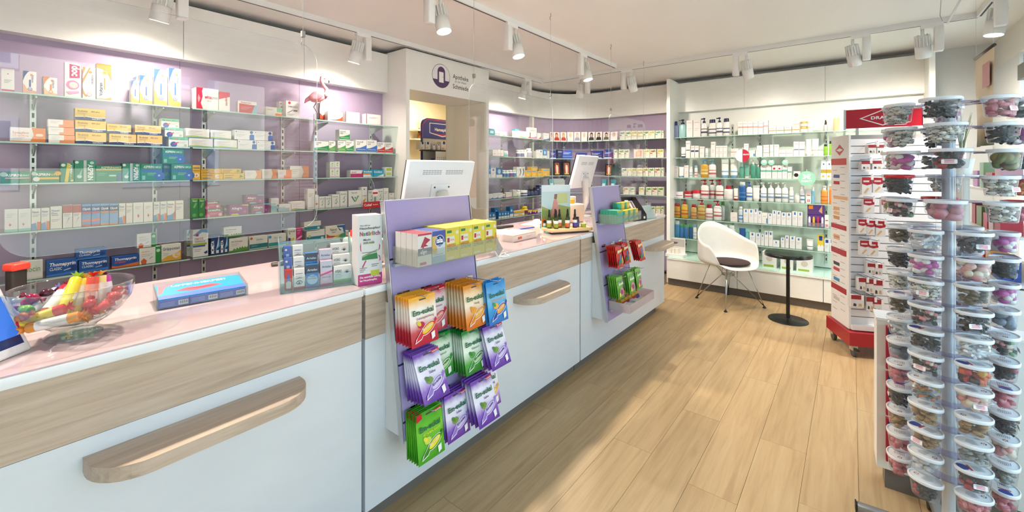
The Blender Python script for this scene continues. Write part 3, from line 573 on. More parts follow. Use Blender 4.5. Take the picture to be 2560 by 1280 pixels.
D['lorano'] = ('C72A6E', [R(.1, .62, .98, .95, '1D6B52'), T_('LoranoPro', .14, .68, .2, 'FFFFFF', .8, 0, .02), C(.85, .22, .18, 'F0D2E0'), C(.1, .1, .25, 'E07AA8')] + LN(.25, .4, .7, 2, .12, 'F0B8D0', .03))
D['allegra'] = ('9A3A92', [P([(.62, 1), (1, 1), (1, .85), (.68, .9)], 'F2C83A'), P([(.05, 0), (.5, 0), (.42, .14), (.14, .14)], 'F2D23A'), T_('Allegra', .1, .55, .22, 'FFFFFF', .56, 0, .01), C(.8, .3, .12, 'C07ABA')] + LN(.1, .4, .5, 1, .1, 'D8A8D2', .03)); D['allegra_b'] = ('8E3A7E', [P([(.62, 1), (1, 1), (1, .85), (.68, .9)], '7FC2E6'), P([(.2, 0), (.6, 0), (.5, .16), (.26, .16)], '8CCBEA'), R(.1, .34, .4, .42, 'F08A3C'), T_('Allegra', .1, .55, .22, 'FFFFFF', .56, 0, .01), C(.8, .3, .12, 'C07ABA')])
D['tealwhite'] = ('F0F2EE', [R(0, .05, .9, .45, '8CCFD6'), R(0, .5, .6, .66, 'A8DCE0')]); D['whitecard'] = ('F3F2EC', [R(.1, .06, .9, .1, 'C8C8C0')] + LN(.15, .75, .85, 3)); D['swirl'] = ('F4F3EE', [P([(.3, .35), (.55, .25), (.75, .45), (.6, .6), (.65, .42), (.5, .35)], '6FB87A'), P([(.35, .45), (.6, .55), (.8, .75), (.55, .65)], '9ACB8A'), R(.1, .06, .9, .09, 'C4C6C0'), T_('Naturafit', .12, .80, .08, '6A6A66', .76)]); D['apple'] = ('F4F2EC', [C(.5, .36, .28, 'D23A4A'), P([(.5, .5), (.7, .62), (.6, .48)], '4E9A4A'), R(.1, .06, .9, .09, 'C4C6C0')]); D['vshape'] = ('F4F3EE', [P([(.2, .6), (.45, .25), (.5, .32), (.28, .65)], '3F8A7A'), P([(.8, .65), (.52, .25), (.48, .32), (.7, .68)], '6FB24A'), P([(.4, .62), (.5, .45), (.6, .62), (.5, .55)], '3A6FB0'), R(.06, .06, .94, .09, 'C4C6C0'), T_('Naturafit', .2, .82, .08, '6A6A66', .6)]); D['berry'] = ('F4F2EC', [C(.4, .25, .2, 'E8A83A'), C(.62, .32, .16, 'F0C05A'), R(.1, .5, .9, .53, '8A8A86'), R(.3, .85, .6, .9, '4A6A8A')])
D['hocin'] = ('F3F2E8', [T_('nocin', .18, .42, .3, '6E9A3A', .7, 0, .0), R(0, 0, 1, .1, 'E4E2D2')]); D['thoma'] = ('1F5FB2', [P([(0, 0), (1, 0), (1, .2), (0, .1)], '3F86D6'), C(.86, .4, .2, '12408A'), P([(.55, .32), (.78, .42), (.78, .36), (.55, .28)], 'DCE8F4'), T_('Thomapyrin', .1, .62, .22, 'FFFFFF', .84, 0, .02, 'l', .2), T_('CLASSIC', .1, .36, .18, 'E4EEF8', .4, 0, .01, 'l', .2)]); D['thoma_i'] = ('1B56AC', [P([(0, 0), (1, 0), (1, .3), (.6, .22), (.2, .12), (0, .2)], 'F0783A'), C(.84, .5, .16, '12408A'), T_('Thomapyrin', .1, .64, .22, 'FFFFFF', .8, 0, .02, 'l', .2), T_('INTENSIV', .1, .38, .17, 'E8603A', .42, 0, .01, 'l', .2)])
D['sinu'] = ('F4F2EA', [R(.74, 0, 1, 1, '23913F'), C(.87, .75, .1, 'CDE8C8'), P([(.1, 0), (.3, 0), (.34, .2), (.2, .36), (.06, .2)], 'E0622E'), T_('SinuPret', .1, .72, .08, 'D88A6A', .5), P([(.45, .3), (.6, .42), (.62, .4), (.46, .28)], '5A5A5E')] + LN(.1, .58, .6, 2, .1)); D['grippo'] = ('F5F1E2', [P([(0, 0), (1, 0), (1, .6), (.6, .36), (.3, .3), (0, .1)], 'F2B53A'), C(.75, .32, .2, 'F6E6C2'), T_('C', .68, .22, .22, 'F2A52E', .2, 0, .03), T_('Grippostad', .06, .66, .17, '2A3A7A', .86, 0, .006)] + LN(.1, .45, .4, 2, .08))
D['emser'] = ('F3F3EE', [P([(0, .8), (.5, 1), (1, 1), (1, .85), (.6, .9), (.2, .76)], '6FA8DC'), C(.28, .8, .1, 'C83A4A'), R(0, .42, .9, .5, 'A8B83A'), R(0, .36, .8, .42, '2F5AA8'), P([(.7, .14), (.95, .2), (.95, .1), (.8, .08)], '2F3A8A'), T_('EMSER', .1, .62, .07, '8A3A4A', .6, 0, .012), T_('NASENDUSCHE', .1, .53, .055, '6A4A5A', .7)] + LN(.1, .26, .55, 2)); D['mometa'] = ('15386E', [P([(.45, .2), (.95, .4), (.9, 1), (.75, .6)], '5FB2E6'), P([(.6, .3), (.8, .45), (.85, .95)], 'E8F4FA'), R(.55, .06, .85, .22, 'E6ECF0'), T_('MOMETA', .34, .06, .34, 'FFFFFF', .66, 90, .02)])
D['grass'] = ('F1EFE4', [P([(0, 0), (1, 0), (1, .22), (.95, .32), (.9, .2), (.84, .34), (.78, .2), (.7, .36), (.64, .22), (.56, .32), (.5, .18), (.42, .3), (.34, .16), (.26, .26), (.18, .12), (0, .1)], '5E9A3A'), T_('Aviv Stove', .1, .7, .11, '5A5A56', .4), R(.52, .7, .7, .76, 'D88AA8')] + LN(.1, .55, .5, 2, .1)); D['zaldiar'] = ('F0EEE4', [R(0, .06, 1, .4, '1B7C7E'), C(.1, .85, .1, 'C8704A'), T_('Zaldiar', .36, .66, .13, '3A8A8A', .4)] + LN(.36, .5, .7, 1) + LN(.1, .28, .5, 2, .08, 'A8D2D2')); D['carbidu'] = ('F0EEE4', [R(0, .06, 1, .34, '28A09A'), C(.08, .82, .12, '4A9AC8'), T_('Zonagliz', .3, .66, .13, '3A9A92', .45)] + LN(.36, .48, .7, 1))
D['livo'] = ('F4F0E4', [P([(.0, 0), (.5, 0), (.3, .4), (.05, .42)], '27409A'), P([(.3, .35), (.8, .4), (.6, .0), (.4, 0)], 'F2D83A'), T_('Livocab', .08, .76, .13, '2F3A6A', .8), C(.2, .68, .1, '7FC25A')]); D['pink'] = ('CE2478', [P([(0, .3), (1, .5), (1, .38), (0, .2)], 'F0B8D2'), R(.1, .82, .8, .86, 'F6D8E6')] + LN(.1, .7, .7, 2, .1, 'F0A8CA', .03)); D['pantop'] = ('F0EFE6', [R(0, .06, 1, .46, '1C8CA0'), R(.78, .14, .92, .34, 'EAF2F0'), C(.15, .5, .13, 'C8CE5A')] + LN(.2, .8, .8, 1)); D['talcid'] = ('F3EEDF', [P([(.55, 1), (1, 1), (1, .3), (.85, .55), (.7, .6)], '2B6FB2'), P([(.05, 0), (.05, .42), (.2, .25), (.5, .2), (.3, .0)], 'E0552E'), P([(.3, 0), (.5, .2), (.75, .28), (.7, 0)], 'F2C23A'), P([(.6, 0), (.75, .28), (1, .4), (1, 0)], '3FA06A'), P([(.62, .85), (.8, .6), (.75, .35), (.9, .55), (.85, .8)], 'F6F4EA'), T_('Talcid', .2, .62, .17, '22282E', .4, 0, .01), T_('Liquid', .3, .46, .1, '22282E', .25)])
D['plain'] = ('F4F2EC', LN(.12, .72, .85, 3, .1)); D['bluetop'] = ('F4F4F2', [R(.3, .68, .7, .9, '1F7CC4')] + LN(.15, .5, .85, 3, .08)); D['paleteal'] = ('EDF1EC', [R(0, .3, 1, .5, 'BFE0DC')]); D['bw'] = ('EDEDEA', [P([(.2, .1), (.5, .15), (.8, .5), (.6, .9), (.3, .8), (.5, .5)], '2E2E30')]); D['yellowblue'] = ('F2BA2E', [R(.1, .72, .9, .86, '4FA8D8'), R(.3, .15, .6, .4, 'F6D87A')]); D['orthomol'] = ('27419E', [R(0, .0, 1, .1, 'E8ECF2'), R(0, .3, 1, .34, 'C88A6A'), R(.06, .72, .22, .84, 'D84A3A')] + LN(.08, .62, .85, 2, .12, 'DCE2F2', .05)); D['orthomol_t'] = ('3A5CC2', [R(0, .22, 1, .27, '7FC8A8'), R(.06, .78, .24, .88, 'D84A3A')] + LN(.08, .64, .85, 2, .12, 'DCE2F2', .05))
def TEA(c, c2): return ('F7F4E4', [P([(.15, .6), (.4, .72), (.3, .92), (.1, .8)], c), P([(.85, .62), (.55, .7), (.6, .95), (.9, .85)], c), C(.5, .74, .16, c2), R(.0, .46, .4, .56, c2)] + LN(.1, .4, .9, 3, .1, 'D6D0B8', .03))
D['tea_g'] = TEA('7FB24A', '4F8A3A'); D['tea_y'] = TEA('B8C85A', 'E8C24A'); D['tea_b'] = TEA('6FA05A', '4A7AB8'); D['tea_r'] = TEA('7FA84A', 'C8404A'); D['tea_c'] = TEA('8CBA6A', '3FB0C0'); D['tea_p'] = ('F6E6D6', [P([(.2, .1), (.8, .2), (.9, .8), (.5, .95), (.2, .6)], 'F0B8A8'), C(.5, .5, .2, 'F6D8A8')])
D['blackgold'] = ('17130F', [P([(.12, .04), (.88, .04), (.88, .96), (.12, .96)], '2A1D14'), P([(.2, .12), (.8, .12), (.8, .9), (.2, .9)], 'B8502E'), P([(.4, .15), (.6, .15), (.66, .55), (.55, .85), (.42, .85), (.34, .55)], 'F0DCC8'), C(.52, .8, .09, '3A2214'), R(.2, .08, .8, .14, 'E8C24A')])
D['blueboxes'] = ('2E82C4', [C(.5, .62, .25, 'BFE0F2'), R(0, 0, 1, .3, 'F0F4F4')]); D['yelwht'] = ('F2EBD2', [R(0, .6, 1, 1, 'F0B42E'), R(0, .5, 1, .6, '4F9AD0'), R(.4, .1, .8, .4, 'F2C84A')]); D['purpyel'] = ('7A2E88', [P([(0, .5), (1, .6), (1, 1), (0, 1)], 'F0C83A'), C(.6, .45, .25, 'F6E6F0')]); D['navybox'] = ('2A3568', [R(.1, .7, .9, .8, 'B8C0D8')] + LN(.2, .5, .8, 3, .1, '8A94B8')); D['bluewave'] = ('F1F2F2', [P([(0, 0), (1, 0), (1, .3), (.5, .12), (0, .1)], '3F8AC8')] + LN(.1, .75, .8, 2)); D['pinkwave'] = ('F4F1F0', [P([(0, 0), (1, 0), (1, .25), (.5, .14), (0, .12)], 'C88AC0')] + LN(.1, .75, .8, 2)); D['tealbox'] = ('5AAFC0', [R(.2, .3, .8, .7, 'D6ECF0')]); D['navyimg'] = ('BFC4C6', [P([(.1, 0), (1, 0), (1, .5), (.6, .45)], '2F4A8E')])
D['euc_rose'] = ('F7F2EF', [R(0, .52, 1, .64, 'D8A898'), T_('Eucerin', .14, .82, .07, 'B86A5A', .72)] + LN(.2, .36, .8, 2, .12, 'D6A8A0', .02)); D['euc_gold'] = ('F6F3EA', [R(0, .36, 1, .5, 'C8A04A'), T_('Eucerin', .2, .74, .14, 'A85A4A', .6)]); D['euc_pink'] = ('F7EFEC', [T_('Eucerin', .2, .84, .06, 'B86A5A', .6)] + LN(.2, .5, .8, 2, .1, 'D8B0A8', .02)); D['euc_plain'] = ('F6F3EF', [T_('Eucerin', .16, .82, .08, 'A85A5A', .7)] + LN(.2, .45, .8, 2, .12, 'C8A8A8', .025)); D['euc_navy'] = ('F5F4F0', [R(.05, .48, .95, .62, '2B3A6E'), T_('Eucerin', .16, .82, .08, 'A85A5A', .7)]); D['euc_dark'] = ('F5F3F0', [R(.05, .42, .95, .47, '4A4A52'), T_('Eucerin', .16, .82, .08, 'A85A5A', .7)]); D['euc_teal'] = ('F5F4F1', [R(0, .5, 1, .64, '6FB89E'), T_('Eucerin', .16, .86, .06, 'A85A5A', .7)] + LN(.2, .34, .8, 2, .1)); D['euc_tealr'] = ('F5F4F1', [R(0, .5, 1, .64, '6FB89E'), C(.4, .76, .24, 'C02A3A')] + LN(.2, .34, .8, 2, .1)); D['euc_red'] = ('F4F1F2', [R(0, .0, .12, 1, 'D6C8D6'), R(.4, .35, .95, .45, 'C83A4A')]); D['blackdisc'] = ('F2F1EC', [C(.4, .5, .34, '1E1C1C')])
D['lrp'] = ('F5F5F4', [R(.34, .76, .66, .94, '2380CC')] + LN(.2, .58, .8, 3, .07, 'B8BEC4', .02)); D['lrp_low'] = ('F5F5F4', [R(.4, .55, .6, .85, '2380CC')] + LN(.2, .35, .8, 1)); D['lrp_plain'] = ('F4F3EF', [R(.75, .05, .95, .5, '3A8FD0')] + LN(.2, .7, .8, 2)); D['ceta'] = ('F6F4EC', [P([(.3, .78), (.5, .84), (.7, .78), (.5, .72)], '2F6FB0'), R(0, .32, 1, .5, 'B8A03A'), R(.2, .1, .6, .2, 'F2B53A')]); D['yellowstar'] = ('F2D23A', [R(.25, .66, .78, .95, '27409A'), P([(0, 0), (1, 0), (1, .3), (.7, .42), (.5, .3), (.3, .42), (0, .3)], 'F4F4F0')]); D['bluelabel'] = ('F1F2F4', [R(.2, .7, .8, .95, '27409A')] + LN(.15, .5, .85, 3, .1)); D['greenlabel'] = ('F1F0EC', [R(.1, .05, .8, .2, '9FB83A'), C(.5, .6, .22, 'D8C8C0')]); D['whitered'] = ('F4F2EE', [R(.15, .55, .85, .62, 'D84A3A'), R(.3, .1, .45, .3, 'D82A3A'), R(.6, .1, .75, .3, 'D82A3A')])
# ------------------------------------------------------------------ placing cartons from the photo onto the real shelf planes
ZM = {'A': (0, 100, .23441), 'B': (400, 100, .28129), 'C': (0, 360, .26567), 'D': (400, 380, .25), 'E': (1180, 260, .23441), 'F': (1640, 240, .23433), 'G': (1640, 500, .26559)}
def zp(z, x, y): o = ZM[z]; return o[0] + x * o[2], o[1] + y * o[2]
ROWS = {}
def shelf_carton(z, x0, x1, yt, des, desc, place, lev, yb=None, Y=3.48, d=.065, group=None, dz=None):
    """left wall / beyond doorway: plane Y = const"""
    pa, pt = zp(z, x0, yt); pb, _ = zp(z, x1, yt)
    A = onY(pa, pt, Y); B = onY(pb, pt, Y); z0 = lev + .0003
    if yb is not None: z0 = onY(pa, zp(z, x0, yb)[1], Y).z
    if dz is not None: z0 = lev + dz
    body, spec = D[des]
    return carton(desc + ' ' + place, (A.x, Y, z0), 0, max(B.x - A.x - .001, .012), max(A.z - z0, .015), d, body, spec, A.x, group or 'medicine cartons on the lilac wall')
# ================================================================== long lilac wall: the stock, shelf by shelf
def L(lev, place, items, z, Y=3.48, group=None):
    for it in items:
        x0, x1, yt, des, desc = it[:5]; kw = it[5] if len(it) > 5 else {}
        kw = dict(kw); sh = lev
        shelf_carton(kw.pop('z', z), x0, x1, yt, des, desc, kw.pop('place', place), sh, Y=kw.pop('Y', Y), group=group, **kw)
P1, P2, P3, P4, P5 = ['on %s lilac shelf' % n for n in nm[:5]]
VB = 'tall white, blue and orange gel carton'
L(LV[0], P1, [
    (15, 157, 300, 'pinkbase', 'white carton with pink base'), (245, 392, 325, 'volt_navy', 'white gel carton with navy corner'), (470, 612, 392, 'volt_orange', 'small white and orange gel carton'), (453, 595, 388, 'volt_orange', 'second small orange gel carton half hidden', {'Y': 3.56}),
    (690, 862, 232, 'doc', 'magenta and white ointment carton', {'d': .05}), (882, 1022, 287, 'volt_stripe', 'white carton with orange curved stripes', {'d': .05}), (1030, 1190, 247, 'volt_orange_tall', 'tall orange topped gel carton', {'d': .05}),
    (1398, 1486, 427, 'volt_blue', 'short narrow white, blue and orange gel carton', {'d': .05}), (1490, 1625, 372, 'volt_blue', 'medium white, blue and orange gel carton', {'d': .05}), (1645, 1785, 306, 'volt_blue', VB, {'d': .05}), (1800, 1932, 294, 'volt_blue', VB, {'d': .05}), (1440, 1480, 392, 'volt_blue', 'gel carton standing behind the short narrow one', {'Y': 3.57}),
], 'A')
L(LV[0], P1, [
    (322, 521, 418, 'vitasprint', 'large red and cream vitamin carton', {'d': .10}), (524, 622, 457, 'vitasprint_small', 'small red topped cream vitamin carton'),
    (703, 860, 537, 'wobenzym', 'white carton with red panel and pale blue edge'), (940, 1082, 590, 'greenorange', 'low white carton with mint and orange corner', {'d': .05}), (1120, 1240, 537, 'omega', 'square white capsule carton with dark print', {'Y': 3.50}), (1062, 1112, 546, 'omega', 'narrow white capsule carton beside its larger twin', {'Y': 3.56}),
    (1418, 1472, 557, 'redwave', 'upright white carton with red wave', {'Y': 3.53}), (1492, 1625, 632, 'redwave_l', 'low white carton with orange red curve'), (1648, 1775, 634, 'pinkedge', 'low white carton with red side edge'), (1832, 1962, 654, 'pinkedge', 'low cream carton with pink edge at the shelf end'),
], 'B')
IB = 'yellow and navy tablet carton'
L(LV[1], P2, [
    (108, 488, 927, 'synofen', 'orange and white tablet carton with pill picture'),
    (518, 800, 1010, 'orangeright', 'bottom carton of the orange and white stack'), (516, 796, 927, 'orangeright', 'middle carton of the orange and white stack', {'yb': 1006}), (513, 790, 842, 'orangeright', 'top carton of the orange and white stack', {'yb': 923}),
    (806, 1135, 978, 'ibubeta', IB + ' at the foot of the tall stack'), (803, 1133, 850, 'ibubeta', IB + ' midway in the tall stack', {'yb': 974}), (801, 1126, 722, 'ibubeta', IB + ' on top of the tall stack', {'yb': 846}),
    (1166, 1455, 997, 'ibubeta', IB + ' lower of the middle pair'), (1142, 1400, 892, 'ibubeta', IB + ' upper of the middle pair', {'yb': 993}), (1463, 1733, 1009, 'ibubeta', IB + ' lower of the end pair'), (1440, 1720, 902, 'ibubeta', IB + ' upper of the end pair', {'yb': 1005}),
    (1800, 2010, 1032, 'ibulysin', 'mint and white carton, bottom of its stack of three'), (1760, 1955, 932, 'ibulysin', 'mint and white carton, middle of its stack of three', {'yb': 1028}), (1722, 1912, 835, 'ibulysin', 'mint and white carton, top of its stack of three', {'yb': 928}),
], 'A')
WG = 'white carton with green and blue hill print'; WB = 'white carton with blue tablet panel'
L(LV[1], P2, [
    (257, 472, 870, 'whitegreen', WG + ', lower'), (230, 440, 782, 'whitegreen', WG + ', upper', {'yb': 866}), (480, 686, 882, 'whitegreen', WG + ', lower'), (450, 635, 798, 'whitegreen', WG + ', upper', {'yb': 878}),
    (692, 858, 886, 'whiteblue', WB + ', lower row'), (664, 838, 797, 'whiteblue', WB + ', upper row', {'yb': 882}), (862, 1022, 894, 'whiteblue', WB + ', lower row'), (838, 1000, 806, 'whiteblue', WB + ', upper row', {'yb': 890}),
    (1372, 1500, 897, 'inn_green', 'white and green sachet carton, wide'), (1503, 1560, 897, 'inn_lime', 'narrow white and lime sachet carton'), (1580, 1650, 894, 'inn_lime', 'white and lime sachet carton'), (1652, 1722, 895, 'inn_green', 'white and green sachet carton in the row'), (1594, 1688, 796, 'inn_green', 'white and green sachet carton lying on top of the row', {'yb': 890}),
    (1742, 1836, 887, 'inn_blue', 'white and blue sachet carton'), (1838, 1928, 888, 'inn_blue', 'white and blue sachet carton'), (1933, 1998, 907, 'inn_red', 'white and red sachet carton'), (2003, 2070, 910, 'inn_red', 'white and red sachet carton'),
], 'B')
GA = 'green and blue fizzy tablet carton'
L(LV[2], P3, [
    (5, 285, 259, 'asp_direkt', 'flat green carton with pink stripe'), (300, 560, 256, 'asp_plus', 'flat green carton with yellow stripe'), (570, 698, 177, 'asp_plusv', 'upright green carton with yellow diagonal'), (703, 902, 152, 'asp_tall', 'tall green carton with white comet, larger'), (905, 1146, 206, 'asp_effect', 'green carton with thin yellow line'), (1152, 1324, 182, 'asp_tall', 'tall green carton with white comet, smaller'),
    (1326, 1530, 186, 'asp_complex', GA + ' in the row'), (1535, 1602, 187, 'asp_complex', GA + ', half hidden', {'Y': 3.53}), (1615, 1810, 187, 'asp_complex', GA + ' beside the yellow carton'), (1530, 1728, 46, 'asp_complex', GA + ' on top of the others', {'yb': 183}),
], 'C')
L(LV[2], P3, [
    (325, 405, 131, 'yellow_v', 'upright yellow carton'), (412, 631, 216, 'yellow_h', 'flat yellow carton with flower, lower'), (410, 614, 167, 'yellow_h', 'flat yellow carton with flower, upper', {'yb': 213}), (635, 843, 214, 'yellow_hg', 'flat yellow carton with green leaf, lower'), (616, 813, 168, 'yellow_hg', 'flat yellow carton with green leaf, upper', {'yb': 211}),
    (850, 1018, 185, 'white_orange', 'white and orange powder carton'), (1022, 1170, 171, 'white_orange', 'white and orange powder carton'), (1180, 1318, 178, 'orangeright', 'pale pink and white powder carton, lower'), (1300, 1490, 140, 'white_orange', 'orange carton behind the hanging screen edge', {'Y': 3.55}),
    (1700, 1748, 170, 'leaf', 'slim white carton with green leaves, lower'), (1750, 1798, 168, 'leaf', 'slim white carton with green leaves, lower'), (1700, 1748, 98, 'leaf', 'slim white carton with green leaves, upper', {'yb': 167}), (1750, 1798, 94, 'leaf', 'slim white carton with green leaves, upper', {'yb': 165}),
    (1906, 2028, 182, 'crimson', 'white carton with crimson base'), (2032, 2132, 178, 'cyan', 'cyan carton with orange flash'), (2136, 2238, 178, 'cyan2', 'cyan carton with white swoosh'), (2256, 2320, 152, 'limewhite', 'white carton with lime blocks'),
], 'D')
L(LV[3], P4, [
    (45, 170, 622, 'aquaplus', 'pale aqua carton with small red cross'), (172, 294, 618, 'aquaplus', 'pale aqua carton with small red cross'), (296, 385, 612, 'nasen_o', 'small white carton with blue and orange base'), (388, 470, 606, 'nasen_o', 'small white carton with blue and orange base'), (475, 585, 592, 'nasen', 'white nasal spray carton with blue lettering'),
    (592, 684, 578, 'redtop', 'white carton with dark red top'), (688, 768, 577, 'redtop', 'white carton with dark red top'), (771, 858, 570, 'olynth', 'sky blue nasal spray carton with red band'), (862, 943, 568, 'olynth', 'sky blue nasal spray carton with red band'), (946, 1028, 566, 'olynth_o', 'sky blue nasal spray carton with tan band'), (1031, 1114, 564, 'olynth_o', 'sky blue nasal spray carton with tan band'),
    (1120, 1182, 562, 'nasen_o', 'slim white carton with blue and orange corner'), (1185, 1250, 560, 'nasen_plain', 'slim plain white nasal spray carton'), (1254, 1350, 556, 'redplus', 'white carton with red plus sign'), (1353, 1440, 552, 'redplus', 'white carton with red plus sign'), (1446, 1505, 548, 'nasen_o', 'slim white carton with blue and orange corner'), (1509, 1572, 545, 'nasen_o', 'slim white carton with blue and orange corner'), (1575, 1646, 541, 'nasen_blue', 'white nasal spray carton with bright blue and orange wave'), (1650, 1728, 536, 'nasen_plain', 'slim plain white nasal spray carton'),
], 'C')
L(LV[3], P4, [
    (315, 385, 467, 'greenspray', 'slim deep green spray carton'), (387, 453, 466, 'greenspray', 'slim deep green spray carton'), (457, 628, 568, 'lorano', 'pink and green allergy carton, lower'), (455, 598, 495, 'lorano', 'pink and green allergy carton, upper', {'yb': 565}),
    (697, 886, 533, 'allegra', 'purple allergy carton with yellow corner'), (640, 690, 536, 'allegra', 'purple allergy carton stacked behind the yellow cornered one', {'Y': 3.55}), (915, 1098, 523, 'allegra_b', 'purple allergy carton with blue corner, lower'), (855, 1040, 433, 'allegra_b', 'purple allergy carton with blue corner, upper', {'yb': 520}),
    (1112, 1190, 466, 'tealwhite', 'white carton with aqua blocks, upright'), (1168, 1310, 528, 'tealwhite', 'low white carton with aqua blocks'), (1315, 1450, 500, 'whitegreen', 'white carton with green base'), (1478, 1545, 372, 'whitecard', 'tall plain white capsule carton'), (1548, 1588, 432, 'apple', 'small white carton with red fruit'), (1592, 1650, 452, 'swirl', 'small white carton with green swirl'), (1655, 1713, 447, 'swirl', 'small white carton with green swirl'), (1720, 1796, 427, 'swirl', 'middle sized white carton with green swirl'), (1800, 1872, 397, 'swirl', 'tall white carton with green swirl'),
    (1886, 2018, 388, 'vshape', 'wide white carton with green and blue V'), (2020, 2072, 350, 'berry', 'slim tall white carton with orange berries'), (2082, 2146, 382, 'swirl', 'white carton with green swirl by the round tag', {'Y': 3.50}), (2170, 2232, 372, 'swirl', 'white carton with green dot'), (2236, 2285, 362, 'whitecard', 'plain white carton near the shelf end'), (2290, 2342, 412, 'berry', 'small white carton at the shelf end'),
], 'D')
L(LV[4], P5, [
    (196, 405, 1112, 'hocin', 'cream carton with green lettering'), (437, 730, 1104, 'thoma', 'blue headache tablet carton beside the stack'), (742, 1022, 1100, 'thoma', 'blue headache tablet carton, lower of the stack'), (716, 1003, 1002, 'thoma', 'blue headache tablet carton, upper of the stack', {'yb': 1096}), (1052, 1310, 1068, 'thoma_i', 'blue and orange headache tablet carton'),
    (1312, 1516, 984, 'sinu', 'white and green carton with orange figure, lower'), (1290, 1470, 850, 'sinu', 'white and green carton with orange figure, upper', {'yb': 981}), (1520, 1705, 953, 'grippo', 'white and yellow cold capsule carton'),
], 'C')
L(LV[4], P5, [
    (330, 483, 782, 'emser', 'tall white and blue nasal rinse carton'), (268, 325, 780, 'emser', 'nasal rinse carton standing behind its twin', {'Y': 3.56}), (510, 603, 838, 'mometa', 'dark blue nasal spray carton'), (606, 685, 832, 'mometa', 'dark blue nasal spray carton'), (692, 880, 868, 'grass', 'cream carton with grass print, lower'), (640, 818, 757, 'grass', 'cream carton with grass print, upper', {'yb': 858}),
    (895, 1076, 850, 'zaldiar', 'cream carton with dark teal base'), (1086, 1260, 832, 'carbidu', 'cream carton with light teal base'), (1280, 1362, 768, 'livo', 'white allergy carton with yellow figure'), (1365, 1420, 760, 'pink', 'magenta and white carton'), (1468, 1650, 795, 'pantop', 'white and teal capsule carton, lower'), (1444, 1610, 703, 'pantop', 'white and teal capsule carton, upper', {'yb': 791}), (1656, 1854, 748, 'talcid', 'cream carton with rainbow wave'), (1858, 1900, 790, 'talcid', 'slim carton with rainbow corner'),
], 'D')
# shelf wobbler and red strip at the doorway end of the fourth shelf
wb = thing('shelf_wobbler', 'round white wobbler tag with red print above the doorway end shelf', 'sign', tuple(onY(938, 482, 3.40)), 0)
b = MB(); flat(b, circ(0, 0, .034, 24), 0, M('F4F1EE')); b.add([(p[0], .0012, p[1]) for p in circ(0, 0, .034, 24)], [tuple(range(23, -1, -1))], M('F4F1EE')); b.build('disc', wb)
b = MB(); flat(b, [(-.026, -.01), (.026, -.01), (.026, .006), (-.026, .006)], -.0008, M('C0242E')); b.build('print', wb)
zl = LV[2] - .009 - wb.location.z; MB().tube([(.0, .003, .03), (-.004, .02, zl * .6), (-.006, .06, zl)], .002, clear('tag_strip', 'F4F6F6', 1, .2), 5).build('stem', wb)
a_, c_ = onY(908, 514, 3.435), onY(961, 516, 3.435)
st = tag(MB().box(0, c_.x - a_.x, 0, .002, -.014, .045, M('C0202C', .3)).build('shelf_strip', None, (a_.x, 3.435, LV[3] - .012)), 'red shelf strip with white lettering below the round wobbler', 'sign')
put_text('Colief', st, .01, .006, .022, 'FFFFFF', .09); put_text('Bauchweh', st, .1, .012, .009, 'FFFFFF', .06)
b = MB()
for k in range(2):
    flat(b, circ(c_.x - a_.x - .045 + .03 * k, .022, .014, 14), -.001, M('1B1A1A')); flat(b, circ(c_.x - a_.x - .045 + .03 * k, .022, .008, 14), -.0013, M('E8E4E0'))
b.build('print', st)
# flamingo
fp = onY(815, 293, 3.47); fl = thing('flamingo_figure', 'pink flamingo figure standing on the top lilac shelf', 'figurine', (onY(797, 293, 3.47).x, 3.475, LV[0] + .0004)); fl.scale = (1.18, 1.0, 1.2)
FP, FD = M('EFA0A8', .4), M('E4808C', .4)
bb = MB()
bb.ball((0, 0, 0), (.066, .03, .036), FP, 16, 10, Matrix.Translation((-.005, 0, .158)) @ Matrix.Rotation(math.radians(-22), 4, 'Y'))
bb.tube([(.035, 0, .168), (.06, 0, .19), (.058, 0, .22), (.03, 0, .25), (.018, 0, .275), (.022, 0, .295), (.04, 0, .305)], .012, FP, 10, None, [.026, .019, .014, .012, .0115, .0135, .013])
bb.ball((.045, 0, .302), (.019, .014, .015), FP, 12, 8); bb.build('body', fl)
MB().ball((0, 0, 0), (.056, .012, .03), FD, 14, 8, Matrix.Translation((-.025, -.026, .162)) @ Matrix.Rotation(math.radians(-26), 4, 'Y')).build('wing', fl)
MB().tube([(-.05, 0, .15), (-.085, 0, .125), (-.098, 0, .105)], .01, FD, 8, None, [.018, .012, .003]).build('tail', fl)
MB().tube([(.06, 0, .302), (.075, 0, .294), (.079, 0, .278)], .006, M('F4E3DA'), 8, None, [.008, .0065, .005]).build('beak', fl); MB().tube([(.078, 0, .286), (.078, 0, .272), (.072, 0, .265)], .005, M('1A1A1A'), 8, None, [.0062, .0055, .001]).build('beak_tip', fl)
MB().ball((.05, -.014, .306), .0025, M('1A1A1A')).build('eye', fl)
for a in ([(-.005, .006, .135), (-.032, .006, .085), (-.006, .006, .045), (-.004, .006, .006)], [(.012, -.006, .13), (.002, -.006, .07), (.004, -.006, .006)]):
    lg = MB().tube(a, .0034, M('3B3230'), 7).build('leg', fl); MB().box(a[-1][0] - .008, a[-1][0] + .02, a[-1][1] - .007, a[-1][1] + .007, 0, .007, M('3B3230')).build('foot', lg)
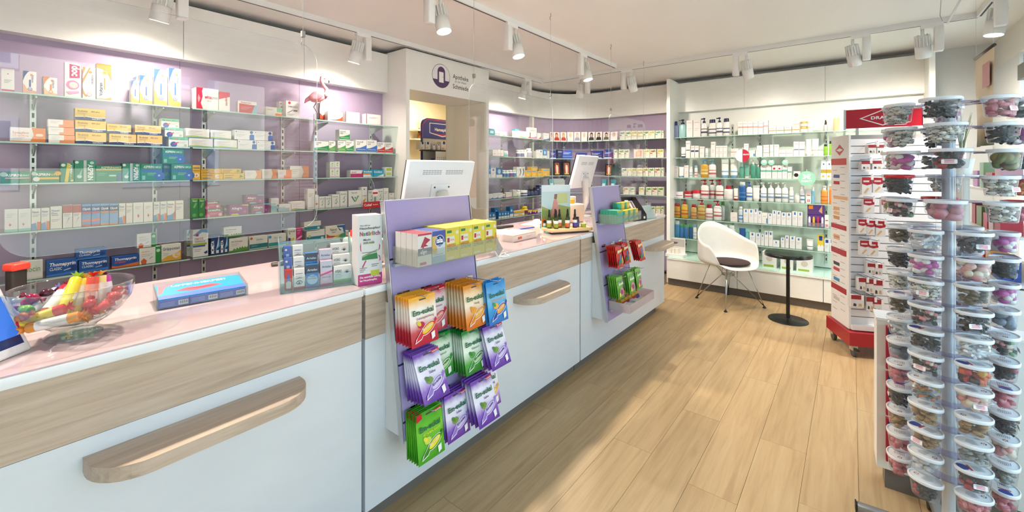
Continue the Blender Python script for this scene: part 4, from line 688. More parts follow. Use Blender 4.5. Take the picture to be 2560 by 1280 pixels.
# ================================================================== beyond the doorway: straight shelves, then the curved corner
def proj(x, y, z):
    t = x * FW[0] + y * FW[1]; l = x * RT[0] + y * RT[1]
    return CX + F_PX * l / t, HOR - F_PX * (z - CAM_H) / t
def curve_s(px, off):
    lo, hi = -.6, 2.35
    for _ in range(40):
        m = (lo + hi) / 2; x, y, _r = curve_pt(m, off)
        if proj(x, y, 1)[0] < px: lo = m
        else: hi = m
    return (lo + hi) / 2
def curve_frame(px0, px1, off):
    a = curve_pt(curve_s(px0, off), off); b_ = curve_pt(curve_s(px1, off), off)
    dx, dy = b_[0] - a[0], b_[1] - a[1]
    return a[0], a[1], math.atan2(dy, dx), math.hypot(dx, dy)
def curve_carton(x0, x1, yt, des, desc, place, lev, yb=None, off=.235, d=.05, group='cartons in the lilac corner', tilt=0, name='medicine_carton', cat='carton'):
    pa, pt = zp('E', x0, yt); pb, _ = zp('E', x1, yt)
    x, y, rz, w_ = curve_frame(pa, pb, off); t = x * FW[0] + y * FW[1]; zt = CAM_H + (HOR - pt) * t / F_PX; z0 = lev + .0004
    if yb is not None: z0 = CAM_H + (HOR - zp('E', x0, yb)[1]) * t / F_PX
    body, spec = D[des]
    return carton(desc + ' ' + place, (x, y, z0), rz, max(w_ - .0015, .01), max(zt - z0, .015), d, body, spec, x - y, group, cat, name, tilt)
Q1, Q2, Q3, Q4, Q5 = ['on %s shelf past the doorway' % n for n in nm[:5]]
G2 = 'stock on the shelves beyond the doorway'
def E(lev, place, items):
    for it in items:
        kw = dict(it[5]) if len(it) > 5 else {}
        shelf_carton('E', it[0], it[1], it[2], it[3], it[4], place, lev, Y=kw.pop('Y', 3.48), group=G2, **kw)
E(LV2[0], Q1, [(182, 240, 262, 'tealbox', 'pale blue carton'), (243, 290, 285, 'paleteal', 'low white and aqua carton'), (292, 330, 292, 'paleteal', 'low white and aqua carton'), (333, 372, 295, 'whitegreen', 'low white and green carton'), (430, 495, 285, 'whitecard', 'grey white carton'), (462, 500, 265, 'tealbox', 'slim pale blue carton', {'Y': 3.53}), (503, 578, 286, 'whitegreen', 'white carton with green wave'), (582, 625, 300, 'redwave_l', 'small white and red carton'), (617, 690, 247, 'pinkwave', 'tall white carton'), (694, 735, 308, 'redwave_l', 'small white and red carton'), (762, 822, 308, 'bluewave', 'white carton with blue base')])
E(LV2[1], Q2, [(222, 268, 487, 'pinkbase', 'small white carton with red base'), (270, 305, 487, 'pinkbase', 'small white carton with red base'), (307, 338, 490, 'pinkbase', 'small white carton with red base'), (342, 385, 498, 'tealwhite', 'pale green carton'), (688, 718, 502, 'plain', 'slim white carton'), (720, 754, 487, 'bluetop', 'white and blue carton'), (756, 800, 482, 'blueboxes', 'bright blue carton'), (804, 826, 500, 'plain', 'slim white carton')])
E(LV2[2], Q3, [(180, 200, 655, 'blueboxes', 'slim blue carton'), (203, 254, 682, 'bluetop', 'white and blue carton'), (258, 324, 682, 'blueboxes', 'pale blue carton'), (480, 498, 670, 'whitecard', 'slim white carton'), (500, 530, 672, 'bw', 'white carton with black picture'), (532, 563, 672, 'bw', 'white carton with black picture'), (566, 634, 707, 'yellowblue', 'yellow carton with blue label, lower'), (638, 691, 707, 'yellowblue', 'yellow carton with blue label, lower'), (695, 750, 716, 'yellowblue', 'yellow carton with blue label, lower'), (752, 828, 690, 'yellowblue', 'large yellow carton with blue label'), (628, 700, 667, 'yellowblue', 'yellow carton with blue label, upper', {'yb': 705})])
E(LV2[3], Q4, [(180, 224, 962, 'bluewave', 'white carton with blue wave'), (226, 279, 957, 'bluewave', 'white carton with blue wave'), (281, 330, 952, 'bluewave', 'white carton with blue wave'), (362, 425, 946, 'pinkwave', 'white carton with mauve wave'), (440, 478, 918, 'whitegreen', 'white and green carton'), (692, 717, 892, 'navybox', 'slim navy carton'), (720, 752, 868, 'navybox', 'tall navy carton'), (755, 790, 868, 'navybox', 'tall navy carton')])
E(LV2[4], Q5, [(180, 212, 1162, 'blueboxes', 'small blue and white carton'), (214, 250, 1160, 'blueboxes', 'small blue and white carton'), (242, 280, 1110, 'blueboxes', 'tall blue and white carton', {'Y': 3.53}), (284, 312, 1148, 'blueboxes', 'small blue and white carton'), (314, 342, 1147, 'blueboxes', 'small blue and white carton'), (344, 372, 1146, 'blueboxes', 'small blue and white carton'), (374, 400, 1145, 'blueboxes', 'small blue and white carton'), (404, 440, 1098, 'blueboxes', 'tall blue and white carton'), (447, 560, 1146, 'yelwht', 'wide yellow, blue and white carton'), (597, 645, 1132, 'purpyel', 'purple and yellow vitamin carton'), (648, 698, 1132, 'purpyel', 'purple and yellow vitamin carton'), (702, 742, 1122, 'bluewave', 'white carton with yellow and blue print'), (745, 788, 1120, 'bluewave', 'white carton with yellow and blue print')])
# portrait cards of the team
hair = ['8A5A34', 'A84A2A', 'D8B070', 'E8D8B0', 'C8A878', 'D8D0C8', '3A2A22', '6A5A50', '3A3028', 'B8A898']; shirt = ['D8C8C0', 'C83A34', 'C8342E', 'F2ECE6', '8A8AA8', 'F0EEEA', '2A2A2E', '2E2A2C', '5A6250', 'F2F0EE']; who = ['orange hair, half hidden', 'red top', 'blond hair and red jacket', 'pale blouse', 'grey lilac top', 'white coat and grey hair', 'long dark hair and black top', 'bald head and black sweater', 'dark hair and olive top', 'white blouse at the row end']
for i, (x0, x1) in enumerate(((836, 868), (872, 940), (946, 1010), (1016, 1085), (1090, 1156), (1165, 1228), (1238, 1308), (1315, 1385), (1396, 1465), (1476, 1548))):
    D['card%d' % i] = ('F5EFE8', [P([(.1, .1), (.9, .1), (.85, .36), (.65, .48), (.35, .48), (.15, .36)], shirt[i]), P([(.3, .5), (.28, .8), (.4, .93), (.6, .93), (.72, .8), (.7, .5)], hair[i]), R(.44, .42, .56, .56, 'E8B89A'), C(.5, .66, .15, 'EBC0A2')])
    curve_carton(x0, x1, 298, 'card%d' % i, 'portrait card of a person with ' + who[i], 'on the top curved shelf', LV3[0], None, .20, .004, 'portrait cards on the curved shelf', -.10, 'portrait_card', 'card')
tea = ['tea_b', 'tea_g', 'tea_y', 'tea_y', 'tea_g', 'tea_y', 'tea_c', 'tea_c']
def teas(lev, yt, xs, order, place):
    dn = {'tea_b': 'cream herbal carton with blue label', 'tea_g': 'cream herbal carton with green herbs', 'tea_y': 'cream herbal carton with yellow blossom', 'tea_c': 'cream herbal carton with turquoise label', 'tea_r': 'cream herbal carton with red label', 'tea_p': 'peach coloured cream carton'}
    for i, (a, c) in enumerate(xs): curve_carton(a, c, yt - i * .8, order[i], dn[order[i]], place, lev, None, .235, .05, 'boxed teas in the lilac corner')
teas(LV3[0], 290, ((1576, 1632), (1636, 1697), (1700, 1760), (1764, 1825), (1830, 1886), (1889, 1950), (1955, 2018), (2021, 2046)), tea, 'on the top curved shelf')
teas(LV3[1], 488, ((1516, 1546),), ['tea_b'], 'narrow and tall, on the second curved shelf')
teas(LV3[1], 486, ((1566, 1624), (1628, 1674), (1726, 1830), (1835, 1894), (1898, 1965), (1975, 2044)), ['tea_g', 'tea_b', 'tea_p', 'tea_y', 'tea_r', 'tea_y'], 'on the second curved shelf')
teas(LV3[2], 684, ((1598, 1655), (1660, 1700), (1704, 1756), (1762, 1820), (1826, 1880), (1886, 1945), (1950, 2012), (2016, 2046)), ['tea_b', 'tea_y', 'tea_y', 'tea_y', 'tea_r', 'tea_g', 'tea_r', 'tea_c'], 'on the third curved shelf')
teas(LV3[3], 888, ((1612, 1672), (1678, 1735), (1780, 1835), (1856, 1915), (1920, 1980), (1984, 2046)), ['tea_r', 'tea_c', 'tea_y', 'tea_g', 'tea_r', 'tea_g'], 'on the fourth curved shelf')
teas(LV3[4], 1092, ((1900, 1955), (1960, 2010), (2014, 2046)), ['tea_g', 'tea_y', 'tea_g'], 'on the fifth curved shelf')
ON = 'navy blue supplement carton'
for x0, x1, yt, de, ds, kw in ((838, 895, 497, 'orthomol', ON + ' at the screen edge', {}), (912, 965, 487, 'navybox', ON + ', dark side view', {}), (967, 1070, 489, 'orthomol_t', 'bright blue supplement carton, largest', {}), (1106, 1225, 521, 'orthomol', ON + ', low', {}), (1268, 1385, 501, 'orthomol', ON + ', wide', {}), (1411, 1490, 487, 'orthomol', ON + ' nearest the teas', {})):
    curve_carton(x0, x1, yt, de, ds, 'on the second curved shelf', LV3[1], **kw)
for i, (x0, x1) in enumerate(((872, 950), (972, 1052), (1416, 1500))):
    curve_carton(x0, x1, 612 if i < 2 else 640, 'blackgold', 'black box with golden figure picture, %s' % ['leftmost of three', 'middle of three', 'behind the second monitor'][i], 'on the third curved shelf', LV3[2], None, .18, .05, 'black picture boxes', -.10)
curve_carton(872, 1000, 790, 'navyimg', 'grey and navy box leaning beside the second monitor', 'on the fourth curved shelf', LV3[3], None, .2, .05, None, -.3)
for i, x0 in enumerate((838, 1372, 1470)):
    curve_carton(x0, x0 + 50, 800, 'tealbox', 'pale sample pack with blue disc, number %s' % ['one by the screen edge', 'two behind the monitor', 'three by the teas'][i], 'fourth curved shelf', LV3[3], None, .22, .03, None, -.2)

# ================================================================== bottles, tubes and jars
_vm = {}
def vessel(kind, wd, ht, c_body, c_cap, c_lab=None, clear_body=False):
    """returns list of (part name, mesh); local origin centre of the base, front towards -y"""
    k = (kind, round(wd, 3), round(ht, 3), c_body, c_cap, c_lab)
    if k in _vm: return _vm[k]
    r = wd / 2; fl_ = .62 if kind in ('pump', 'flat', 'lotion') else (1.0 if kind in ('jar', 'round', 'dropper', 'pills', 'spray') else .6)
    c_body, c_cap, c_lab = dim(c_body), dim(c_cap), (dim(c_lab) if c_lab else None); mb = M(c_body, .18 if clear_body else .3); mc = M(c_cap, .3); parts = []
    def lab(z0, z1, col, rr=1.012):
        return ('label', MB().lathe([(r * rr, z0), (r * rr, z1)], M(col, .4), 20, 1, fl_, None, True, False, False).mesh('label'))
    if kind == 'pump':
        hb = ht * .74
        parts.append(('bottle_body', MB().lathe([(r * .92, 0), (r, hb * .03), (r, hb * .86), (r * .8, hb * .95), (r * .36, hb), (r * .36, hb * 1.03)], mb, 20, 1, fl_).mesh('bottle_body')))
        b = MB().lathe([(r * .42, hb * 1.0), (r * .44, hb * 1.02), (r * .44, hb * 1.12), (r * .15, hb * 1.13), (r * .15, ht * .93), (r * .35, ht * .935), (r * .38, ht)], mc, 14)
        b.box(-r * 1.0, 0, -r * .16, r * .16, ht * .93, ht * .985, mc); parts.append(('pump_head', b.mesh('pump_head')))
        if c_lab: parts.append(lab(hb * .25, hb * .38, c_lab)); parts.append(('label', MB().lathe([(r * 1.012, hb * .52), (r * 1.012, hb * .58)], M(c_lab, .4), 20, 1, fl_, None, True, False, False).mesh('label')))
    elif kind in ('flat', 'lotion'):
        hb = ht * (.80 if kind == 'flat' else .76); cw_ = .78 if kind == 'flat' else .6
        parts.append(('bottle_body', MB().lathe([(r * .92, 0), (r, hb * .03), (r, hb * .88), (r * .93, hb * .97), (r * cw_ * .95, hb)], mb, 20, 1, fl_).mesh('bottle_body')))
        parts.append(('cap', MB().lathe([(r * cw_, hb), (r * cw_ * 1.02, hb + .002), (r * cw_ * .97, ht - .002), (r * cw_ * .9, ht)], mc, 20, 1, fl_).mesh('cap')))
        if c_lab: parts.append(lab(hb * .2, hb * .3, c_lab)); parts.append(('label', MB().lathe([(r * 1.012, hb * .48), (r * 1.012, hb * .56)], M(c_lab, .4), 20, 1, fl_, None, True, False, False).mesh('label')))
    elif kind == 'tube':       # stands on its cap, crimped end up
        v, f = [], []; n = 16; zs = [(ht * .14, 1.0, .62), (ht * .4, 1.0, .5), (ht * .75, 1.03, .26), (ht * .96, 1.06, .04), (ht, 1.06, .03)]
        for z, sx_, sy_ in zs:
            for q in range(n): a = 2 * math.pi * q / n; v.append((r * .92 * sx_ * math.cos(a), r * .92 * sy_ * math.sin(a), z))
        for i in range(len(zs) - 1):
            for q in range(n): f.append((i * n + q, i * n + (q + 1) % n, (i + 1) * n + (q + 1) % n, (i + 1) * n + q))
        f.append(tuple(range((len(zs) - 1) * n, len(zs) * n)))
        parts.append(('tube_body', MB().add(v, f, mb, True).mesh('tube_body')))
        parts.append(('cap', MB().lathe([(r * .74, 0), (r * .8, ht * .02), (r * .84, ht * .14)], mc, 16, 1, .62).mesh('cap')))
        if c_lab: parts.append(('label', MB().lathe([(r * .945, ht * .3), (r * .945, ht * .36)], M(c_lab, .4), 16, 1, .56, None, True, False, False).mesh('label')))
    elif kind == 'jar':
        parts.append(('jar_body', MB().lathe([(r * .9, 0), (r * .96, ht * .06), (r * .96, ht * .6)], mb, 22).mesh('jar_body')))
        parts.append(('lid', MB().lathe([(r, ht * .6), (r, ht * .96), (r * .96, ht)], mc, 22).mesh('lid')))
        if c_lab: parts.append(lab(ht * .2, ht * .4, c_lab, .985))
    elif kind == 'pills':
        parts.append(('bottle_body', MB().lathe([(r * .95, 0), (r, ht * .04), (r, ht * .66), (r * .7, ht * .76), (r * .7, ht * .8)], mb, 18).mesh('bottle_body')))
        parts.append(('cap', MB().lathe([(r * .8, ht * .78), (r * .82, ht * .8), (r * .82, ht * .98), (r * .76, ht)], mc, 18).mesh('cap')))
        if c_lab: parts.append(lab(ht * .12, ht * .55, c_lab))
    elif kind in ('spray', 'dropper'):
        hb = ht * .60
        parts.append(('bottle_body', MB().lathe([(r * .93, 0), (r, hb * .04), (r, hb * .80), (r * .5, hb * .96), (r * .5, hb)], mb, 18).mesh('bottle_body')))
        parts.append(('cap', MB().lathe([(r * .56, hb * .98), (r * .56, hb + (ht - hb) * .3), (r * .42, hb + (ht - hb) * .36), (r * .36, ht * .97), (r * .2, ht)], mc, 14).mesh('cap')))
        if c_lab: parts.append(lab(hb * .12, hb * .46, c_lab)); parts.append(('label', MB().lathe([(r * 1.014, hb * .46), (r * 1.014, hb * .72)], M('F4F2EC', .4), 18, 1, 1, None, True, False, False).mesh('label')))
    _vm[k] = parts; return parts
def bottle(kind, loc, rz, wd, ht, cb, cc, cl, label, key, group, name='bottle', cat='bottle', mark=None):
    ps = vessel(kind, wd, ht, cb, cc, cl)
    o = thing(name, label, cat, loc, rz, group, key)
    for n_, me in ps: link(n_, me, o)
    return o
def wall_at(z, x0, x1, yt, lev, X=5.62):
    pa, pt = zp(z, x0, yt); pb, _ = zp(z, x1, yt); A = onX(pa, pt, X); B = onX(pb, pt, X); return A, B
KN = {'pump': ('pump_bottle', 'bottle'), 'flat': ('cap_bottle', 'bottle'), 'lotion': ('lotion_bottle', 'bottle'), 'tube': ('cream_tube', 'tube'), 'jar': ('cream_jar', 'jar'), 'pills': ('pill_bottle', 'bottle'), 'spray': ('spray_bottle', 'bottle'), 'dropper': ('dropper_bottle', 'bottle')}
def WB_(lev, z, items, place):
    for it in items:
        kind, x0, x1, yt = it[:4]; kw = it[-1] if isinstance(it[-1], dict) else {}
        X = kw.get('X', 5.63); A, B = wall_at(z, x0, x1, yt, lev, X); wd = A.y - B.y; z0 = lev + .0004
        if 'yb' in kw: z0 = onX(zp(z, x0, 0)[0], zp(z, x0, kw['yb'])[1], X).z
        ht = A.z - z0
        if kind == 'box':
            body, spec = D[it[4]]
            carton(it[5] + ' ' + place, (X, A.y, z0), -math.pi / 2, max(wd - .001, .01), max(ht, .015), kw.get('d', .05), body, spec, -A.y, 'skin care stock on the white end wall', 'carton', 'skincare_carton')
        else:
            cb, cc, cl, ds = it[4:8]; n_, c_ = KN[kind]
            rr = wd / 2
            bottle(kind, (X + rr * .7, (A.y + B.y) / 2, z0), -math.pi / 2, wd, ht, cb, cc, cl, ds + ' ' + place, -A.y, 'skin care stock on the white end wall', n_, c_)
W_ = ['on %s white shelf' % n for n in nm]
NV = '1C2350'
WB_(LVW[0], 'F', [('lotion', 185, 234, 272, 'A9B0D8', '27407A', None, 'lavender bottle with blue cap'), ('pump', 237, 319, 252, 'A6D2D0', NV, None, 'aqua pump bottle'), ('box', 325, 391, 264, 'euc_pink', 'tall pale pink carton'), ('box', 396, 474, 260, 'euc_pink', 'tall pale pink carton'), ('pump', 474, 542, 237, 'F4F2EE', NV, '4A4E6A', 'white bottle with navy pump'), ('flat', 555, 636, 252, 'F4F2EE', NV, '4A4E6A', 'white bottle with wide navy cap'), ('pump', 639, 706, 230, 'F4F2EE', NV, '4A4E6A', 'white bottle with navy pump'), ('flat', 711, 782, 240, 'F4F2EE', NV, '4A4E6A', 'white bottle with wide navy cap'),
    ('box', 875, 926, 277, 'euc_rose', 'upright white carton with rose band'), ('box', 928, 977, 276, 'euc_rose', 'upright white carton with rose band'), ('box', 979, 1034, 275, 'euc_rose', 'upright white carton with rose band'), ('box', 1036, 1090, 274, 'euc_rose', 'upright white carton with rose band'), ('box', 1092, 1145, 279, 'euc_rose', 'upright white carton with rose band'), ('box', 1148, 1196, 262, 'euc_rose', 'tallest white carton with rose band'),
    ('box', 1206, 1281, 331, 'euc_gold', 'low white carton with gold band'), ('box', 1289, 1366, 328, 'euc_gold', 'low white carton with gold band'), ('box', 1370, 1447, 326, 'euc_gold', 'low white carton with gold band'), ('box', 1451, 1531, 320, 'euc_gold', 'low white carton with gold band'), ('box', 1462, 1531, 280, 'euc_gold', 'low gold banded carton stacked on the others', {'yb': 317}), ('jar', 1536, 1620, 327, 'F2EFE6', 'C9A95A', 'F6F2E8', 'gold lidded jar, lower'), ('jar', 1536, 1620, 275, 'F2EFE6', 'C9A95A', 'F6F2E8', 'gold lidded jar, upper', {'yb': 325}), ('tube', 1621, 1680, 233, 'F5F2EC', 'F2EFE8', 'D8C8A8', 'white upright tube')], W_[0])
WB_(LVW[0], 'F', [('spray', 1788, 1830, 258, 'C8C8CA', '2A2624', None, 'slim silver and black bottle'), ('lotion', 1892, 1958, 188, 'EFD9A0', 'F4F2EA', None, 'pale yellow oil bottle')], W_[0] + ' in narrow bay')
WB_(LVW[1], 'F', [('tube', 262, 314, 546, 'F4F2EE', NV, NV, 'white tube with navy foot'), ('box', 318, 365, 480, 'euc_dark', 'tall slim white carton with dark line'), ('box', 371, 411, 532, 'euc_navy', 'white carton with navy band'), ('box', 415, 456, 532, 'euc_navy', 'white carton with navy band'), ('box', 465, 514, 539, 'euc_plain', 'plain white carton'), ('flat', 522, 555, 556, 'EEF2F2', 'F4F4F2', 'BFD8E0', 'little white bottle'), ('box', 586, 632, 489, 'euc_plain', 'tall plain white carton'), ('box', 635, 672, 532, 'euc_plain', 'plain white carton'), ('box', 674, 715, 531, 'euc_plain', 'plain white carton'), ('box', 717, 759, 530, 'euc_plain', 'plain white carton'),
    ('box', 800, 880, 562, 'euc_rose', 'wide white carton behind the red disc sign'), ('box', 938, 985, 509, 'euc_plain', 'tall plain white carton above the red disc sign'), ('box', 990, 1057, 582, 'lrp_plain', 'low white carton with blue foot'), ('box', 1066, 1136, 582, 'euc_plain', 'low white carton, lower'), ('box', 1076, 1136, 531, 'euc_plain', 'low white carton, upper', {'yb': 580}), ('box', 1145, 1210, 577, 'euc_rose', 'low rose banded carton, lower'), ('box', 1145, 1208, 523, 'euc_rose', 'low rose banded carton, upper', {'yb': 575}), ('box', 1214, 1256, 520, 'paleteal', 'slim white and aqua carton'), ('box', 1260, 1310, 519, 'euc_plain', 'tall plain white carton'), ('box', 1312, 1386, 574, 'euc_dark', 'low white carton with dark line'), ('box', 1388, 1466, 573, 'euc_dark', 'low white carton with dark line'), ('box', 1468, 1526, 488, 'euc_dark', 'tall white carton with dark line'), ('box', 1528, 1588, 488, 'euc_dark', 'tall white carton with dark line'), ('tube', 1600, 1655, 462, 'F5F3EE', 'F2F0EA', None, 'white tube in the clear tray'), ('tube', 1662, 1735, 458, 'F5F3EE', 'F2F0EA', 'C8B8B0', 'wide white tube in the clear tray')], W_[1])
WB_(LVW[1], 'F', [('flat', 1786, 1832, 514, '8CC23A', '1E2A1A', None, 'lime green bottle with black cap'), ('flat', 1846, 1880, 480, '8CC23A', '1E2A1A', None, 'lime green bottle with black cap')], W_[1] + ' in narrow bay')
LB = '7FB6D8'; TG = '5FA892'
WB_(LVW[2], 'F', [('box', 190, 236, 749, 'euc_pink', 'small plain white carton'), ('tube', 239, 295, 756, 'F4F3F0', '8FBCD8', None, 'white tube with blue cap'), ('box', 301, 346, 740, 'euc_plain', 'small carton with red lettering'), ('flat', 351, 388, 752, 'F2F2F0', 'F4F4F2', '9FB8C8', 'small white bottle'), ('flat', 406, 442, 741, 'F2F0F0', '8FBCD8', 'C86A6A', 'small white tube bottle'), ('pump', 471, 553, 674, 'D8A83A', '8CC0D8', 'F0DCA0', 'amber shower oil bottle with pale blue pump'), ('pump', 556, 635, 677, 'F3F2EE', '8CC0D8', 'C86A6A', 'white bottle with pale blue pump'), ('tube', 690, 772, 668, 'F4F3F0', LB, LB, 'white tube with blue foot'), ('tube', 786, 870, 668, 'F4F3F0', LB, LB, 'white tube with blue foot'), ('lotion', 886, 936, 716, TG, '9ED2C0', None, 'small green bottle'), ('tube', 940, 996, 736, '6FB49E', 'F2F2EE', None, 'green tube'), ('pump', 1006, 1062, 676, '4E9A84', 'F2F2F0', None, 'green bottle with white pump'), ('pump', 1066, 1112, 710, '4E9A84', 'F2F2F0', None, 'small green bottle with white pump'),
    ('box', 1116, 1173, 741, 'euc_teal', 'white carton with green band'), ('box', 1174, 1233, 741, 'euc_teal', 'white carton with green band'), ('box', 1238, 1296, 741, 'euc_tealr', 'green banded carton with red dot'), ('box', 1298, 1346, 741, 'euc_tealr', 'green banded carton with red dot'), ('box', 1349, 1402, 733, 'euc_teal', 'taller white carton with green band'), ('box', 1405, 1449, 756, 'euc_teal', 'short white carton with green band'), ('box', 1467, 1540, 803, 'blackdisc', 'white carton with black disc')], W_[2])
WB_(LVW[2], 'F', [('box', 1761, 1818, 682, 'ceta', 'white carton with gold band'), ('box', 1820, 1878, 682, 'ceta', 'white carton with gold band')], W_[2] + ' in narrow bay')
RC = 'B01E2C'
WB_(LVW[3], 'F', [('box', 167, 288, 1019, 'euc_red', 'low lilac and red carton'), ('jar', 295, 382, 1014, 'F1EEEA', RC, 'C84A4A', 'low jar with red lid'), ('jar', 385, 470, 1001, 'F1EEEA', 'C8202C', 'F1EEEA', 'taller jar with bright red lid'), ('pump', 472, 557, 892, 'F4F2EE', RC, 'B84A4A', 'white bottle with red pump'), ('pump', 562, 630, 892, 'F4F2EE', RC, 'B84A4A', 'white bottle with red pump', {'X': 5.69}), ('pump', 632, 714, 894, 'F4F2EE', RC, 'B84A4A', 'white bottle with red pump'), ('lotion', 718, 818, 956, 'F4F2EE', RC, 'F1ECE8', 'squat white bottle with red cap'), ('tube', 825, 872, 986, 'F2EFEC', RC, 'B84A4A', 'small white tube with red foot'),
    ('flat', 882, 957, 917, '2A62A8', 'E8ECF0', '4F86C8', 'deep blue bottle with white cap'), ('pump', 961, 1025, 917, 'EDF1F4', '2F6CC0', '3F80CC', 'white bottle with blue pump'), ('tube', 1029, 1105, 956, 'F3F3F0', 'F0F0EE', None, 'broad white tube'), ('pump', 1112, 1178, 921, 'F3F4F4', 'F4F4F2', '8AA8C8', 'all white pump bottle'), ('pump', 1191, 1256, 921, 'F3F4F4', 'F4F4F2', '8AA8C8', 'all white pump bottle'), ('pump', 1266, 1335, 921, 'F3F4F4', 'F4F4F2', '5A7A98', 'all white pump bottle'), ('pump', 1341, 1410, 921, 'F3F4F4', 'F4F4F2', '8AA8C8', 'all white pump bottle'), ('flat', 1420, 1468, 971, 'F3F4F4', 'F4F4F2', '8AA8C8', 'short white capped bottle'), ('flat', 1481, 1531, 1038, 'F4F4F2', 'EEEEEC', None, 'small white deodorant'), ('flat', 1537, 1586, 956, 'F3F4F4', 'F4F4F2', '3F80CC', 'tall white capped bottle'), ('box', 1600, 1655, 999, 'whitered', 'white carton with red marks'), ('flat', 1656, 1692, 976, '8CC8E0', 'F0F4F4', None, 'pale blue bottle')], W_[3])
WB_(LVW[3], 'F', [('lotion', 1756, 1832, 956, 'F0A24A', 'F2EEE6', 'E86A2A', 'orange sun lotion bottle with white cap'), ('flat', 1846, 1880, 962, 'E88A3A', 'E8B070', None, 'orange tan bottle beside the rack')], W_[3] + ' in narrow bay')
AM = 'C89A3A'
WB_(LVW[4], 'G', [('flat', 161, 224, 30, AM, RC, 'A84A2A', 'amber oil bottle with red cap'), ('pump', 231, 296, -8, 'DCB03A', RC, 'C05A2A', 'golden oil bottle with red pump'), ('flat', 325, 379, 40, 'C8A860', RC, 'B8604A', 'small amber bottle with red cap'), ('pump', 386, 464, -4, 'C8AE6A', RC, 'A8703A', 'large amber bottle with red pump'), ('lotion', 461, 530, 40, 'F3F0EC', RC, 'C86A6A', 'white bottle with red cap'), ('pump', 536, 612, 4, 'F3F0EC', RC, 'C86A6A', 'white bottle with dark red pump'), ('flat', 608, 645, 16, 'D8DCDC', '5FA83A', None, 'grey bottle with green cap', {'X': 5.70}), ('box', 701, 765, 116, 'euc_pink', 'low white carton'), ('flat', 775, 816, 62, 'D2E2EA', 'F0F2F2', '3F80CC', 'clear micellar bottle')]
    + [('box', a, c, t, 'lrp', 'white carton with blue square') for a, c, t in ((823, 870, 83), (872, 920, 85), (921, 958, 79), (959, 995, 106))] + [('box', 996, 1052, 119, 'lrp_plain', 'white carton with blue corner')] + [('box', a, c, t, 'lrp', 'white carton with blue square') for a, c, t in ((1055, 1095, 126), (1096, 1134, 96), (1136, 1176, 104), (1179, 1226, 118), (1228, 1276, 119), (1282, 1334, 106), (1336, 1380, 113))], W_[4])
WB_(LVW[4], 'G', [('box', 1588, 1626, 142, 'whitered', 'white and red carton by the purple display')], W_[4])
WB_(LVW[5], 'G', [('flat', 173, 222, 197, '4F96C8', 'E0E4E6', None, 'tall blue bottle with pale cap'), ('flat', 222, 258, 228, '3F7EB8', '4FA85A', None, 'blue bottle with green cap'), ('flat', 261, 298, 232, '3F7EB8', '4FA85A', None, 'blue bottle with green cap'), ('flat', 303, 342, 225, '2A5E9A', '4FA85A', None, 'blue bottle with green cap'), ('flat', 346, 380, 229, 'EDEFF0', '7FA8C8', 'A8C0D0', 'white bottle with grey blue cap')] + [('flat', a, c, t, 'F1F1EE', 'F4F4F2', '9AB0A0', 'white lotion bottle behind the chair') for a, c, t in ((441, 490, 218), (500, 545, 220), (562, 611, 225), (616, 675, 232), (679, 742, 238))]
    + [('tube', 780, 840, 264, '2A5EA8', '1F4E98', None, 'deep blue tube'), ('flat', 840, 878, 270, '7FBFC0', '8CCFD2', None, 'small aqua bottle')] + [('box', a, c, t, 'lrp', 'white carton with blue square') for a, c, t in ((881, 935, 304), (938, 985, 311), (988, 1018, 320), (1021, 1058, 293), (1061, 1099, 296))] + [('box', 1101, 1162, 379, 'lrp_low', 'low white carton with blue square')] + [('box', a, c, t, 'lrp', 'white carton with blue square') for a, c, t in ((1176, 1212, 356), (1216, 1251, 336), (1259, 1311, 341), (1316, 1371, 353))] + [('tube', 1416, 1481, 368, 'F4F4F2', 'F0F0EE', '3F86CC', 'white cream tube with blue mark'), ('box', 1521, 1580, 329, 'yellowstar', 'yellow and navy sun cream carton'), ('box', 1586, 1633, 366, 'bluelabel', 'white carton with navy label'), ('box', 1636, 1680, 366, 'bluelabel', 'white carton with navy label')], W_[5])
# boxes and display on the base cabinets
for i, (x0, x1, yt) in enumerate(((1000, 1134, 486), (1172, 1290, 520), (1322, 1474, 545))):
    X = 5.50; A, B = wall_at('G', x0, x1, yt, 0, X); carton('white parcel box with green label %s' % ['behind the shell chair seat', 'behind the side table stem', 'beside the side table'][i], (X, A.y, .3445), -math.pi / 2, A.y - B.y, A.z - .3445, .2, D['greenlabel'][0], D['greenlabel'][1], -A.y, 'boxes on the base cabinets', 'box', 'parcel_box')
dX = 5.42; A, B = wall_at('G', 118, 288, 345, 0, dX + .12)
ds = thing('counter_display', 'white tiered sample display with grey picture card on the base cabinet', 'display', (dX, A.y, .3445), -math.pi / 2)
wd_ = A.y - B.y
MB().box(0, wd_, 0, .14, 0, .035, M('F0EFEA')).build('tray', ds); MB().box(.01, wd_ - .01, .10, .105, .035, A.z - .3445, M('E4E2DE')).build('card', ds)
b = MB(); flat(b, [(.02, .12), (wd_ - .02, .12), (wd_ - .02, A.z - .36), (.02, A.z - .36)], .0985, M('B8B8B4')); flat(b, [(.03, A.z - .43), (.11, A.z - .42), (.13, A.z - .40), (.03, A.z - .395)], .098, M('6A5A54')); b.build('print', ds)
for k in range(3): MB().box(.03 + k * .04, .066 + k * .04, .03, .07, .0352, .10, M('EDE6DA')).build('sample_box', ds)
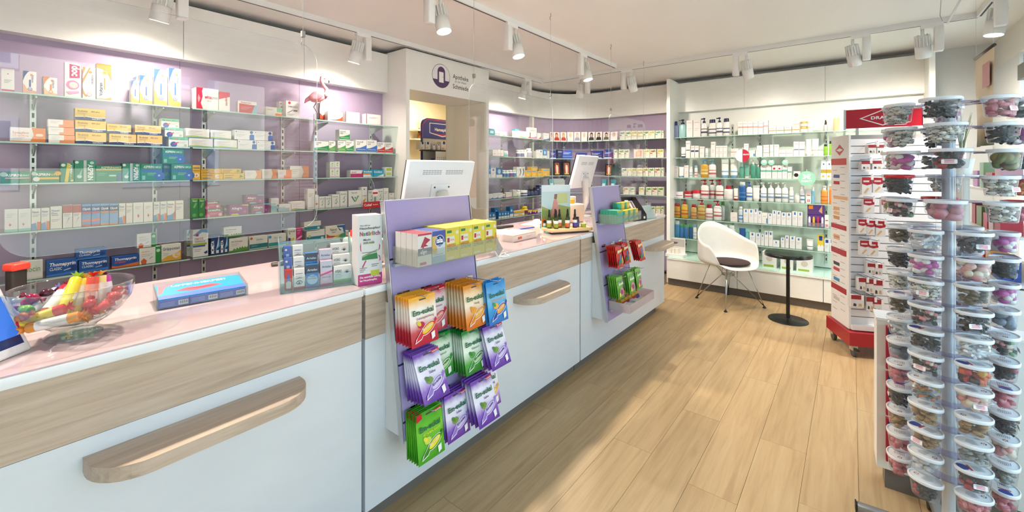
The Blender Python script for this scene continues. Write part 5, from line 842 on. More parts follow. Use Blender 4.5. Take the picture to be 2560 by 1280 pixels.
# bottles beyond the doorway
def EB(lev, items, place, G=G2):
    for kind, x0, x1, yt, cb, cc, cl, ds_ in items:
        pa, pt = zp('E', x0, yt); pb, _ = zp('E', x1, yt); Y = 3.50; A = onY(pa, pt, Y); B = onY(pb, pt, Y); n_, c_ = KN[kind]
        bottle(kind, ((A.x + B.x) / 2, Y + .02, lev + .0004), 0, B.x - A.x, A.z - lev, cb, cc, cl, ds_ + ' ' + place, A.x, G, n_, c_)
EB(LV2[1], [('pills', 491, 526, 490, 'F4F2EE', 'F2F0EA', '7A7AA0', 'white pill bottle'), ('pills', 530, 560, 488, 'F4F2EE', 'F2F0EA', '7A7AA0', 'white pill bottle'), ('pills', 563, 590, 486, 'F4F2EE', 'F2F0EA', None, 'white pill bottle'), ('pills', 592, 636, 472, 'F4F2EE', 'F2F0EA', 'B8B8C8', 'larger white pill bottle')], Q2)
EB(LV2[2], [('pills', 330, 362, 706, 'EAF0F4', 'F4F4F2', '4F9AD0', 'white and blue bottle'), ('pills', 366, 398, 706, 'EAF0F4', 'F4F4F2', '4F9AD0', 'white and blue bottle'), ('pills', 402, 436, 704, 'EAF0F4', 'F4F4F2', '9A5AA0', 'white and violet bottle'), ('pills', 440, 474, 704, 'EAF0F4', 'F4F4F2', '4F9AD0', 'white and blue bottle')], Q3)
EB(LV2[3], [('dropper', 330, 358, 900, '8A3A4A', '1E1A1A', 'E8D8D8', 'red dropper bottle'), ('pills', 482, 518, 918, 'F2F2EE', 'F0F0EA', None, 'white jar bottle'), ('jar', 526, 584, 922, '3A4A7A', 'F0F0EE', 'C8D0DC', 'navy jar with white lid'), ('pills', 586, 624, 906, '2A3458', '15151C', '4A5A88', 'black lidded navy bottle'), ('pills', 630, 664, 912, '2A3458', '15151C', '4A5A88', 'black lidded navy bottle'), ('pills', 668, 704, 908, '2A3458', '15151C', '4A5A88', 'black lidded navy bottle')], Q4)
EB(LV2[4], [('pills', 541, 592, 1095, 'E8C23A', 'F0CE2A', '5A2A6A', 'yellow and purple vitamin bottle')], Q5)
# round price signs hung on the white shelves
def disc(px, py, rpx, X, label, fn):
    p = onX(px, py, X); r = abs(onX(px - rpx, py, X).y - onX(px + rpx, py, X).y) / 2
    o = thing('price_disc', label, 'sign', (X, p.y, p.z), -math.pi / 2)
    v = circ(0, 0, r, 28); b = MB(); n = len(v)
    b.add([(q[0], -.001, q[1]) for q in v] + [(q[0], .001, q[1]) for q in v], [tuple(range(n)), tuple(range(2 * n - 1, n - 1, -1))] + [(i, n + i, n + (i + 1) % n, (i + 1) % n) for i in range(n)], M('8CC6AE' if fn != 'half' else 'F0EDEA')); b.build('disc', o)
    MB().box(-.004, .004, -.0004, .0004, r * .8, r * 1.25, clear('tag_strip', 'F4F6F6', 1, .2)).build('hanger', o)
    if fn == 'half':
        b = MB(); flat(b, circ(0, 0, r, 16, -math.pi / 2, math.pi / 2), -.0014, M('B01E36')); b.build('print', o)
        put_text('GRATIS', o, .006, .005, r * .2, 'FFFFFF', r * .85, -.0018)
    else:
        put_text('3€', o, 0, -r * .05, r * (.6 if fn == 'big' else .75), 'FFFFFF', r * 1.4, -.0016, 0, .03, 0, 'c')
        if fn == 'big': put_text('RABATT', o, 0, -r * .5, r * .26, 'FFFFFF', r * 1.2, -.0016, 0, .01, 0, 'c')
disc(1856, 389, 18, 5.565, 'half white, half dark red round sign on the second white shelf', 'half')
disc(2017, 446, 22, 5.555, 'large mint green round discount sign beside the narrow bay', 'big')
for px_, k in ((1910, 'leftmost'), (1928, 'middle'), (1963, 'rightmost')): disc(px_, 406, 8, 5.60 if k != 'middle' else 5.612, 'small mint round discount sign, %s of the three' % k, 'small')
# purple cosmetics display
X = 5.60; A, B = wall_at('G', 1422, 1584, 40, 0, X)
pd = thing('cosmetics_display', 'purple display of applicators on the fifth white shelf', 'display', (X, A.y, LVW[4] + .0005), -math.pi / 2); wd_ = A.y - B.y; hh = A.z - LVW[4]
MB().box(0, wd_, .05, .056, 0, hh, M('5E3A82', .4)).build('back_card', pd); MB().box(0, wd_, 0, .05, 0, .05, clear('lilac_acryl', 'D8C8E8', 1, .15)).build('tray', pd)
b = MB(); flat(b, [(.01, hh * .78), (.05, hh * .78), (.05, hh - .005), (.01, hh - .005)], .049, M('E8872E')); flat(b, [(.1, hh * .7), (wd_ - .02, hh * .6), (wd_ - .02, hh - .01), (.13, hh - .01)], .0488, M('D8A080')); b.build('print', pd)
for k, c in enumerate(('E8E4F4', 'F0B23A', 'B8243A', 'E4DCEC')): MB().lathe([(.008, .01), (.010, .02), (.010, .09), (.006, .11), (.0, .115)], M(c), 10, 1, 1, Matrix.Translation((.02 + k * wd_ * .25, .025, 0))).build('applicator', pd)
# ================================================================== purple display racks clamped to the counters
LEAN = .137
class Lean:
    """frame of a rack panel: local x along the counter, local z up the leaning face, front towards -y"""
    def __init__(s, x0, ytop, ztop, zbot): s.x0, s.yt, s.zt, s.zb = x0, ytop, ztop, zbot
    def y(s, z): return s.yt - (s.zt - z) * LEAN
def rack(label, x0, wd, ytop, ztop, zbot, breaks):
    e = thing('display_rack', label, 'rack', (x0, ytop, 0), 0, 'purple display racks')
    ang = math.atan(LEAN); hgt = (ztop - zbot) / math.cos(ang)
    T = Matrix.Translation((0, 0, ztop)) @ Matrix.Rotation(-ang, 4, 'X')        # local z down the face = negative
    zs = [0] + breaks + [hgt]
    for i in range(len(zs) - 1): MB().box(.004, wd - .004, 0, .014, -zs[i + 1] + .004, -zs[i] - (.004 if i else 0), LILAC_R, T).build('slat_panel', e)
    MB().box(.002, wd - .002, .012, .02, -hgt, 0, M('3A3440'), T).build('backing', e)
    for x in (-.004, wd): MB().box(x, x + .004, -.003, .024, -hgt, .002, M('C9CACC', .3, .6), T).build('edge_trim', e)
    MB().box(-.004, wd + .004, -.003, .024, 0, .004, M('E4E2E8', .35), T).build('edge_trim', e)
    # wedge cheeks back to the counter
    for x in (.006, wd - .018):
        yb = YCF - ytop + .009; zt_ = .90; yt_ = -(ztop - zt_) * LEAN + .02
        pr = [(yt_, zt_), (max(yb, yt_ + .004), zt_), (yb, zbot + .01), (-(ztop - zbot) * LEAN + .02, zbot + .01)]
        v = [(x, p[0], p[1]) for p in pr] + [(x + .012, p[0], p[1]) for p in pr]
        MB().add(v, [(0, 1, 2, 3), (7, 6, 5, 4), (0, 4, 5, 1), (1, 5, 6, 2), (2, 6, 7, 3), (3, 7, 4, 0)], M('E6E6E4')).build('cheek', e)
    return e
RK1 = (1.045, .495, 1.505, 1.315, .37); RK2 = (2.83, .475, 1.505, 1.31, .34)
r1 = rack('tall purple rack of cough sweet bags on the middle counter', *RK1, [.24, .44, .66, .88])
r2 = rack('smaller purple rack with sweets and bars on the far counter', *RK2, [.26, .48, .72])
def fy(RK, z): return RK[2] - (RK[3] - z) * LEAN
def tray(label, RK, z, x0, x1, dp, hf, hs, mat=FROST):
    yb = fy(RK, z) - .004
    e = thing('acrylic_tray', label, 'tray', ((x0 + x1) / 2, yb, z)); hw = (x1 - x0) / 2; th = .003
    MB().box(-hw, hw, -dp, 0, 0, th, mat).build('tray_floor', e); MB().box(-hw, hw, -dp, -dp + th, th, hf, mat).build('front_lip', e)
    for s in (-1, 1): MB().box(s * hw - (th if s > 0 else 0), s * hw + (0 if s > 0 else th), -dp + th, 0, th, hs, mat).build('side_wall', e)
    MB().box(-hw, hw, -th, 0, th, hs, mat).build('back_wall', e)
    MB().box(-hw - .004, hw + .004, -.02, 0, -.012, -.0005, M('B9C2CC', .3, .5)).build('support_bar', e)
    return e, yb
# rack 1 tray with cartons
t1, yb1 = tray('frosted tray of tea and throat cartons on the tall purple rack', RK1, 1.062, 1.06, 1.545, .155, .062, .07)
ALGO = ('F3EFEA', [R(0, .94, 1, 1, 'C84A55'), R(0, .33, 1, .55, '8E8E90'), P([(.2, .58), (.5, .9), (.62, .86), (.9, .78), (.55, .66), (.75, .6)], 'B8304A'), P([(.3, .55), (.4, .8), (.5, .75), (.42, .55)], 'C84A5A'), R(.15, .04, .6, .12, 'C84A55'), T_('algo', .18, .39, .11, 'FFFFFF', .6)])
ISLA = ('DCE8F2', [R(0, .62, 1, 1, '4A5FB0'), R(0, .3, .35, .85, 'E8C26A'), C(.55, .68, .36, 'E8EEF4'), C(.55, .68, .32, '22408E'), R(0, .0, 1, .22, 'A9C8E2'), T_('isla', .3, .63, .16, 'FFFFFF', .5, 0, .03), T_('med akut', .34, .53, .05, 'E4EAF4', .42)] + LN(.15, .26, .8, 2, .06))
ZIT = ('F3E04A', [R(.08, .84, .42, .92, '2F8A5A'), C(.82, .84, .11, 'F7F3DA'), R(.06, .52, .62, .74, 'F8F4E8'), R(.1, .56, .26, .7, 'C8262E'), R(.1, .04, .6, .1, 'F6F0C0'), T_('HEISSE', .06, .40, .095, 'C8432E', .7, 0, .012), T_('ZITRONE', .06, .29, .095, '5A8A3A', .78, 0, .012), T_('HEXAL', .3, .6, .06, 'B86A6A', .3)])
APF = ('F3DE4A', ZIT[1][:5] + [T_('HEISSER', .06, .40, .095, 'C8432E', .72, 0, .012), T_('APFEL', .06, .29, .095, '5A8A3A', .7, 0, .012), P([(.8, .2), (1, .2), (1, .6), (.86, .6)], 'E8A83A')])
yF = yb1 - .150; zt = 1.0655; xw = .0775
def on_tray(x, y, w_, h_, d_, des, lab, grp, top=None): return carton(lab, (x, y, zt), 0, w_, h_, d_, des[0], des[1], x * 10 - y, grp, top=top)
for k in range(4): on_tray(1.066, yF + k * .036, .070, .128, .034, ALGO, 'white and red coral throat tablet carton, %s in its file' % ['first', 'second', 'third', 'last'][k], 'throat cartons in the rack tray', 'C2505C')
for k in range(4): on_tray(1.139, yF + k * .036, .070, .130, .034, ISLA, 'blue pastille carton with round emblem, %s in its file' % ['first', 'second', 'third', 'last'][k], 'throat cartons in the rack tray', '4A5FB0')
for j in range(4):
    for k in range(2):
        on_tray(1.212 + j * .081, yF + k * .073, .079, .135, .071, APF if j == 3 else ZIT, 'yellow hot drink carton, %s file, %s' % (['first', 'second', 'third', 'fourth'][j], ['front one', 'one behind it'][k]), 'hot drink cartons in the rack tray')
# ------------------------------------------------------------------ bags
def bag_mat(name, stops):
    m, t, b = bsdf_mat(name); tc = t.nodes.new('ShaderNodeTexCoord'); sp = t.nodes.new('ShaderNodeSeparateXYZ'); r = t.nodes.new('ShaderNodeValToRGB')
    t.links.new(tc.outputs['Generated'], sp.inputs[0]); n = t.nodes.new('ShaderNodeTexNoise'); n.inputs['Scale'].default_value = 3; t.links.new(tc.outputs['Generated'], n.inputs[0])
    ad = t.nodes.new('ShaderNodeMath'); ad.operation = 'MULTIPLY_ADD'; ad.inputs[1].default_value = .14; t.links.new(n.outputs[0], ad.inputs[0]); t.links.new(sp.outputs[2], ad.inputs[2])
    t.links.new(ad.outputs[0], r.inputs[0]); e = r.color_ramp.elements
    e[0].position = stops[0][0]; e[0].color = rgb(stops[0][1]); e[1].position = stops[-1][0]; e[1].color = rgb(stops[-1][1])
    for p, c in stops[1:-1]: x = e.new(p); x.color = rgb(c)
    t.links.new(r.outputs[0], b.inputs['Base Color']); b.inputs['Roughness'].default_value = .22; return m
def bag_mesh(w_, h_, th, mat, seed):
    rr = random.Random(seed); b = MB(); nx, nz = 8, 10
    for side in (-1, 1):
        v = []
        for j in range(nz + 1):
            for i in range(nx + 1):
                u, q = i / nx, j / nz; prof = max(0, (1 - (2 * u - 1) ** 2)) ** .6 * max(0, math.sin(math.pi * min(1, max(0, (q - .04) / .84)))) ** .7
                y = side * (th / 2 * prof + .0006) + rr.uniform(-.0009, .0009) * prof
                v.append(((u - .5) * w_, y, (q - 1) * h_))
        f = [(j * (nx + 1) + i, j * (nx + 1) + i + 1, (j + 1) * (nx + 1) + i + 1, (j + 1) * (nx + 1) + i) for j in range(nz) for i in range(nx)]
        if side > 0: f = [q[::-1] for q in f]
        b.add(v, f, mat, True)
    return b.mesh('bag')
BG = {'granat': ('red and yellow', [(.06, 'B8203A'), (.38, 'C8404A'), (.58, 'F4E2DA'), (.8, 'F6EEE0'), (1.06, 'F2B03A')], 'Granatapfel-Honig', 'D82A3A', 'F2C83A', '8A3A5A'),
      'kirsch': ('cherry red', [(.06, 'B01E36'), (.35, 'D88A98'), (.6, 'F6E6EA'), (.85, 'F0D0D6'), (1.05, 'C0303E')], 'Wildkirsche', 'C83A44', 'E88A8A', '8A4A6A'),
      'honig': ('orange honey', [(.06, 'D0661E'), (.35, 'E8913A'), (.6, 'F6E6CC'), (.85, 'F4D6A8'), (1.05, 'E08A2A')], 'Honig', 'E88A2A', 'F2B24A', '9A4A2A'),
      'manuka': ('bright blue', [(.06, '2A6FC0'), (.4, '3F9AD8'), (.65, '7FC2E8'), (1.05, '2F8AD0')], 'MANUKA HONIG', '2A4AA8', 'F2A84A', 'F0A24A'),
      'salbei': ('violet and white', [(.06, '5E2E96'), (.34, '8A5FC0'), (.56, 'E8E2F2'), (.84, 'EDE8F4'), (1.06, '7A4AB0')], 'Salbei', '9A7AD0', 'D8C8EE', '3A2A5A'),
      'klass': ('green and white', [(.06, '1E7A2E'), (.34, '5AAA4A'), (.58, 'EAF2E2'), (.85, 'DCEAD2'), (1.06, '2A8A3A')], 'Klassisch', '3A9A3A', 'BFE0A8', '3F7A4A'),
      'vita': ('lime green', [(.06, '3A9A1E'), (.4, '5CB82E'), (.7, '74C83A'), (1.05, '4AA82A')], 'VITAMIN SHOT', '3A8A1E', 'F2E23A', 'F2E23A'),
      'honigs': ('violet and yellow', [(.06, '6A3A9A'), (.36, 'C8A8D8'), (.6, 'F2EAF0'), (.85, 'EFE6F4'), (1.06, '7A4AB0')], 'Salbei-Honig', 'E8B03A', 'F2D06A', '4A3A6A')}
BW, BH = .132, .188
_bm = {}
def bag(kind, loc, tilt, rz, label, key, front, grp):
    d = BG[kind]
    if kind not in _bm:
        mt = bag_mat('bag_' + kind, d[1]); _bm[kind] = [bag_mesh(BW, BH, .0108, mt, s) for s in (1, 2)]
        b = MB(); hx = lambda u: (u - .5) * BW; hz = lambda v: (v - 1) * BH; yy = -.0074
        def fl_(pts, c, k): b.add([(hx(p[0]), yy - .00015 * k, hz(p[1])) for p in pts], [tuple(range(len(pts)))], M(c, .25))
        el = lambda cx, cy, rx, ry, n=20, rot=.45: [(cx + (rx * math.cos(a) * math.cos(rot) - ry * math.sin(a) * math.sin(rot)), cy + (rx * math.cos(a) * math.sin(rot) + ry * math.sin(a) * math.cos(rot)) * BW / BH) for a in [2 * math.pi * i / n for i in range(n)]]
        fl_([(.1, .08), (.34, .13), (.46, .24), (.38, .33), (.2, .2), (.14, .16)], 'F4F0F4', 1); fl_([(.12, .1), (.33, .145), (.44, .24), (.38, .31), (.2, .19)], d[3], 2)
        fl_(el(.6, .32, .30, .15), 'F6F2F4', 1.5); fl_(el(.6, .32, .28, .13), d[3], 3); fl_(el(.6, .32, .24, .10), d[4], 4); fl_([(.78, .38), (.92, .5), (.96, .44), (.84, .34)], d[3], 2)
        fl_(el(.36, .42, .13, .10, 12, 0), {'granat': 'C8284A', 'kirsch': 'D8304A', 'honig': 'F2A23A', 'manuka': 'F2B04A', 'salbei': '7A9A4A', 'klass': '5AA84A', 'vita': 'C8DC5A', 'honigs': 'E8B83A'}[kind], 2.2)
        fl_(el(.28, .46, .06, .10, 10, .8), {'granat': 'E8C83A', 'kirsch': 'C02A3A', 'honig': 'E89A2A', 'manuka': '4A9A4A', 'salbei': '5A8A3A', 'klass': '3A8A3A', 'vita': 'F2E04A', 'honigs': '9A6AC0'}[kind], 2.6)
        fl_([(.70, .2), (.84, .23), (.84, .1), (.72, .06)], 'F4F2F0', 5)
        if kind in ('salbei', 'kirsch', 'vita'): fl_([(.66, .90), (.96, .92), (.96, .975), (.66, .955)], 'C8242E', 2)
        if kind == 'vita': fl_([(0, .86), (.2, .9), (.2, 1), (0, 1)], 'C8242E', 2)
        _bm[kind].append(b.mesh('print'))
    o = tag(link('sweet_bag', _bm[kind][key % 2], None, loc, (tilt, 0, rz)), label, 'bag', grp, None)
    link('print', _bm[kind][2], o)
    MB_ = link('hang_slot', HANG, o)
    if front:
        put_text('Em-eukal', o, -.42 * BW, -.36 * BH, .105 * BH, '1E6A4A', .84 * BW, -.0090, 0, .03)
        put_text(d[2], o, 0.02 * BW, -.46 * BH, .05 * BH, d[5], .66 * BW, -.0090, 0, .006, 0, 'c')
        put_text('Em-eukal', o, -.08 * BW, -.72 * BH, .05 * BH, '3A2A5A' if kind in ('salbei', 'klass') else 'F6E8D0', .38 * BW, -.0090, .33, .02)
        if kind in ('salbei', 'kirsch', 'vita'): put_text('Zuckerfrei', o, .18 * BW, -.085 * BH, .026 * BH, 'FFFFFF', .27 * BW, -.0090, .06)
    else: put_text('Em-eukal', o, -.42 * BW, -.36 * BH, .105 * BH, '1E6A4A', .84 * BW, -.0090, 0, .03)
    return o
HANG = MB().box(-.016, .016, -.0030, -.0022, -.016, -.011, M('4A4640')).mesh('hang_slot')
def bags(kind, x, ztop, yf, n, sp, tilt, lab, RK, grp='cough sweet bags on the tall rack', dx=0.0):
    yb = fy(RK, ztop)
    h = thing('display_hook', 'chrome rack hook carrying ' + lab, 'hook', (x + BW / 2, yb, ztop - .012), 0, 'rack hooks')
    MB().tube([(0, 0, 0), (0, yf - yb - .02, .012), (0, yf - yb - .035, .02)], .0022, CHROME, 6).build('prong', h); MB().box(-.03, .03, -.004, .0, -.012, .008, CHROME).build('back_plate', h)
    for k in range(n):
        tl = tilt * (1 - .12 * k) if n > 1 else tilt
        pos = 'front bag' if k == 0 else ('bag just behind the front' if k == 1 else ('rearmost bag' if k == n - 1 else 'bag %s from the front' % ['', '', 'third', 'fourth', 'fifth', 'sixth', 'seventh'][k]))
        bag(kind, (x + BW / 2 - dx * k, yf + k * sp, ztop - .001 * (k % 2)), -tl, rnd.uniform(-.02, .02), '%s of %s' % (pos, lab), k, k == 0, grp)
RD = math.radians
bags('granat', 1.035, .945, 1.335, 6, .017, RD(7), 'the red and yellow pomegranate honey stack', RK1)
bags('kirsch', 1.155, .942, 1.405, 2, .018, RD(6), 'the cherry red stack', RK1)
bags('honig', 1.297, .942, 1.305, 7, .018, RD(8), 'the orange honey stack', RK1)
bags('manuka', 1.415, .935, 1.28, 3, .018, RD(8), 'the bright blue stack', RK1)
bags('salbei', 1.060, .716, 1.345, 6, .0115, RD(24), 'the violet stack below the pomegranate bags', RK1)
bags('klass', 1.178, .735, 1.395, 2, .017, RD(8), 'the half hidden green stack', RK1)
bags('klass', 1.318, .732, 1.335, 6, .013, RD(10), 'the green and white stack', RK1)
bags('salbei', 1.420, .728, 1.305, 5, .017, RD(20), 'the violet stack below the blue bags', RK1)
bags('vita', 1.052, .494, 1.315, 6, .0115, RD(7), 'the lime green stack', RK1)
bags('salbei', 1.205, .500, 1.322, 4, .016, RD(8), 'the violet stack beside the lime green bags', RK1)
bags('salbei', 1.322, .525, 1.285, 4, .018, RD(18), 'the violet stack low in the middle', RK1)
bags('honigs', 1.412, .530, 1.335, 1, .018, RD(12), 'the violet and yellow single bag', RK1)
# ------------------------------------------------------------------ rack 2 stock
t2, yb2 = tray('frosted tray of green and yellow cartons on the smaller purple rack', RK2, 1.045, 2.86, 3.31, .15, .062, .068)
GY = ('F0D23A', [R(0, 0, .32, 1, '3FB89A'), P([(.32, .3), (1, .5), (1, .2), (.32, .1)], '3FB89A'), C(.7, .75, .18, 'F6E88A')])
for k in range(6): carton('green and yellow dextrose carton, %s in the upright file' % ['first', 'second', 'third', 'fourth', 'fifth', 'sixth'][k], (2.875 + .0 * k, yb2 - .142 + k * .0225, 1.0485), 0, .105, .095, .021, '3FB89A', [R(.05, .05, .95, .95, '58C4A8'), R(0, .86, 1, 1, 'F0D23A')], k, 'cartons in the smaller rack tray', side='2FA888')
for k in range(3):
    for j in range(2): carton('yellow carton with green band, %s of the %s file' % (['front', 'rear'][j], ['first', 'second', 'third'][k]), (2.99 + k * .095, yb2 - .14 + j * .07, 1.0485), 0, .085, .085 + .05 * (j and k > 0), .06, GY[0], GY[1], k, 'cartons in the smaller rack tray', side='3FB89A')
BG2 = {'red': ('C8262A', 'F2C83A', '2F7A3A', '4A8AC8'), 'green': ('5FA83A', 'F4D0DC', 'C86A9A', 'F0D84A')}
_b2 = {}
def small_bag(kind, loc, tilt, label, k, grp):
    c = BG2[kind]
    if kind not in _b2:
        mt = bag_mat('small_bag_' + kind, [(.1, c[0]), (.5, c[0]), (1.0, {'red': 'D84038', 'green': '8CC85A'}[kind])])
        b = MB(); w_, h_ = .105, .155
        def fl_(pts, col, q): b.add([((p[0] - .5) * w_, -.0088 - .00015 * q, (p[1] - 1) * h_) for p in pts], [tuple(range(len(pts)))], M(col, .3))
        if kind == 'red': fl_([(.08, .66), (.92, .74), (.92, .84), (.08, .78)], 'F2C83A', 1); fl_([(.4, .2), (.6, .18), (.66, .6), (.46, .62)], c[3], 1); fl_([(.08, .1), (.4, .2), (.3, .42), (.1, .3)], c[2], 1); fl_([(.66, .12), (.92, .2), (.9, .5), (.7, .4)], 'F0B03A', 1)
        else: fl_([(.5 + .34 * math.cos(a), .3 + .2 * math.sin(a)) for a in [i * .42 for i in range(15)]], 'D88AA8', 1); fl_([(.5 + .2 * math.cos(a), .3 + .11 * math.sin(a)) for a in [i * .42 for i in range(15)]], '9A4A5A', 2); fl_([(.12, .62), (.88, .62), (.84, .84), (.16, .84)], 'D8ECC0', 1); fl_([(.1, .12), (.3, .1), (.34, .28), (.14, .3)], 'F0D84A', 3)
        _b2[kind] = (bag_mesh(w_, h_, .015, mt, 5), b.mesh('print'))
    o = tag(link('gummy_bag', _b2[kind][0], None, loc, (-tilt, 0, rnd.uniform(-.03, .03))), label, 'bag', grp); link('print', _b2[kind][1], o)
    put_text({'red': 'Bären', 'green': 'TIEREN'}[kind], o, -.034, -.046, .018, 'FFFFFF' if kind == 'red' else '2F7A2E', .07, -.0098, .06, .02)
    return o
def small_stack(kind, x, z, yf, n, tilt, lab, RK=RK2):
    yb = fy(RK, z); h = thing('display_hook', 'chrome rack hook carrying ' + lab, 'hook', (x, yb, z - .01), 0, 'rack hooks')
    MB().tube([(0, 0, 0), (0, yf - yb - .04, .014), (0, yf - yb - .055, .022)], .0022, CHROME, 6).build('prong', h); MB().box(-.03, .03, -.004, 0, -.01, .008, CHROME).build('back_plate', h)
    for k in range(n): small_bag(kind, (x, yf + k * .0165, z), tilt, '%s of %s' % (['front bag', 'second bag', 'third bag', 'fourth bag', 'rearmost bag', 'hidden last bag'][k], lab), k, 'gummy bags on the smaller rack')
small_stack('red', 2.905, .885, 1.33, 5, RD(8), 'the near red gummy stack'); small_stack('red', 3.06, .885, 1.35, 4, RD(12), 'the middle red gummy stack'); small_stack('red', 3.20, .89, 1.30, 4, RD(16), 'the far red gummy stack')
small_stack('green', 2.90, .665, 1.32, 5, RD(8), 'the near green gummy stack'); small_stack('green', 3.05, .675, 1.30, 3, RD(9), 'the middle green gummy stack'); small_stack('green', 3.16, .685, 1.29, 3, RD(9), 'the far green gummy stack')
t3, yb3 = tray('pale tray of bars low on the smaller purple rack', RK2, .425, 2.86, 3.33, .16, .06, .065, clear('pink_tray', 'F0DCDC', .8, .3, .15))
for k in range(5): carton('yellow and red fruit bar box in the low tray, %s from near end' % ['first', 'second', 'third', 'fourth', 'fifth'][k], (2.97 + k * .065, yb3 - .06, .4285), 0, .058, .10, .04, 'E8B02E', [R(0, .0, 1, .3, ['C8343A', 'D8404A', 'E86A5A', 'C8343A', '3A4A9A'][k]), R(.1, .5, .9, .7, '6A3A1A')], k, 'bars in the low tray', 'box', 'bar_box', -.35)
for k in range(5): carton('wrapped bar lying in the low tray, %s from near end' % ['first', 'second', 'third', 'fourth', 'fifth'][k], (2.88 + k * .055, yb3 - .15, .4285), 0, .05, .028 + .01 * (k % 2), .07, ['C8404A', 'E8ECF0', 'D8DCE8', 'E8ECF0', 'F0E8E8'][k], [R(.1, .2, .9, .5, '6A7AB0')], k, 'bars in the low tray', 'bar', 'snack_bar')
# ================================================================== things on the counters
Z0 = ZCT + .0006
# glass bowl of wrapped candies
bc_ = onZ(185, 838, ZCT); bowl_loc = (bc_.x, bc_.y + .0, Z0)
rb = .5 * (onZ(330, 700, 1.15) - onZ(30, 735, 1.15)).length
RB_, HB = .131, .142
bw_ = tag(MB().lathe([(.060, 0), (.060, .006), (.052, .012), (.044, .020), (.052, .030), (.080, .046), (.107, .070), (.124, .100), (RB_ - .002, .126), (RB_ + .001, HB), (RB_ - .003, HB + .002), (RB_ - .006, HB - .002), (.119, .102), (.102, .074), (.075, .051), (.04, .036), (.0, .034)], BOWLG, 48, 1, 1).build('candy_bowl', None, bowl_loc), 'clear glass footed bowl full of wrapped sweets on the near counter', 'bowl')
def wrapped(loc, rot, ln, r, c1, c2, c3, label, key, txt=True):
    o = thing('candy_roll', label, 'candy', loc, 0, 'sweets in the glass bowl'); o.rotation_euler = rot
    MB().lathe([(r * .9, -ln * .5), (r, -ln * .48), (r, ln * .48), (r * .9, ln * .5)], M(c1, .25), 14).build('roll', o)
    MB().lathe([(r * 1.02, -ln * .32), (r * 1.02, ln * .30)], M(c2, .3), 14, 1, 1, None, True, False, False).build('paper_sleeve', o)
    for s in (-1, 1):
        b = MB(); n = 12; v = [(0, 0, s * ln * .5)]
        for k in range(n): a = 2 * math.pi * k / n; q = r * (1.25 if k % 2 else .7); v.append((q * math.cos(a), q * math.sin(a), s * (ln * .5 + r * (1.1 if k % 2 else .8))))
        b.add(v, [(0, 1 + k, 1 + (k + 1) % n) for k in range(n)], M(c3, .2)); b.build('twist', o)
    b = MB(); b.add([(r * 1.04 * math.cos(a), r * 1.04 * math.sin(a), z) for z in (-ln * .12, ln * .08) for a in [-.5 + i * .2 for i in range(6)]], [(i, i + 1, 7 + i, 6 + i) for i in range(5)], M('F6F0EC')); b.build('print', o)
    return o
cand = [((-.085, -.045, .087), (RD(72), 0, RD(68)), .13, .0165, 'D02838', 'F0CE4A', 'C8203A', 'red and yellow roll lying low at the front of the bowl'),
        ((-.055, -.082, .072), (RD(80), 0, RD(62)), .13, .016, 'F09A3A', 'F0E4DA', 'E8872A', 'orange and white roll lowest in the bowl'),
        ((-.045, .0, .118), (RD(-58), 0, RD(-35)), .13, .0165, 'B81E34', 'F1ECE6', 'A81838', 'crimson and white roll standing slanted'),
        ((-.075, .02, .115), (RD(-62), 0, RD(-45)), .125, .0155, 'C9BCDD', 'ECE8F0', '9A86C8', 'lilac and white roll leaning'),
        ((-.012, -.005, .128), (RD(-40), 0, RD(-30)), .135, .0165, 'D8D02E', 'EEDC4A', 'A8CE2E', 'lime yellow roll standing slanted'),
        ((.018, .012, .12), (RD(-28), 0, RD(-30)), .12, .015, 'F0DE5A', 'F4ECD0', 'E8B03A', 'pale yellow roll in the middle'),
        ((.042, -.012, .122), (RD(-12), 0, RD(-30)), .125, .016, 'E85A4A', 'F4A28A', 'D8281E', 'coral red roll standing upright'),
        ((.068, .006, .122), (RD(-8), 0, RD(-10)), .12, .016, 'F2D68A', 'F4EAD8', 'F0A63A', 'cream and yellow roll standing upright'),
        ((.09, .022, .118), (RD(-14), 0, RD(20)), .115, .0145, 'C23A9A', 'F2EAF0', '6A2A5A', 'magenta and white roll standing upright'),
        ((-.055, .055, .098), (RD(60), 0, RD(80)), .11, .016, '6A1E4A', '8A2A5A', '5A1A3E', 'dark purple roll at the rear of the bowl'),
        ((.03, .06, .09), (RD(75), 0, RD(100)), .11, .016, 'F0A23A', 'F4D6A0', 'E8872A', 'orange roll at the rear of the bowl'),
        ((.0, .0, .062), (RD(88), 0, RD(20)), .12, .016, 'D8A03A', 'F0DCA8', 'E0902E', 'amber roll buried in the middle')]
for i, (p, r_, ln, rr, c1, c2, c3, lb) in enumerate(cand):
    wrapped((bowl_loc[0] + p[0] * .8, bowl_loc[1] + p[1] * .8, bowl_loc[2] + p[2] * .88), r_, ln * .8, rr * .84, c1, c2, c3, lb, i)
def lolly(p, r, c, lb):
    o = tag(MB().ball((0, 0, 0), (r, r, r * .8), clear('candy_red', 'E88A8A', 1, .5) if c == 'R' else M(c, .15), 12, 8).build('wrapped_sweet', None, (bowl_loc[0] + p[0] * .85, bowl_loc[1] + p[1] * .85, bowl_loc[2] + p[2] * .9)), lb, 'candy', 'sweets in the glass bowl')
    for s in (-1, 1):
        b = MB(); v = [(s * r * .9, 0, 0)] + [(s * r * 1.7, r * .6 * math.cos(a), r * .6 * math.sin(a)) for a in [i * .785 for i in range(8)]]
        b.add(v, [(0, 1 + i, 1 + (i + 1) % 8) for i in range(8)], M('D8303A' if c == 'R' else c, .15)); b.build('twist', o)
    o.rotation_euler = (rnd.uniform(-.5, .5), rnd.uniform(-.5, .5), rnd.uniform(0, 3))
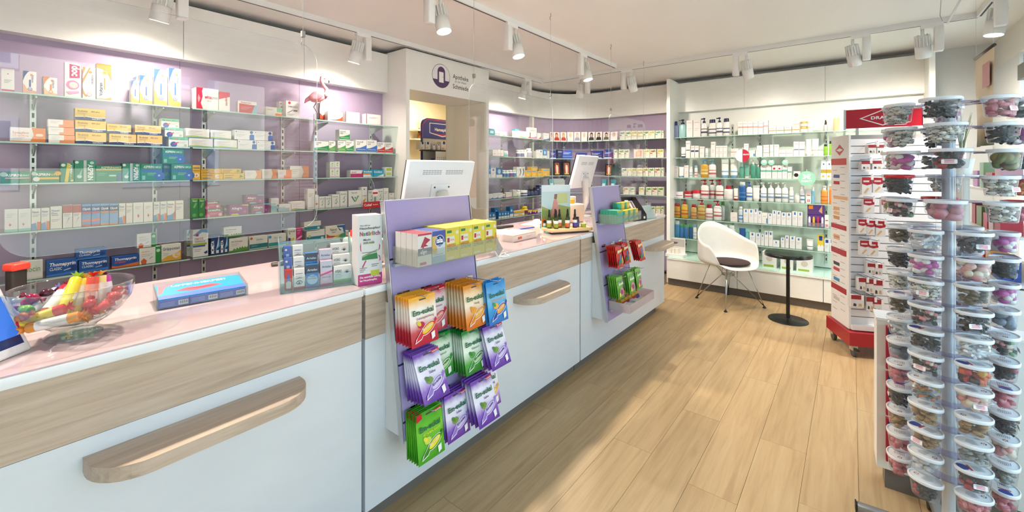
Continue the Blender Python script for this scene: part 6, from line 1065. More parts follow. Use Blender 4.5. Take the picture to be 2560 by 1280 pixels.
for i, p in enumerate(((.045, -.06, .078), (.075, -.045, .09), (.1, -.025, .102), (.06, -.078, .09), (.09, -.05, .112), (.03, -.05, .1), (.108, .01, .118))): lolly(p, .0145, ['C82838', 'D83A40', 'C82030', 'D03040', 'D84048', 'C02838', 'C83038'][i], 'round red twist-wrapped sweet, %s' % ['lowest at the front', 'second up the bowl side', 'middle of the heap edge', 'nearest the viewer', 'high on the heap edge', 'between the standing rolls', 'topmost by the rim'][i])
for i, (p, c) in enumerate((((-.105, -.02, .11), '8CC82E'), ((-.09, .01, .135), '9A1E4A'), ((-.115, -.045, .095), 'E0872E'), ((-.06, .03, .14), '4A1A2E'), ((-.1, .03, .12), 'B81E34'))): lolly(p, .0145, c, 'twist-wrapped sweet at the bowl edge, %s' % ['lime green', 'wine red', 'orange', 'dark plum', 'crimson'][i])
# lip herpes display: shallow clear tray with printed cartons, turned a little
def frame_on(z, pts):
    """world corners on the plane z from photo points"""
    return [onZ(px, py, z) for px, py in pts]
a, b2, c2 = frame_on(ZCT, ((391, 778), (621, 737), (365, 712)))
ax = (b2 - a); ang = math.atan2(ax.y, ax.x); wd_ = ax.length; dp = .15
lh = thing('promotion_tray', 'clear tray of blue lip cream cartons with red lips on the near counter', 'display', (a.x, a.y, Z0), ang)
th = .003
MB().box(0, wd_, 0, dp, 0, th, ACRYL).build('tray_floor', lh); MB().box(0, wd_, 0, th, th, .03, ACRYL).build('front_lip', lh)
for x in (0, wd_ - th): MB().add([(x, th, th), (x, dp, th), (x, dp, .058), (x, th, .036), (x + th, th, th), (x + th, dp, th), (x + th, dp, .058), (x + th, th, .04)], [(0, 1, 2, 3), (7, 6, 5, 4), (0, 4, 5, 1), (1, 5, 6, 2), (2, 6, 7, 3), (3, 7, 4, 0)], ACRYL).build('side_wall', lh)
MB().box(0, wd_, dp - th, dp, th, .06, ACRYL).build('back_wall', lh)
T = Matrix.Translation((.006, .008, .032)) @ Matrix.Rotation(RD(8), 4, 'X')
cd = MB(); cd.box(.0, wd_ - .012, 0, .135, -.004, 0, M('2E9AD6', .25), T); cd.build('picture_card', lh)
b = MB()
def fT(pts, col, k): b.add([T @ Vector((p[0] * (wd_ - .012), p[1] * .135, .0002 * k)) for p in pts], [tuple(range(len(pts)))], M(col, .25))
fT([(0, .35), (.03, .98), (.22, 1), (.1, .8), (.05, .4)], 'E8727A', 1); fT([(.2, .46), (.35, .62), (.46, .55), (.62, .62), (.75, .48), (.6, .36), (.4, .3)], 'E8606E', 2); fT([(.26, .47), (.4, .5), (.6, .5), (.68, .47), (.5, .42)], 'B83A4A', 3); fT([(0, .0), (1, 0), (1, .24), (0, .24)], '5A78D8', 1)
b.build('print', lh)
tl = link('lettering', None, lh); bpy.data.objects.remove(tl)
me, wn = text_mesh('LIPPENHERPES?', .02); me2 = me.copy(); me2.materials.append(M('F4F8FC')); o = link('lettering', me2, lh); sx = .62 * wd_ / wn; o.matrix_local = T @ Matrix.Translation((.16 * wd_, .102, .0008)) @ Matrix.Diagonal((sx, .024, 1, 1))
for k in range(3):
    w_ = (wd_ - .012) / 3
    cbx = MB().box(.006 + k * w_, .006 + (k + 1) * w_ - .002, .0045, .06, .0035, .028, M('3A58B8', .3)).build('small_carton', lh)
    pb = MB(); flat(pb, [(.006 + k * w_ + w_ * .62, .007), (.006 + k * w_ + w_ * .94, .007), (.006 + k * w_ + w_ * .94, .022), (.006 + k * w_ + w_ * .62, .022)], .0042, M('F0F2F4'))
    for q in range(14): xq = .006 + k * w_ + w_ * (.64 + q * .021); flat(pb, [(xq, .010), (xq + w_ * (.006 + .006 * (q % 3)), .010), (xq + w_ * (.006 + .006 * (q % 3)), .020), (xq, .020)], .0040, M('2A2A30'))
    for q in range(3): flat(pb, [(.006 + k * w_ + w_ * .05, .019 - q * .005), (.006 + k * w_ + w_ * .5, .019 - q * .005), (.006 + k * w_ + w_ * .5, .0205 - q * .005), (.006 + k * w_ + w_ * .05, .0205 - q * .005)], .0041, M('A8B8E8'))
    pb.build('print', cbx)
# eye drop display (clear stepped stand)
a, b2 = frame_on(ZCT, ((700, 737), (893, 711)))
ax = b2 - a; ang = math.atan2(ax.y, ax.x); wd_ = ax.length
ey = thing('acrylic_stand', 'clear stepped stand of eye drop cartons at the counter joint', 'display', (a.x, a.y, Z0), ang, None)
AQ = clear('aqua_acrylic', 'DFF1F2', 1.0, .10)
MB().box(0, wd_, 0, .15, 0, .004, AQ).build('base', ey)
MB().add([(0, .0, .004), (wd_, .0, .004), (wd_, .03, .05), (0, .03, .05)], [(0, 1, 2, 3)], AQ).build('front_apron', ey)
T = Matrix.Translation((0, .055, .004)) @ Matrix.Rotation(RD(-14), 4, 'X')
MB().box(0, wd_, .075, .079, 0, .19, AQ, T).build('back_board', ey)
for s_ in (0, wd_ - .004): MB().add([(s_, .0, .004), (s_, .15, .004), (s_, .18, .19), (s_, .06, .12), (s_ + .004, .0, .004), (s_ + .004, .15, .004), (s_ + .004, .18, .19), (s_ + .004, .06, .12)], [(0, 1, 2, 3), (7, 6, 5, 4), (0, 4, 5, 1), (1, 5, 6, 2), (2, 6, 7, 3), (3, 7, 4, 0)], AQ).build('side_wall', ey)
EYE = lambda cx, cy, r: [P([(cx - r, cy), (cx - r * .4, cy + r * .35), (cx + r * .4, cy + r * .35), (cx + r, cy + r * .05), (cx + r * .3, cy - r * .25), (cx - r * .4, cy - r * .22)], '6A6460'), P([(cx - r * .8, cy), (cx - r * .3, cy + r * .2), (cx + r * .4, cy + r * .2), (cx + r * .8, cy + .02), (cx + r * .2, cy - r * .14)], 'F2F0EE'), C(cx, cy, .07 if r < .3 else .09, '3A4450'), P([(cx - r, cy + r * .5), (cx, cy + r * .85), (cx + r, cy + r * .6), (cx, cy + r * .7)], '8A7A70')]
HY_s = ('F4F1EA', [T_('HYDRO', .16, .72, .07, '3A4A8A', .66), R(.16, .62, .8, .64, '7A8AB0'), R(0, 0, 1, .08, 'D8302E')] + LN(.16, .54, .8, 2, .05, 'C8A8A8') + EYE(.5, .28, .36))
HY_b = ('F4F1EA', HY_s[1]); HY_g = ('F4F2EC', [T_('HYDRO', .08, .62, .16, '2F4A3A', .36), T_('med Green', .08, .48, .09, '7A8A80', .34), R(0, .12, 1, .22, '6FBE3A'), R(0, .0, 1, .12, '2F9A6A')] + LN(.08, .4, .5, 2, .08) + EYE(.74, .62, .17))
DROP_r = ('C8342E', [P([(.2, .05), (.8, .05), (.85, .35), (.65, .42), (.35, .42), (.15, .35)], 'E8DCD0'), P([(.32, .42), (.68, .42), (.62, .78), (.38, .78)], '3A6FC0')]); DROP_b = ('4A6AB8', [P([(.25, .05), (.75, .05), (.7, .6), (.3, .6)], 'B8D0EA'), C(.3, .82, .16, 'E8E4E0')])
ART_b = ('3F86C8', [R(0, .62, 1, 1, '3A4656'), C(.5, .32, .42, 'BFDCF0'), P([(0, .0), (1, 0), (1, .14), (0, .06)], '2F7AC0'), T_('Artelac', .1, .72, .1, 'C8D4E0', .8), T_('AUGEN', .26, .44, .075, '2A4A7A', .5), T_('SCHUTZENGEL', .14, .34, .06, '2A4A7A', .72)]); ART_p = ('F0C0D4', [R(0, .58, 1, 1, 'C9D0DC'), P([(0, .45), (1, .6), (1, .52), (0, .38)], 'D84A8A'), C(.45, .3, .3, 'F6D8E4'), R(0, 0, 1, .06, 'D8387A'), T_('Artelac', .12, .72, .09, '4A4A5A', .8), T_('BERUHIGER', .16, .3, .05, '7A3A5A', .7)])
colx = [(.02, .030, DROP_r, DROP_b, 'red and blue dropper picture carton'), (.056, .042, HY_s, HY_b, 'slim white eye drop carton'), (.104, .052, ART_b, ART_b, 'blue and grey eye drop carton'), (.163, .050, ART_p, ART_p, 'pink and grey eye drop carton'), (.219, .078, HY_g, HY_g, 'wide white and green eye drop carton')]
ca, sa = math.cos(ang), math.sin(ang); scl = wd_ / .315
for j, (x, w_, d0, d1, nm_) in enumerate(colx):
    for k in range(3 if j not in (2, 3) else 2):
        ht = (.085, .085, .098, .108, .078)[j] * scl; step = .046 * scl
        lx, ly, lz = x * scl, .035 + k * .032, .006 + k * step
        des = d0 if k == 0 else d1
        carton('%s, %s tier of the clear stand' % (nm_, ['front', 'second', 'rear'][k]), (a.x + lx * ca - ly * sa, a.y + lx * sa + ly * ca, Z0 + lz), ang, w_ * scl, ht, .03, des[0], des[1], j, 'eye drop cartons in the clear stand')
# tall hay fever carton
p = onZ(895, 716, ZCT); q = onZ(955, 706, ZCT); hw_ = (q - p).length; ang = math.atan2((q - p).y, (q - p).x)
t_ = p.x * FW[0] + p.y * FW[1]; hh = CAM_H + (HOR - 540) * t_ / F_PX - Z0
HEU = ('F4F3F2', [R(0, 0, 1, .155, 'CE2A86'), R(.52, .12, .88, .2, 'C9D22E'), T_('Was hilft bei', .07, .845, .022, '55555A', .42), T_('Heuschnupfen?', .07, .80, .034, '2A2A2E', .86), T_('N', .07, .71, .06, 'C02A5A', .12, 0, .03), T_('a', .2, .71, .06, '3A9A4A', .1, 0, .03), T_('t', .30, .71, .06, '9A4AA8', .1, 0, .03), T_('ü', .38, .71, .06, '6A8A3A', .1, 0, .03), T_('r', .5, .71, .06, 'D8702E', .1, 0, .03), T_('l', .58, .71, .06, '9A5A3A', .1, 0, .03), T_('i', .64, .71, .06, '3A8A7A', .1, 0, .03), T_('c', .70, .71, .06, 'B03A7A', .1, 0, .03), T_('h', .81, .71, .06, 'A82A6A', .1, 0, .03), T_('Macht', .22, .635, .03, '3A3A3E', .3), T_('nicht müde', .22, .595, .03, '3A3A3E', .45), R(.2, .586, .66, .594, 'C9D22E'), P([(.16, .36), (.82, .36), (.78, .45), (.16, .42)], '2F8A4A'), P([(.16, .42), (.78, .46), (.82, .5), (.5, .44), (.16, .40)], 'B8CFA0'), R(.16, .46, .76, .47, '8A8A8E'), P([(.12, .62), (.08, .56), (.1, .5), (.14, .48), (.12, .53), (.12, .57)], 'CE2A6A'), P([(.86, .58), (.92, .55), (.9, .5), (.82, .47), (.87, .51), (.88, .55)], 'CE2A6A'), P([(.16, .26), (.3, .36), (.34, .345), (.2, .25)], 'CE2A6A'), P([(.86, .32), (.94, .34), (.9, .4), (.8, .42), (.87, .39), (.9, .35)], 'CE2A6A')] + LN(.07, .24, .36, 3, .025, '8A8A8E', .01) + LN(.55, .28, .85, 2, .025, '8A8A8E', .01) + [T_('Die natürliche Lösung', .07, .10, .030, 'FFFFFF', .86), T_('bei Heuschnupfen.', .07, .055, .030, 'FFFFFF', .72)])
carton('tall white dummy carton with pink base advertising hay fever relief', (p.x, p.y, Z0), ang, hw_, hh, hw_ * .78, HEU[0], HEU[1], 0, None, 'carton', 'promotion_carton')
# tablet at the near edge
tb = thing('payment_tablet', 'white framed customer tablet at the near end of the counter', 'tablet', tuple(onZ(-60, 905, ZCT + .001)), 0)
p0, p1 = onZ(-170, 960, ZCT), onZ(75, 870, ZCT)
tb.location = (.087, 1.669, Z0); tb.rotation_euler = (0, 0, RD(44))
T = Matrix.Rotation(RD(-25), 4, 'X')
MB().rbox(-.26, 0, -.006, .006, 0, .21, .005, M('F1F2F4', .3), 2, T).build('frame', tb)
b = MB(); b.add([T @ Vector(q_) for q_ in ((-.248, -.0066, .022), (-.012, -.0066, .022), (-.012, -.0066, .19), (-.248, -.0066, .19))], [(0, 1, 2, 3)], emis('2F62B8', .35)); b.add([T @ Vector(q_) for q_ in ((-.248, -.0068, .022), (-.012, -.0068, .022), (-.012, -.0068, .045), (-.248, -.0068, .045))], [(0, 1, 2, 3)], M('1E2F66', .2)); b.build('display_panel', tb)
MB().box(-.20, -.06, .03, .13, 0, .006, M('8A8C90', .4, .5)).box(-.17, -.09, .06, .075, .006, .12, M('8A8C90', .4, .5)).build('stand', tb)
# hand scanner with red head behind the bowl
def scanner(loc, label, sc_=1.0):
    o = thing('barcode_scanner', label, 'scanner', loc, RD(30)); o.scale = (sc_, sc_, sc_)
    MB().lathe([(.035, 0), (.036, .012), (.02, .02), (.012, .03), (.012, .055)], M('9A9C9E', .35, .4), 20).build('stand', o)
    MB().rbox(-.03, .03, -.024, .024, .05, .155, .01, M('26241F', .4), 2).build('body', o)
    MB().rbox(-.036, .036, -.034, .03, .15, .185, .009, M('E0402E', .35), 2).build('head', o); return o
p = onZ(42, 760, ZCT); scanner((p.x, p.y + .04, Z0), 'black scanner with red head beside the candy bowl', .74)
p = onZ(925, 682, ZCT); scanner((p.x + .02, p.y + .12, Z0), 'black scanner with red head behind the hay fever carton')
ls = thing('receipt_printer', 'grey white receipt printer partly hidden behind the hay fever carton', 'printer', (1.22, 1.93, Z0), RD(-8))
MB().rbox(-.075, .075, -.09, .09, 0, .12, .012, M('E7E2D6', .4), 2).build('housing', ls); MB().rbox(-.06, .06, -.06, .05, .12, .15, .01, M('D8D2C4', .4), 2).build('paper_cover', ls)
p = onZ(700, 665, ZCT); ph = tag(MB().rbox(-.03, .09, -.02, .02, 0, .014, .005, M('4A423C', .4), 2).build('card_reader', None, (p.x, p.y + .02, Z0), (0, 0, RD(-20))), 'small dark card reader lying at the rear of the near counter', 'card reader')
# ------------------------------------------------------------------ monitors
def monitor(label, pts, Yc, lean, tw=0.0):
    """pts: photo corners (tl, tr, br, bl) of the rear shell; the screen faces the lilac wall"""
    tl, tr, br, bl = [onY(px, py, Yc) for px, py in pts]
    wd_ = ((tr - tl).length + (br - bl).length) / 2; ht = ((tl - bl).length + (tr - br).length) / 2; cx_ = (bl.x + br.x) / 2; zb = (bl.z + br.z) / 2
    o = thing('monitor', label, 'monitor', (cx_, Yc, ZCT + .0006), tw)
    T = Matrix.Translation((0, 0, zb - ZCT)) @ Matrix.Rotation(RD(lean), 4, 'X')
    ML = M('F1F2F4', .35)
    MB().rbox(-wd_ / 2, wd_ / 2, 0, .032, 0, ht, .006, ML, 2, T).build('rear_shell', o)
    MB().box(-wd_ / 2 + .004, wd_ / 2 - .004, .032, .040, .004, ht - .004, BLACK, T).build('bezel', o)
    MB().box(-wd_ / 2 + .02, wd_ / 2 - .02, .0395, .041, .02, ht - .02, M('2A3A5A', .1), T).build('display_panel', o)
    vb = MB()
    for g in (-1, 1):
        for r_ in range(3):
            for k in range(7): x = g * wd_ * .17 - wd_ * .13 + k * wd_ * .04; vb.box(x, x + wd_ * .032, -.0008, .001, ht * (.80 - r_ * .035), ht * (.81 - r_ * .035), M('6A6C70'), T)
    vb.build('vent_grille', o)
    MB().rbox(-.07, .07, -.006, .002, ht * .22, ht * .52, .004, ML, 2, T).build('mount_plate', o)
    for x in (-.05, .05): MB().lathe([(.005, 0), (.005, .003)], M('5A5C60'), 10, 1, 1, T @ Matrix.Translation((x, -.0065, ht * .46)) @ Matrix.Rotation(math.pi / 2, 4, 'X')).build('bolt', o)
    hz = (zb - ZCT)
    MB().tube([T @ Vector((0, -.012, ht * .34)), (0, -.05, hz + ht * .22), (0, -.05, hz * .5), (0, .0, .02)], .03, M('E8E6E0', .4), 12, None, [.036, .036, .028, .026]).build('stand_arm', o)
    MB().lathe([(.10, 0), (.10, .008), (.04, .016), (.03, .02)], M('E8E6E0', .4), 28).build('stand_foot', o)
    return o
monitor('white monitor seen from behind above the tall purple rack', ((1025, 401), (1181, 404), (1166, 520), (1010, 520)), 1.80, 14, RD(-2))
monitor('white monitor seen from behind above the smaller purple rack', ((1443, 400), (1502, 402), (1478, 470), (1426, 470)), 2.10, 16, RD(4))
for x, lb, pxy in ((1.5, 'keyboard tray edge', None),): pass
# ------------------------------------------------------------------ middle counter small things
p = onZ(1284, 607, ZCT); q = onZ(1340, 594, ZCT); ang = math.atan2((q - p).y, (q - p).x); w_ = (q - p).length
bx_ = carton('flat cream cardboard box with orange print on the middle counter', (p.x, p.y, Z0), ang, w_, .043, .19, 'F3E6DA', [R(.01, .04, .99, .1, 'E8A088'), R(.01, .9, .99, .96, 'E8A088'), P([(.18, .3), (.36, .35), (.35, .7), (.18, .68)], 'E06A3A'), R(.55, .55, .8, .6, 'E89A8A'), R(.55, .4, .76, .45, 'E8B0A0')], 0, None, 'box', 'cardboard_box')
b = MB(); b.add([(.0, .0, .0434), (w_, 0, .0434), (w_, .002, .0434), (0, .002, .0434)], [(0, 1, 2, 3)], M('E8A088')); b.build('edge_print', bx_)
# folder/paper by rack 1, cable
p = onZ(1255, 640, ZCT); fo = tag(MB().box(-.11, .11, -.003, .003, 0, .17, M('D9DADB', .3), Matrix.Rotation(RD(-30), 4, 'X')).build('picture_frame', None, (p.x + .03, p.y + .03, Z0), (0, 0, RD(33))), 'leaning white framed tablet behind the tall rack', 'tablet')
MB().box(-.1, .1, -.0035, -.003, .01, .16, M('8A8C92', .2), Matrix.Rotation(RD(-30), 4, 'X')).build('display_panel', fo)
MB().tube([(.0, -.02, .004), (-.06, -.05, .004), (-.1, -.02, .004), (-.05, .02, .004), (.04, -.03, .004)], .003, M('EDEBE6'), 6).build('cable', fo)
p = onZ(1270, 585, ZCT); cl = thing('telephone', 'black handset standing in a white cradle on the middle counter', 'phone', (p.x + .05, p.y + .12, Z0), RD(-15))
MB().rbox(-.05, .05, -.04, .04, 0, .02, .006, M('EFEAE0', .4), 2).build('cradle', cl); MB().rbox(-.03, .12, -.018, .018, .022, .042, .008, M('221F1D', .35), 2).build('handset', cl)
ca_ = tag(MB().rbox(-.035, .035, -.003, .003, 0, .085, .002, M('DCE2E4', .3), 1).build('card_holder', None, (p.x - .0, p.y + .22, Z0)), 'small upright grey holder with blue emblem behind the handset', 'holder')
b = MB(); flat(b, circ(0, .055, .012, 14), -.0036, M('2F62A0')); b.build('print', ca_)
p = onZ(1345, 560, ZCT); ms = thing('computer_mouse', 'white computer mouse on a pale pad near the second monitor', 'mouse', (p.x + .05, p.y + .05, Z0 + .003), RD(10))
MB().lathe([(1.0, 0), (1.0, .006), (.92, .016), (.7, .025), (.4, .029), (.0, .030)], M('F1EFEA', .3), 24, .05, .032).build('shell', ms); MB().box(-.16, .1, -.07, .07, -.003, -.0005, M('EEF2F4', .4)).build('pad', ms)
p = onZ(1318, 572, ZCT); tag(MB().tube([(-.08, .01, .005), (.08, -.01, .005)], .0045, M('2F4FB0', .3), 8).build('ballpoint_pen', None, (p.x, p.y, Z0)), 'blue ballpoint pen lying beside the oil bottles', 'pen')
# oil bottle display: board, poster, bottles
a, b2 = frame_on(ZCT, ((1378, 587), (1482, 580)))
ax = b2 - a; ang = math.atan2(ax.y, ax.x); wd_ = ax.length
bo = thing('wooden_stand', 'wooden board stand with summer poster carrying oil bottles', 'display', (a.x, a.y, Z0), ang)
MB().rbox(0, wd_, 0, .16, .012, .035, .003, W_BOARD, 1).build('board', bo); MB().box(.02, wd_ - .02, .02, .14, 0, .012, DARK).build('foot', bo)
ph_ = CAM_H + (HOR - 464) * (a.x * FW[0] + (a.y + .1) * FW[1]) / F_PX - Z0
p1_, p2_ = .0, wd_ * .70
MB().box(p1_, p2_, .150, .156, .035, ph_, M('BFD8DC', .3)).build('poster', bo)
b = MB()
def fP(pts, col, k): b.add([(p1_ + p[0] * (p2_ - p1_), .1498 - .0002 * k, .035 + p[1] * (ph_ - .035)) for p in pts], [tuple(range(len(pts)))], M(col, .4))
fP([(0, 0), (1, 0), (1, .45), (.6, .52), (.3, .4), (0, .5)], '9AA858', 1); fP([(0, 0), (.5, 0), (.35, .36), (0, .42)], '7F9A4A', 2); fP([(.32, .25), (.5, .2), (.62, .36), (.5, .7), (.4, .62)], 'D89088', 3); fP([(.42, .66), (.52, .66), (.54, .78), (.44, .78)], '8A5A44', 4); fP([(.55, .55), (.9, .56), (.9, .8), (.55, .8)], 'C8CE8A', 2); fP([(0, .84), (1, .84), (1, 1), (0, 1)], 'DCEAF0', 1); fP([(.0, .0), (.12, .0), (.12, .2), (0, .2)], 'E8702A', 5)
b.build('print', bo)
ca, sa = math.cos(ang), math.sin(ang)
def on_board(lx, ly): return (a.x + lx * ca - ly * sa, a.y + lx * sa + ly * ca, Z0 + .0355)
for i, (u, ly, cb, cl_, nm_) in enumerate(((.06, .07, '4A5A1E', 'B8B82E', 'olive labelled, rear left corner'), (.16, .03, '4A5A1E', 'A8B83A', 'lime labelled, front'), (.25, .10, '3A5A1E', 'E8803A', 'orange labelled, rear'), (.31, .075, '3A4A1E', 'E8803A', 'orange labelled, middle row'), (.43, .03, '3A4A1E', 'E87A3A', 'orange labelled, front'), (.52, .08, '4A2A1E', '6A4AA8', 'violet labelled, middle row'), (.62, .035, '4A261A', '5A4AB0', 'violet labelled, front'))):
    bottle('spray', on_board(u * wd_, ly), ang, .034, .135, cb, '17150F', cl_, 'glass spray oil bottle on the wooden board, ' + nm_, i, 'oil bottles on the wooden board', 'oil_bottle', 'bottle')
bottle('pills', on_board(.73 * wd_, .06), ang, .026, .075, '4A3A2A', '14120F', '6A5AA8', 'little black capped roll-on bottle on the wooden board', 9, 'oil bottles on the wooden board', 'oil_bottle', 'bottle')
bottle('jar', on_board(.82 * wd_, .03), ang, .042, .026, 'B8C83A', 'A8C03A', None, 'lime green balm tin on the wooden board', 9, None, 'balm_tin', 'tin')
for i in range(3):
    p = onZ(1354 + i * 4, 574 + i * 3, ZCT); bottle('pills', (p.x, p.y, Z0), 0, .024, .085, 'E8F0EC', '1B1815', '4FB8A0', 'little roll-on stick with black cap beside the board, %s' % ['first', 'second', 'third'][i], i, 'roll-on sticks', 'roll_on', 'bottle')
p = onZ(1370, 583, ZCT); bottle('jar', (p.x, p.y, Z0), 0, .04, .016, '7FD8C8', '8CE0D0', None, 'flat turquoise balm tin at the counter edge', 0, None, 'balm_tin', 'tin')
# cream device with yellow cap behind the second monitor rack
p = onZ(1462, 560, ZCT); dv = thing('label_printer', 'cream coloured device with yellow cap behind the smaller rack', 'printer', (p.x + .06, p.y + .18, Z0), RD(-20))
MB().rbox(-.1, .1, -.08, .08, 0, .16, .012, M('E6D6BC', .4), 2).build('housing', dv); MB().rbox(-.02, .03, -.03, .02, .16, .20, .006, M('F0B82E', .35), 2).build('yellow_cap', dv); MB().rbox(-.09, .09, .02, .07, .16, .22, .01, M('E4D8C4', .4), 2).build('rear_cover', dv)
# far counter: dark brochure box and cards
bx = thing('brochure_box', 'black slanted brochure box on the far counter', 'box', tuple(onZ(1600, 552, ZCT)), 0); bx.location.z = Z0; bx.rotation_euler = (0, 0, RD(-28))
prof = [(0, 0), (.2, 0), (.2, .2), (.15, .2), (0, .055)]
MB().add([(x, p[0], p[1]) for x in (-.075, .075) for p in prof], [(0, 1, 2, 3, 4), (9, 8, 7, 6, 5), (0, 5, 6, 1), (1, 6, 7, 2), (0, 4, 9, 5)], M('231F1F', .4)).build('body', bx)
for k in range(3):
    T = Matrix.Translation((-.05 + k * .05, .06 + k * .01, .03)) @ Matrix.Rotation(RD(-42), 4, 'X')
    c_ = MB().box(-.02, .022, 0, .01, 0, .19, M('E8ECF2', .3), T).build('brochure', bx); b = MB(); b.add([T @ Vector(q) for q in ((-.018, -.0004, .02), (.02, -.0004, .02), (.02, -.0004, .09), (-.018, -.0004, .09))], [(0, 1, 2, 3)], M('4A62A8')); b.add([T @ Vector(q) for q in ((-.012, -.0006, .08), (.014, -.0006, .08), (.01, -.0006, .17), (-.006, -.0006, .17))], [(0, 1, 2, 3)], M('8A6A5A')); b.build('print', c_)
flat_b = MB(); flat(flat_b, circ(.05, .028, .012, 10), -.0008, M('E8E4E0')); flat_b.build('print', bx)
p = onZ(1632, 547, ZCT); cs = thing('clear_leaflet_stand', 'clear leaflet stand with pale cards at the far counter end', 'display', (p.x, p.y, Z0), RD(-10)); MB().box(-.08, .08, 0, .1, 0, .004, ACRYL).build('base', cs); MB().box(-.08, .08, 0, .003, 0, .16, ACRYL, Matrix.Rotation(RD(-28), 4, 'X')).build('front', cs); MB().box(-.07, .07, .006, .012, .01, .14, M('EEF0F2'), Matrix.Rotation(RD(-28), 4, 'X')).build('leaflet', cs)
# ================================================================== shell chair and side table
ft = [onZ(1814, 780, 0), onZ(1911, 770, 0), onZ(1820, 737, 0), onZ(1742, 745, 0)]   # front-left.. around
cc = sum(ft, Vector()) / 4
ch = thing('shell_armchair', 'white moulded shell armchair with brown seat pad and wire legs', 'chair', (cc.x, cc.y, 0))
# facing: towards the side table and viewer side
fdir = ((ft[0] + ft[1]) / 2 - (ft[2] + ft[3]) / 2); fa = math.atan2(fdir.y, fdir.x)
CT = Matrix.Rotation(fa + math.pi / 2, 4, 'Z')       # local -y is the front
SH = M('ECEAE3', .35)
def shell_pt(u, v):
    """u -1..1 around the shell from one arm front over the back to the other, v 0 (seat centre) .. 1 (rim)"""
    a = u * math.radians(128)                       # 0 = back
    dx, dy = math.sin(a), math.cos(a)
    back = max(0, math.cos(a * .72)) ** 1.6
    rim_h = .205 + .20 * back ** 2.2 - .03 * (abs(u) ** 6)
    rx, ry = .305, .265 + .03 * back
    if abs(u) > .82: k = (abs(u) - .82) / .18; rim_h -= .165 * k ** 1.4
    t = v
    rad = min(1.0, 1.22 * math.sin(min(1, t / .58) * math.pi / 2) * .80 + max(0, t - .45) * .30)
    z = .0 if t < .42 else rim_h * ((t - .42) / .58) ** 1.35
    return Vector((dx * rx * rad, dy * ry * rad, .43 + z + .012 * (rad * 1.0) ** 2))
def front_pt(s_, v):
    """waterfall front lip between the arms, s_ -1..1"""
    a = math.radians(128) + (math.radians(232) - math.radians(128)) * (s_ + 1) / 2
    dx, dy = math.sin(a), math.cos(a)
    rad = min(1.0, v * 1.0)
    e0 = shell_pt(1, 1).z - .43; z = (-.035 * v ** 3) * (1 - abs(s_) ** 4) + (e0) * (abs(s_) ** 6) * v ** 2
    return Vector((dx * .305 * rad, dy * .265 * rad, .43 + z + .012 * rad ** 2))
NU, NV = 44, 14
v, f = [], []
cols = [('s', -1 + 2 * i / NU) for i in range(NU + 1)] + [('f', -1 + 2 * i / 12) for i in range(1, 12)]
for kind, q in cols:
    for j in range(NV + 1): v.append(shell_pt(q, j / NV) if kind == 's' else front_pt(q, j / NV))
nc = len(cols)
for i in range(nc):
    for j in range(NV):
        a_, b_ = i * (NV + 1) + j, ((i + 1) % nc) * (NV + 1) + j
        f.append((a_, b_, b_ + 1, a_ + 1))
sh_me = MB().add(v, f, SH, True, CT).mesh('shell')
so_ = link('shell', sh_me, ch); md = so_.modifiers.new('thickness', 'SOLIDIFY'); md.thickness = .007; md.offset = 0
pad = MB(); pv = []
pad.lathe([(.0, .0), (.5, .0), (.93, .004), (1.0, .013), (.96, .022), (.6, .028), (.0, .029)], M('3B2A28', .85), 28, .205, .195, CT @ Matrix.Translation((0, -.02, .437)), True, False, False)
pad.build('seat_pad', ch)
# eiffel wire base
MW = M('C9CBCE', .16, 1.0)
hub_z = .33; Rt = CT.to_3x3()
feet = [p - cc for p in ft]
tops = []
for i, p in enumerate(feet):
    d = Vector((p.x, p.y, 0)).normalized(); top = d * .17 + Vector((0, 0, .425)); tops.append(top)
    MB().tube([top, p + Vector((0, 0, .014))], .0045, MW, 8).build('leg', ch)
    hb = d * .06 + Vector((0, 0, .30))
    MB().tube([p + Vector((0, 0, .018)) + d * -.004, hb, hb + Vector((0, 0, .015)), Vector((-d.y, d.x, 0)) * .13 + d * .07 + Vector((0, 0, .425))], .0035, MW, 7).build('strut', ch)
    MB().tube([p + Vector((0, 0, .02)), hb + Vector((d.y, -d.x, 0)) * .02, Vector((d.y, -d.x, 0)) * .13 + d * .07 + Vector((0, 0, .425))], .0035, MW, 7).build('strut', ch)
    MB().lathe([(.017, 0), (.018, .006), (.010, .014), (.007, .022)], BLACK, 12, 1, 1, Matrix.Translation((p.x, p.y, .0005))).build('foot', ch)
for z_ in (.30, .315):
    ring = [Vector((p.x, p.y, 0)).normalized() * .062 + Vector((0, 0, z_)) for p in feet]; MB().tube(ring + [ring[0]], .0035, MW, 7).build('ring_wire', ch)
MB().tube(tops + [tops[0]], .004, MW, 7).build('top_ring', ch)
